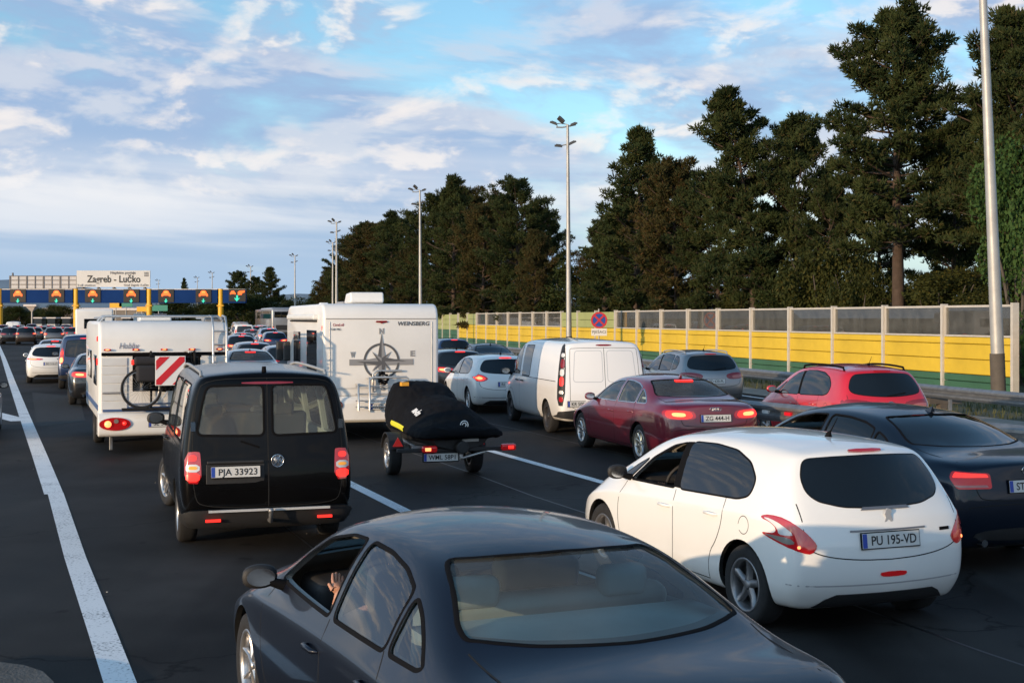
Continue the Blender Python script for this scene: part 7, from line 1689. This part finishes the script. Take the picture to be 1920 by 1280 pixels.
mb = MB(); mb.prism([(-0.52, 0.70), (-0.36, 0.50), (-0.1, 0.44), (0.1, 0.44), (0.36, 0.50), (0.52, 0.70)], lambda a, b, d: (d, a, b), -0.98, 1.3); mb.tube([(-1.0, 0, 0.50), (-1.12, 0, 0.50)], 0.10, 14); obj('hull', bevel_mesh(mb.mesh('hull', M_PLAST, True), 0.02), js)
mb = MB(); mb.box((-0.985, -0.16, 0.60), (0.03, 0.26, 0.05)); mb.build('hull_badge', M_ALU, js)
Dl = Vector((0.55, -0.83, 0)).normalized()
tx = text_mesh('sea-doo', 0.17, mat('print_white', (0.75, 0.75, 0.74), 0.6), 0.0, 0.25, 0.010, width=0.36)
q, nn2 = csf.cast(Vector((-0.35, 0.5, 0.98)), Dl); nn2 = (nn2 + Vector((0, 0, 0.1))).normalized(); rt = Vector((-nn2.y, nn2.x, 0)).normalized()
o = obj('cover_print', tx, cvr); o.matrix_local = Matrix.Translation(q + nn2 * 0.035) @ Matrix((rt, nn2.cross(rt), nn2)).transposed().to_4x4() @ Matrix.Rotation(radians(-16), 4, 'Z')
mb = MB(); q, nn2 = csf.cast(Vector((-2, -0.02, 1.05)), Vector((1, 0, -0.25)).normalized()); c_ = q + nn2 * 0.02; mb.tube([c_ + Vector((0, 0.06 * cos(2 * pi * k / 18), 0.06 * sin(2 * pi * k / 18))) for k in range(15)], 0.008, 5); mb.tube([c_ + Vector((0, 0.03 * cos(2 * pi * k / 12), 0.03 * sin(2 * pi * k / 12))) for k in range(9)], 0.009, 5); mb.build('cover_print', MATS['print_white'], cvr)
ys_ = strip(csf, [(0.55, 0.9, 0.78), (-0.2, 0.9, 0.73)], LEFTD, 0.08, 0.022, mat('strap_yellow', (0.62, 0.60, 0.02), 0.6), 0, name='yellow_strap'); obj('yellow_strap', ys_, cvr)
mb = MB(); q, nn2 = csf.near(Vector((0.75, 0.36, 1.42)))[:2]; mb.box(q + nn2 * 0.02, (0.10, 0.12, 0.06)); mb.build('orange_patch', mat('patch_orange', (0.75, 0.35, 0.03), 0.6), cvr)

# ---- coaches
def coach(u, Y, hd, label, body, H=3.65):
    b = P(u, Y=Y); h = radians(hd); c = b + Vector((-sin(h), cos(h), 0)) * 6; t = thing('coach', label, 'coach', (c.x, c.y, 0), pi / 2 + h)
    box_body('body', body, t, -6, 6, 0.45, H, 2.5, (0.25, 0.45, 0.4, 0.2), 0.22); add_wheels(t, (-3.2, 4.0), 1.22, 0.5, 'steel', 0.28)
    slab('rear_window', G_DARK, t, (-5.97, 0, H - 0.85), (0.12, 1.9, 0.75), 0.05); slab('side_glazing', G_DARK, t, (0, 1.245, H - 0.85), (11, 0.03, 0.95), 0.01)
    slab('engine_grille', M_PLAST, t, (-6.0, 0, 1.25), (0.06, 1.5, 0.6), 0.02); slab('bumper', M_PLAST, t, (-5.98, 0, 0.58), (0.14, 2.3, 0.28), 0.05)
    for y in (1.05, -1.05): o = slab('tail_light', L_RED, t, (-5.99, y, 1.15), (0.06, 0.16, 0.5), 0.02); slab('bulb', L_HOT, o, (-0.025, 0, 0), (0.02, 0.10, 0.16), 0.01)
M_BUS = mat('coach_silver', (0.30, 0.31, 0.33), 0.35, metal=0.4, var=0.1, coat=0.5); M_BUS2 = mat('coach_grey', (0.16, 0.13, 0.13), 0.35, metal=0.3, coat=0.5)
coach(529, 160, 17, 'silver coach with dark rear window left of the motorhome', M_BUS)
coach(512, 190, 17, 'darker coach half hidden behind the silver one', M_BUS2)

# ---- camper beyond the navy van
t = thing('camper', 'white alcove camper behind the caravan front, ahead of the small navy van', 'camper', (*at(176, 84), 0), pi / 2 + radians(18))
box_body('body', M_CW, t, -2.9, 2.2, 0.5, 2.95, 2.2, (0.1, 0.2, 0.3, 0.1), 0.12); box_body('alcove', M_CW, t, 2.0, 3.2, 2.0, 2.85, 2.1, (0.05, 0.05, 0.3, 0.3), 0.12); add_wheels(t, (-1.5, 2.3), 1.02, 0.34)
slab('rear_window', G_DARK, t, (-2.9, 0, 2.05), (0.04, 1.2, 0.6), 0.02); slab('side_window', G_DARK, t, (-0.8, 1.1, 2.0), (1.2, 0.04, 0.6), 0.02)
for y in (0.95, -0.95): slab('tail_light', L_LIT, t, (-2.92, y, 0.95), (0.05, 0.14, 0.32), 0.02)
# ---- trucks far beyond the gantry
for u, lab, m_ in ((300, 'pale red lorry box above the caravan roof near the third yellow column', mat('box_rose', (0.50, 0.36, 0.32), 0.6)), (262, 'white lorry box above the caravan roof beside the toll roof', M_CW2), (284, 'green lorry box above the caravan roof', M_TGRN)):
    t = thing('lorry', lab, 'lorry', (*at(u, 255), 0), pi / 2 + radians(16)); box_body('box', m_, t, -3.4, 2.2, 0.9, 3.2, 2.3, (0.05, 0.05, 0.05, 0.05), 0.03); box_body('cab', M_CW, t, 2.4, 4.2, 0.6, 2.6, 2.2, (0.1, 0.1, 0.4, 0.2), 0.1); add_wheels(t, (-2.2, 3.2), 1.12, 0.45)
    slab('bumper', M_PLAST, t, (-3.3, 0, 0.6), (0.2, 2.2, 0.16), 0.02)

# ---- people at the wheel
M_SKIN = mat('skin', (0.50, 0.25, 0.16), 0.55, var=0.12, vscale=9); M_HAIR = mat('hair', (0.03, 0.022, 0.017), 0.7)
def driver(label, base, rz, pos, shirt, arm='sill', lift=0.0):
    """seated figure grown from a jointed skeleton, one continuous skin"""
    p = Matrix.Rotation(rz, 3, 'Z') @ Vector((pos[0], pos[1], 0)); t = thing('person', label, 'person', (base[0] + p.x, base[1] + p.y, pos[2]), rz)
    V, E, Rr = [], [], []
    def n(co, r, par=None): V.append(co); Rr.append((r, r) if not isinstance(r, tuple) else r); (E.append((par, len(V) - 1)) if par is not None else None); return len(V) - 1
    pel = n((0, 0, 0.0), (0.15, 0.12)); sp_ = n((-0.05, 0, 0.22), (0.14, 0.11), pel); ch = n((-0.10, 0, 0.42), (0.17, 0.11), sp_); nk = n((-0.09, 0, 0.55), 0.055, ch); n0 = n((-0.07, 0, 0.63), 0.06, nk); hd = n((-0.05, 0, 0.71), (0.082, 0.095), n0); n((-0.05, 0, 0.80), (0.07, 0.08), hd); n((0.055, 0, 0.70), 0.018, hd)
    for sg in (1, -1):
        hp = n((0.05, sg * 0.10, -0.02), 0.09, pel); kn = n((0.46, sg * 0.13, 0.10), 0.062, hp); an = n((0.72, sg * 0.12, -0.24), 0.042, kn); n((0.86, sg * 0.12, -0.26), 0.035, an)
        sh = n((-0.10, sg * 0.19, 0.46), 0.062, ch)
        if sg > 0 and arm == 'sill': el = n((0.10, 0.32, 0.36), 0.044, sh); wr = n((-0.02, 0.325, 0.545), 0.028, el); up = True
        elif sg > 0: el = n((0.12, 0.28, 0.24), 0.046, sh); wr = n((0.38, 0.16, 0.36), 0.030, el); up = False
        else: el = n((0.10, -0.28, 0.20), 0.046, sh); wr = n((0.37, -0.14, 0.34), 0.030, el); up = False
        w = Vector(V[wr]); f = Vector((0.75, -0.15, 0.55)).normalized() if up else Vector((1, -0.15 * sg, 0.35)).normalized(); s_ = Vector((-0.3, 0.9, 0.2)).normalized() if up else Vector((0, sg, 0.1)).normalized()
        pm = n(tuple(w + f * 0.06), (0.036, 0.022), wr)
        for k, L in enumerate((0.075, 0.085, 0.078, 0.06)):
            b = w + f * 0.10 + s_ * (0.030 - 0.02 * k); k1 = n(tuple(b), 0.0095, pm); c = Vector((0.4, -0.25 * sg, -0.1)) if up else Vector((0, 0, -0.6))
            k2 = n(tuple(b + (f + c * 0.3).normalized() * L * 0.5), 0.009, k1); n(tuple(b + (f + c * 0.3).normalized() * L * 0.5 + (f + c).normalized() * L * 0.45), 0.0075, k2)
        th = n(tuple(w + f * 0.05 + s_ * 0.042), 0.011, pm); n(tuple(w + f * 0.09 + s_ * 0.06), 0.009, th)
    me = bpy.data.meshes.new('person'); me.from_pydata(V, E, [])
    def fn(o):
        o.modifiers.new('k', 'SKIN').use_smooth_shade = True
        if not me.skin_vertices: return
        for i, r in enumerate(Rr): me.skin_vertices[0].data[i].radius = r
        me.skin_vertices[0].data[0].use_root = True; m = o.modifiers.new('s', 'SUBSURF'); m.levels = 2
    bm = bmesh.new(); bm.from_mesh(me); ly = bm.verts.layers.skin.verify(); bm.verts.ensure_lookup_table()
    for i, r in enumerate(Rr): bm.verts[i][ly].radius = r; bm.verts[i][ly].use_root = (i == 0)
    bm.to_mesh(me); bm.free(); me = eval_mods(me, fn); me.materials.clear(); me.materials.append(shirt); me.materials.append(M_SKIN); me.materials.append(mat('trousers', (0.03, 0.035, 0.05), 0.9))
    wrists = [Vector(V[i]) for i in range(len(V)) if Rr[i][0] in (0.030, 0.028)]; els = [Vector(V[i]) for i in range(len(V)) if Rr[i][0] in (0.046, 0.044)]
    for q in me.polygons:
        c = q.center; fore = any((c - w).length < 0.24 and (c - w).length < (c - e).length * 1.9 for w, e in zip(wrists, els))
        q.material_index = 1 if c.z > 0.535 and abs(c.y) < 0.14 or fore else (2 if c.z < 0.14 and (c.x > 0.05 or c.z < -0.02) else 0); q.use_smooth = True
    obj('body', me, t)
    hb_ = bpy.data.meshes.new('hair'); bm = bmesh.new(); bmesh.ops.create_uvsphere(bm, u_segments=14, v_segments=10, radius=1)
    for v in bm.verts: c = v.co.copy(); v.co = Vector((-0.06 + c.x * 0.098, c.y * 0.092, 0.76 + c.z * 0.085 - (0.05 if c.x < -0.2 and c.z < 0 else 0)))
    bmesh.ops.delete(bm, geom=[v for v in bm.verts if v.co.x > 0.0 and v.co.z < 0.78], context='VERTS'); bm.to_mesh(hb_); bm.free(); hb_.shade_smooth(); hb_.materials.append(M_HAIR); obj('hair', hb_, t)
    return t
RZ = lambda hd: pi / 2 + radians(hd)
driver('driver of the dark grey sedan with forearm raised at the open window', (-0.20, 6.98), RZ(23.6), (0.10, 0.38, 0.44), mat('shirt_grey', (0.10, 0.10, 0.11), 0.9), 'sill')
driver('driver of the white claw lamp hatchback holding the steering wheel', (2.09, 12.0), RZ(21.8), (0.14, 0.36, 0.47), mat('shirt_dark', (0.03, 0.03, 0.035), 0.9), 'wheel')
driver('driver of the dark blue sedan with an elbow at the open window', (4.02, 15.0), RZ(20.5), (0.16, 0.42, 0.46), mat('shirt_dark', (0.03, 0.03, 0.035), 0.9), 'sill')
# ---- the wood behind the viewpoint: unseen, added to darken reflections in paint and glass
g = MB(); NU, NV = 90, 10; vs = []; fs = []
for i in range(NU + 1):
    x = -90 + 200 * i / NU; hh = 4.6 + 2.0 * mnoise.noise(Vector((x * 0.07, 1, 0))) + 1.0 * mnoise.noise(Vector((x * 0.3, 5, 0)))
    for j in range(NV + 1):
        z = hh * j / NV; y = -34 - 0.22 * z + 1.8 * mnoise.noise(Vector((x * 0.35, z * 0.4, 2))) + 0.8 * mnoise.noise(Vector((x * 1.1, z * 1.2, 7)))
        vs.append((x, y, z))
for i in range(NU):
    for j in range(NV): a = i * (NV + 1) + j; fs.append((a, a + NV + 1, a + NV + 2, a + 1))
g.add(vs, fs); wo_ = g.build('backdrop', mat('backdrop_green', (0.03, 0.042, 0.015), 0.95, var=0.5, vscale=1.5)); tag(wo_, 'dark wood behind the viewpoint, unseen, added for its reflections', 'backdrop', kind='stuff')
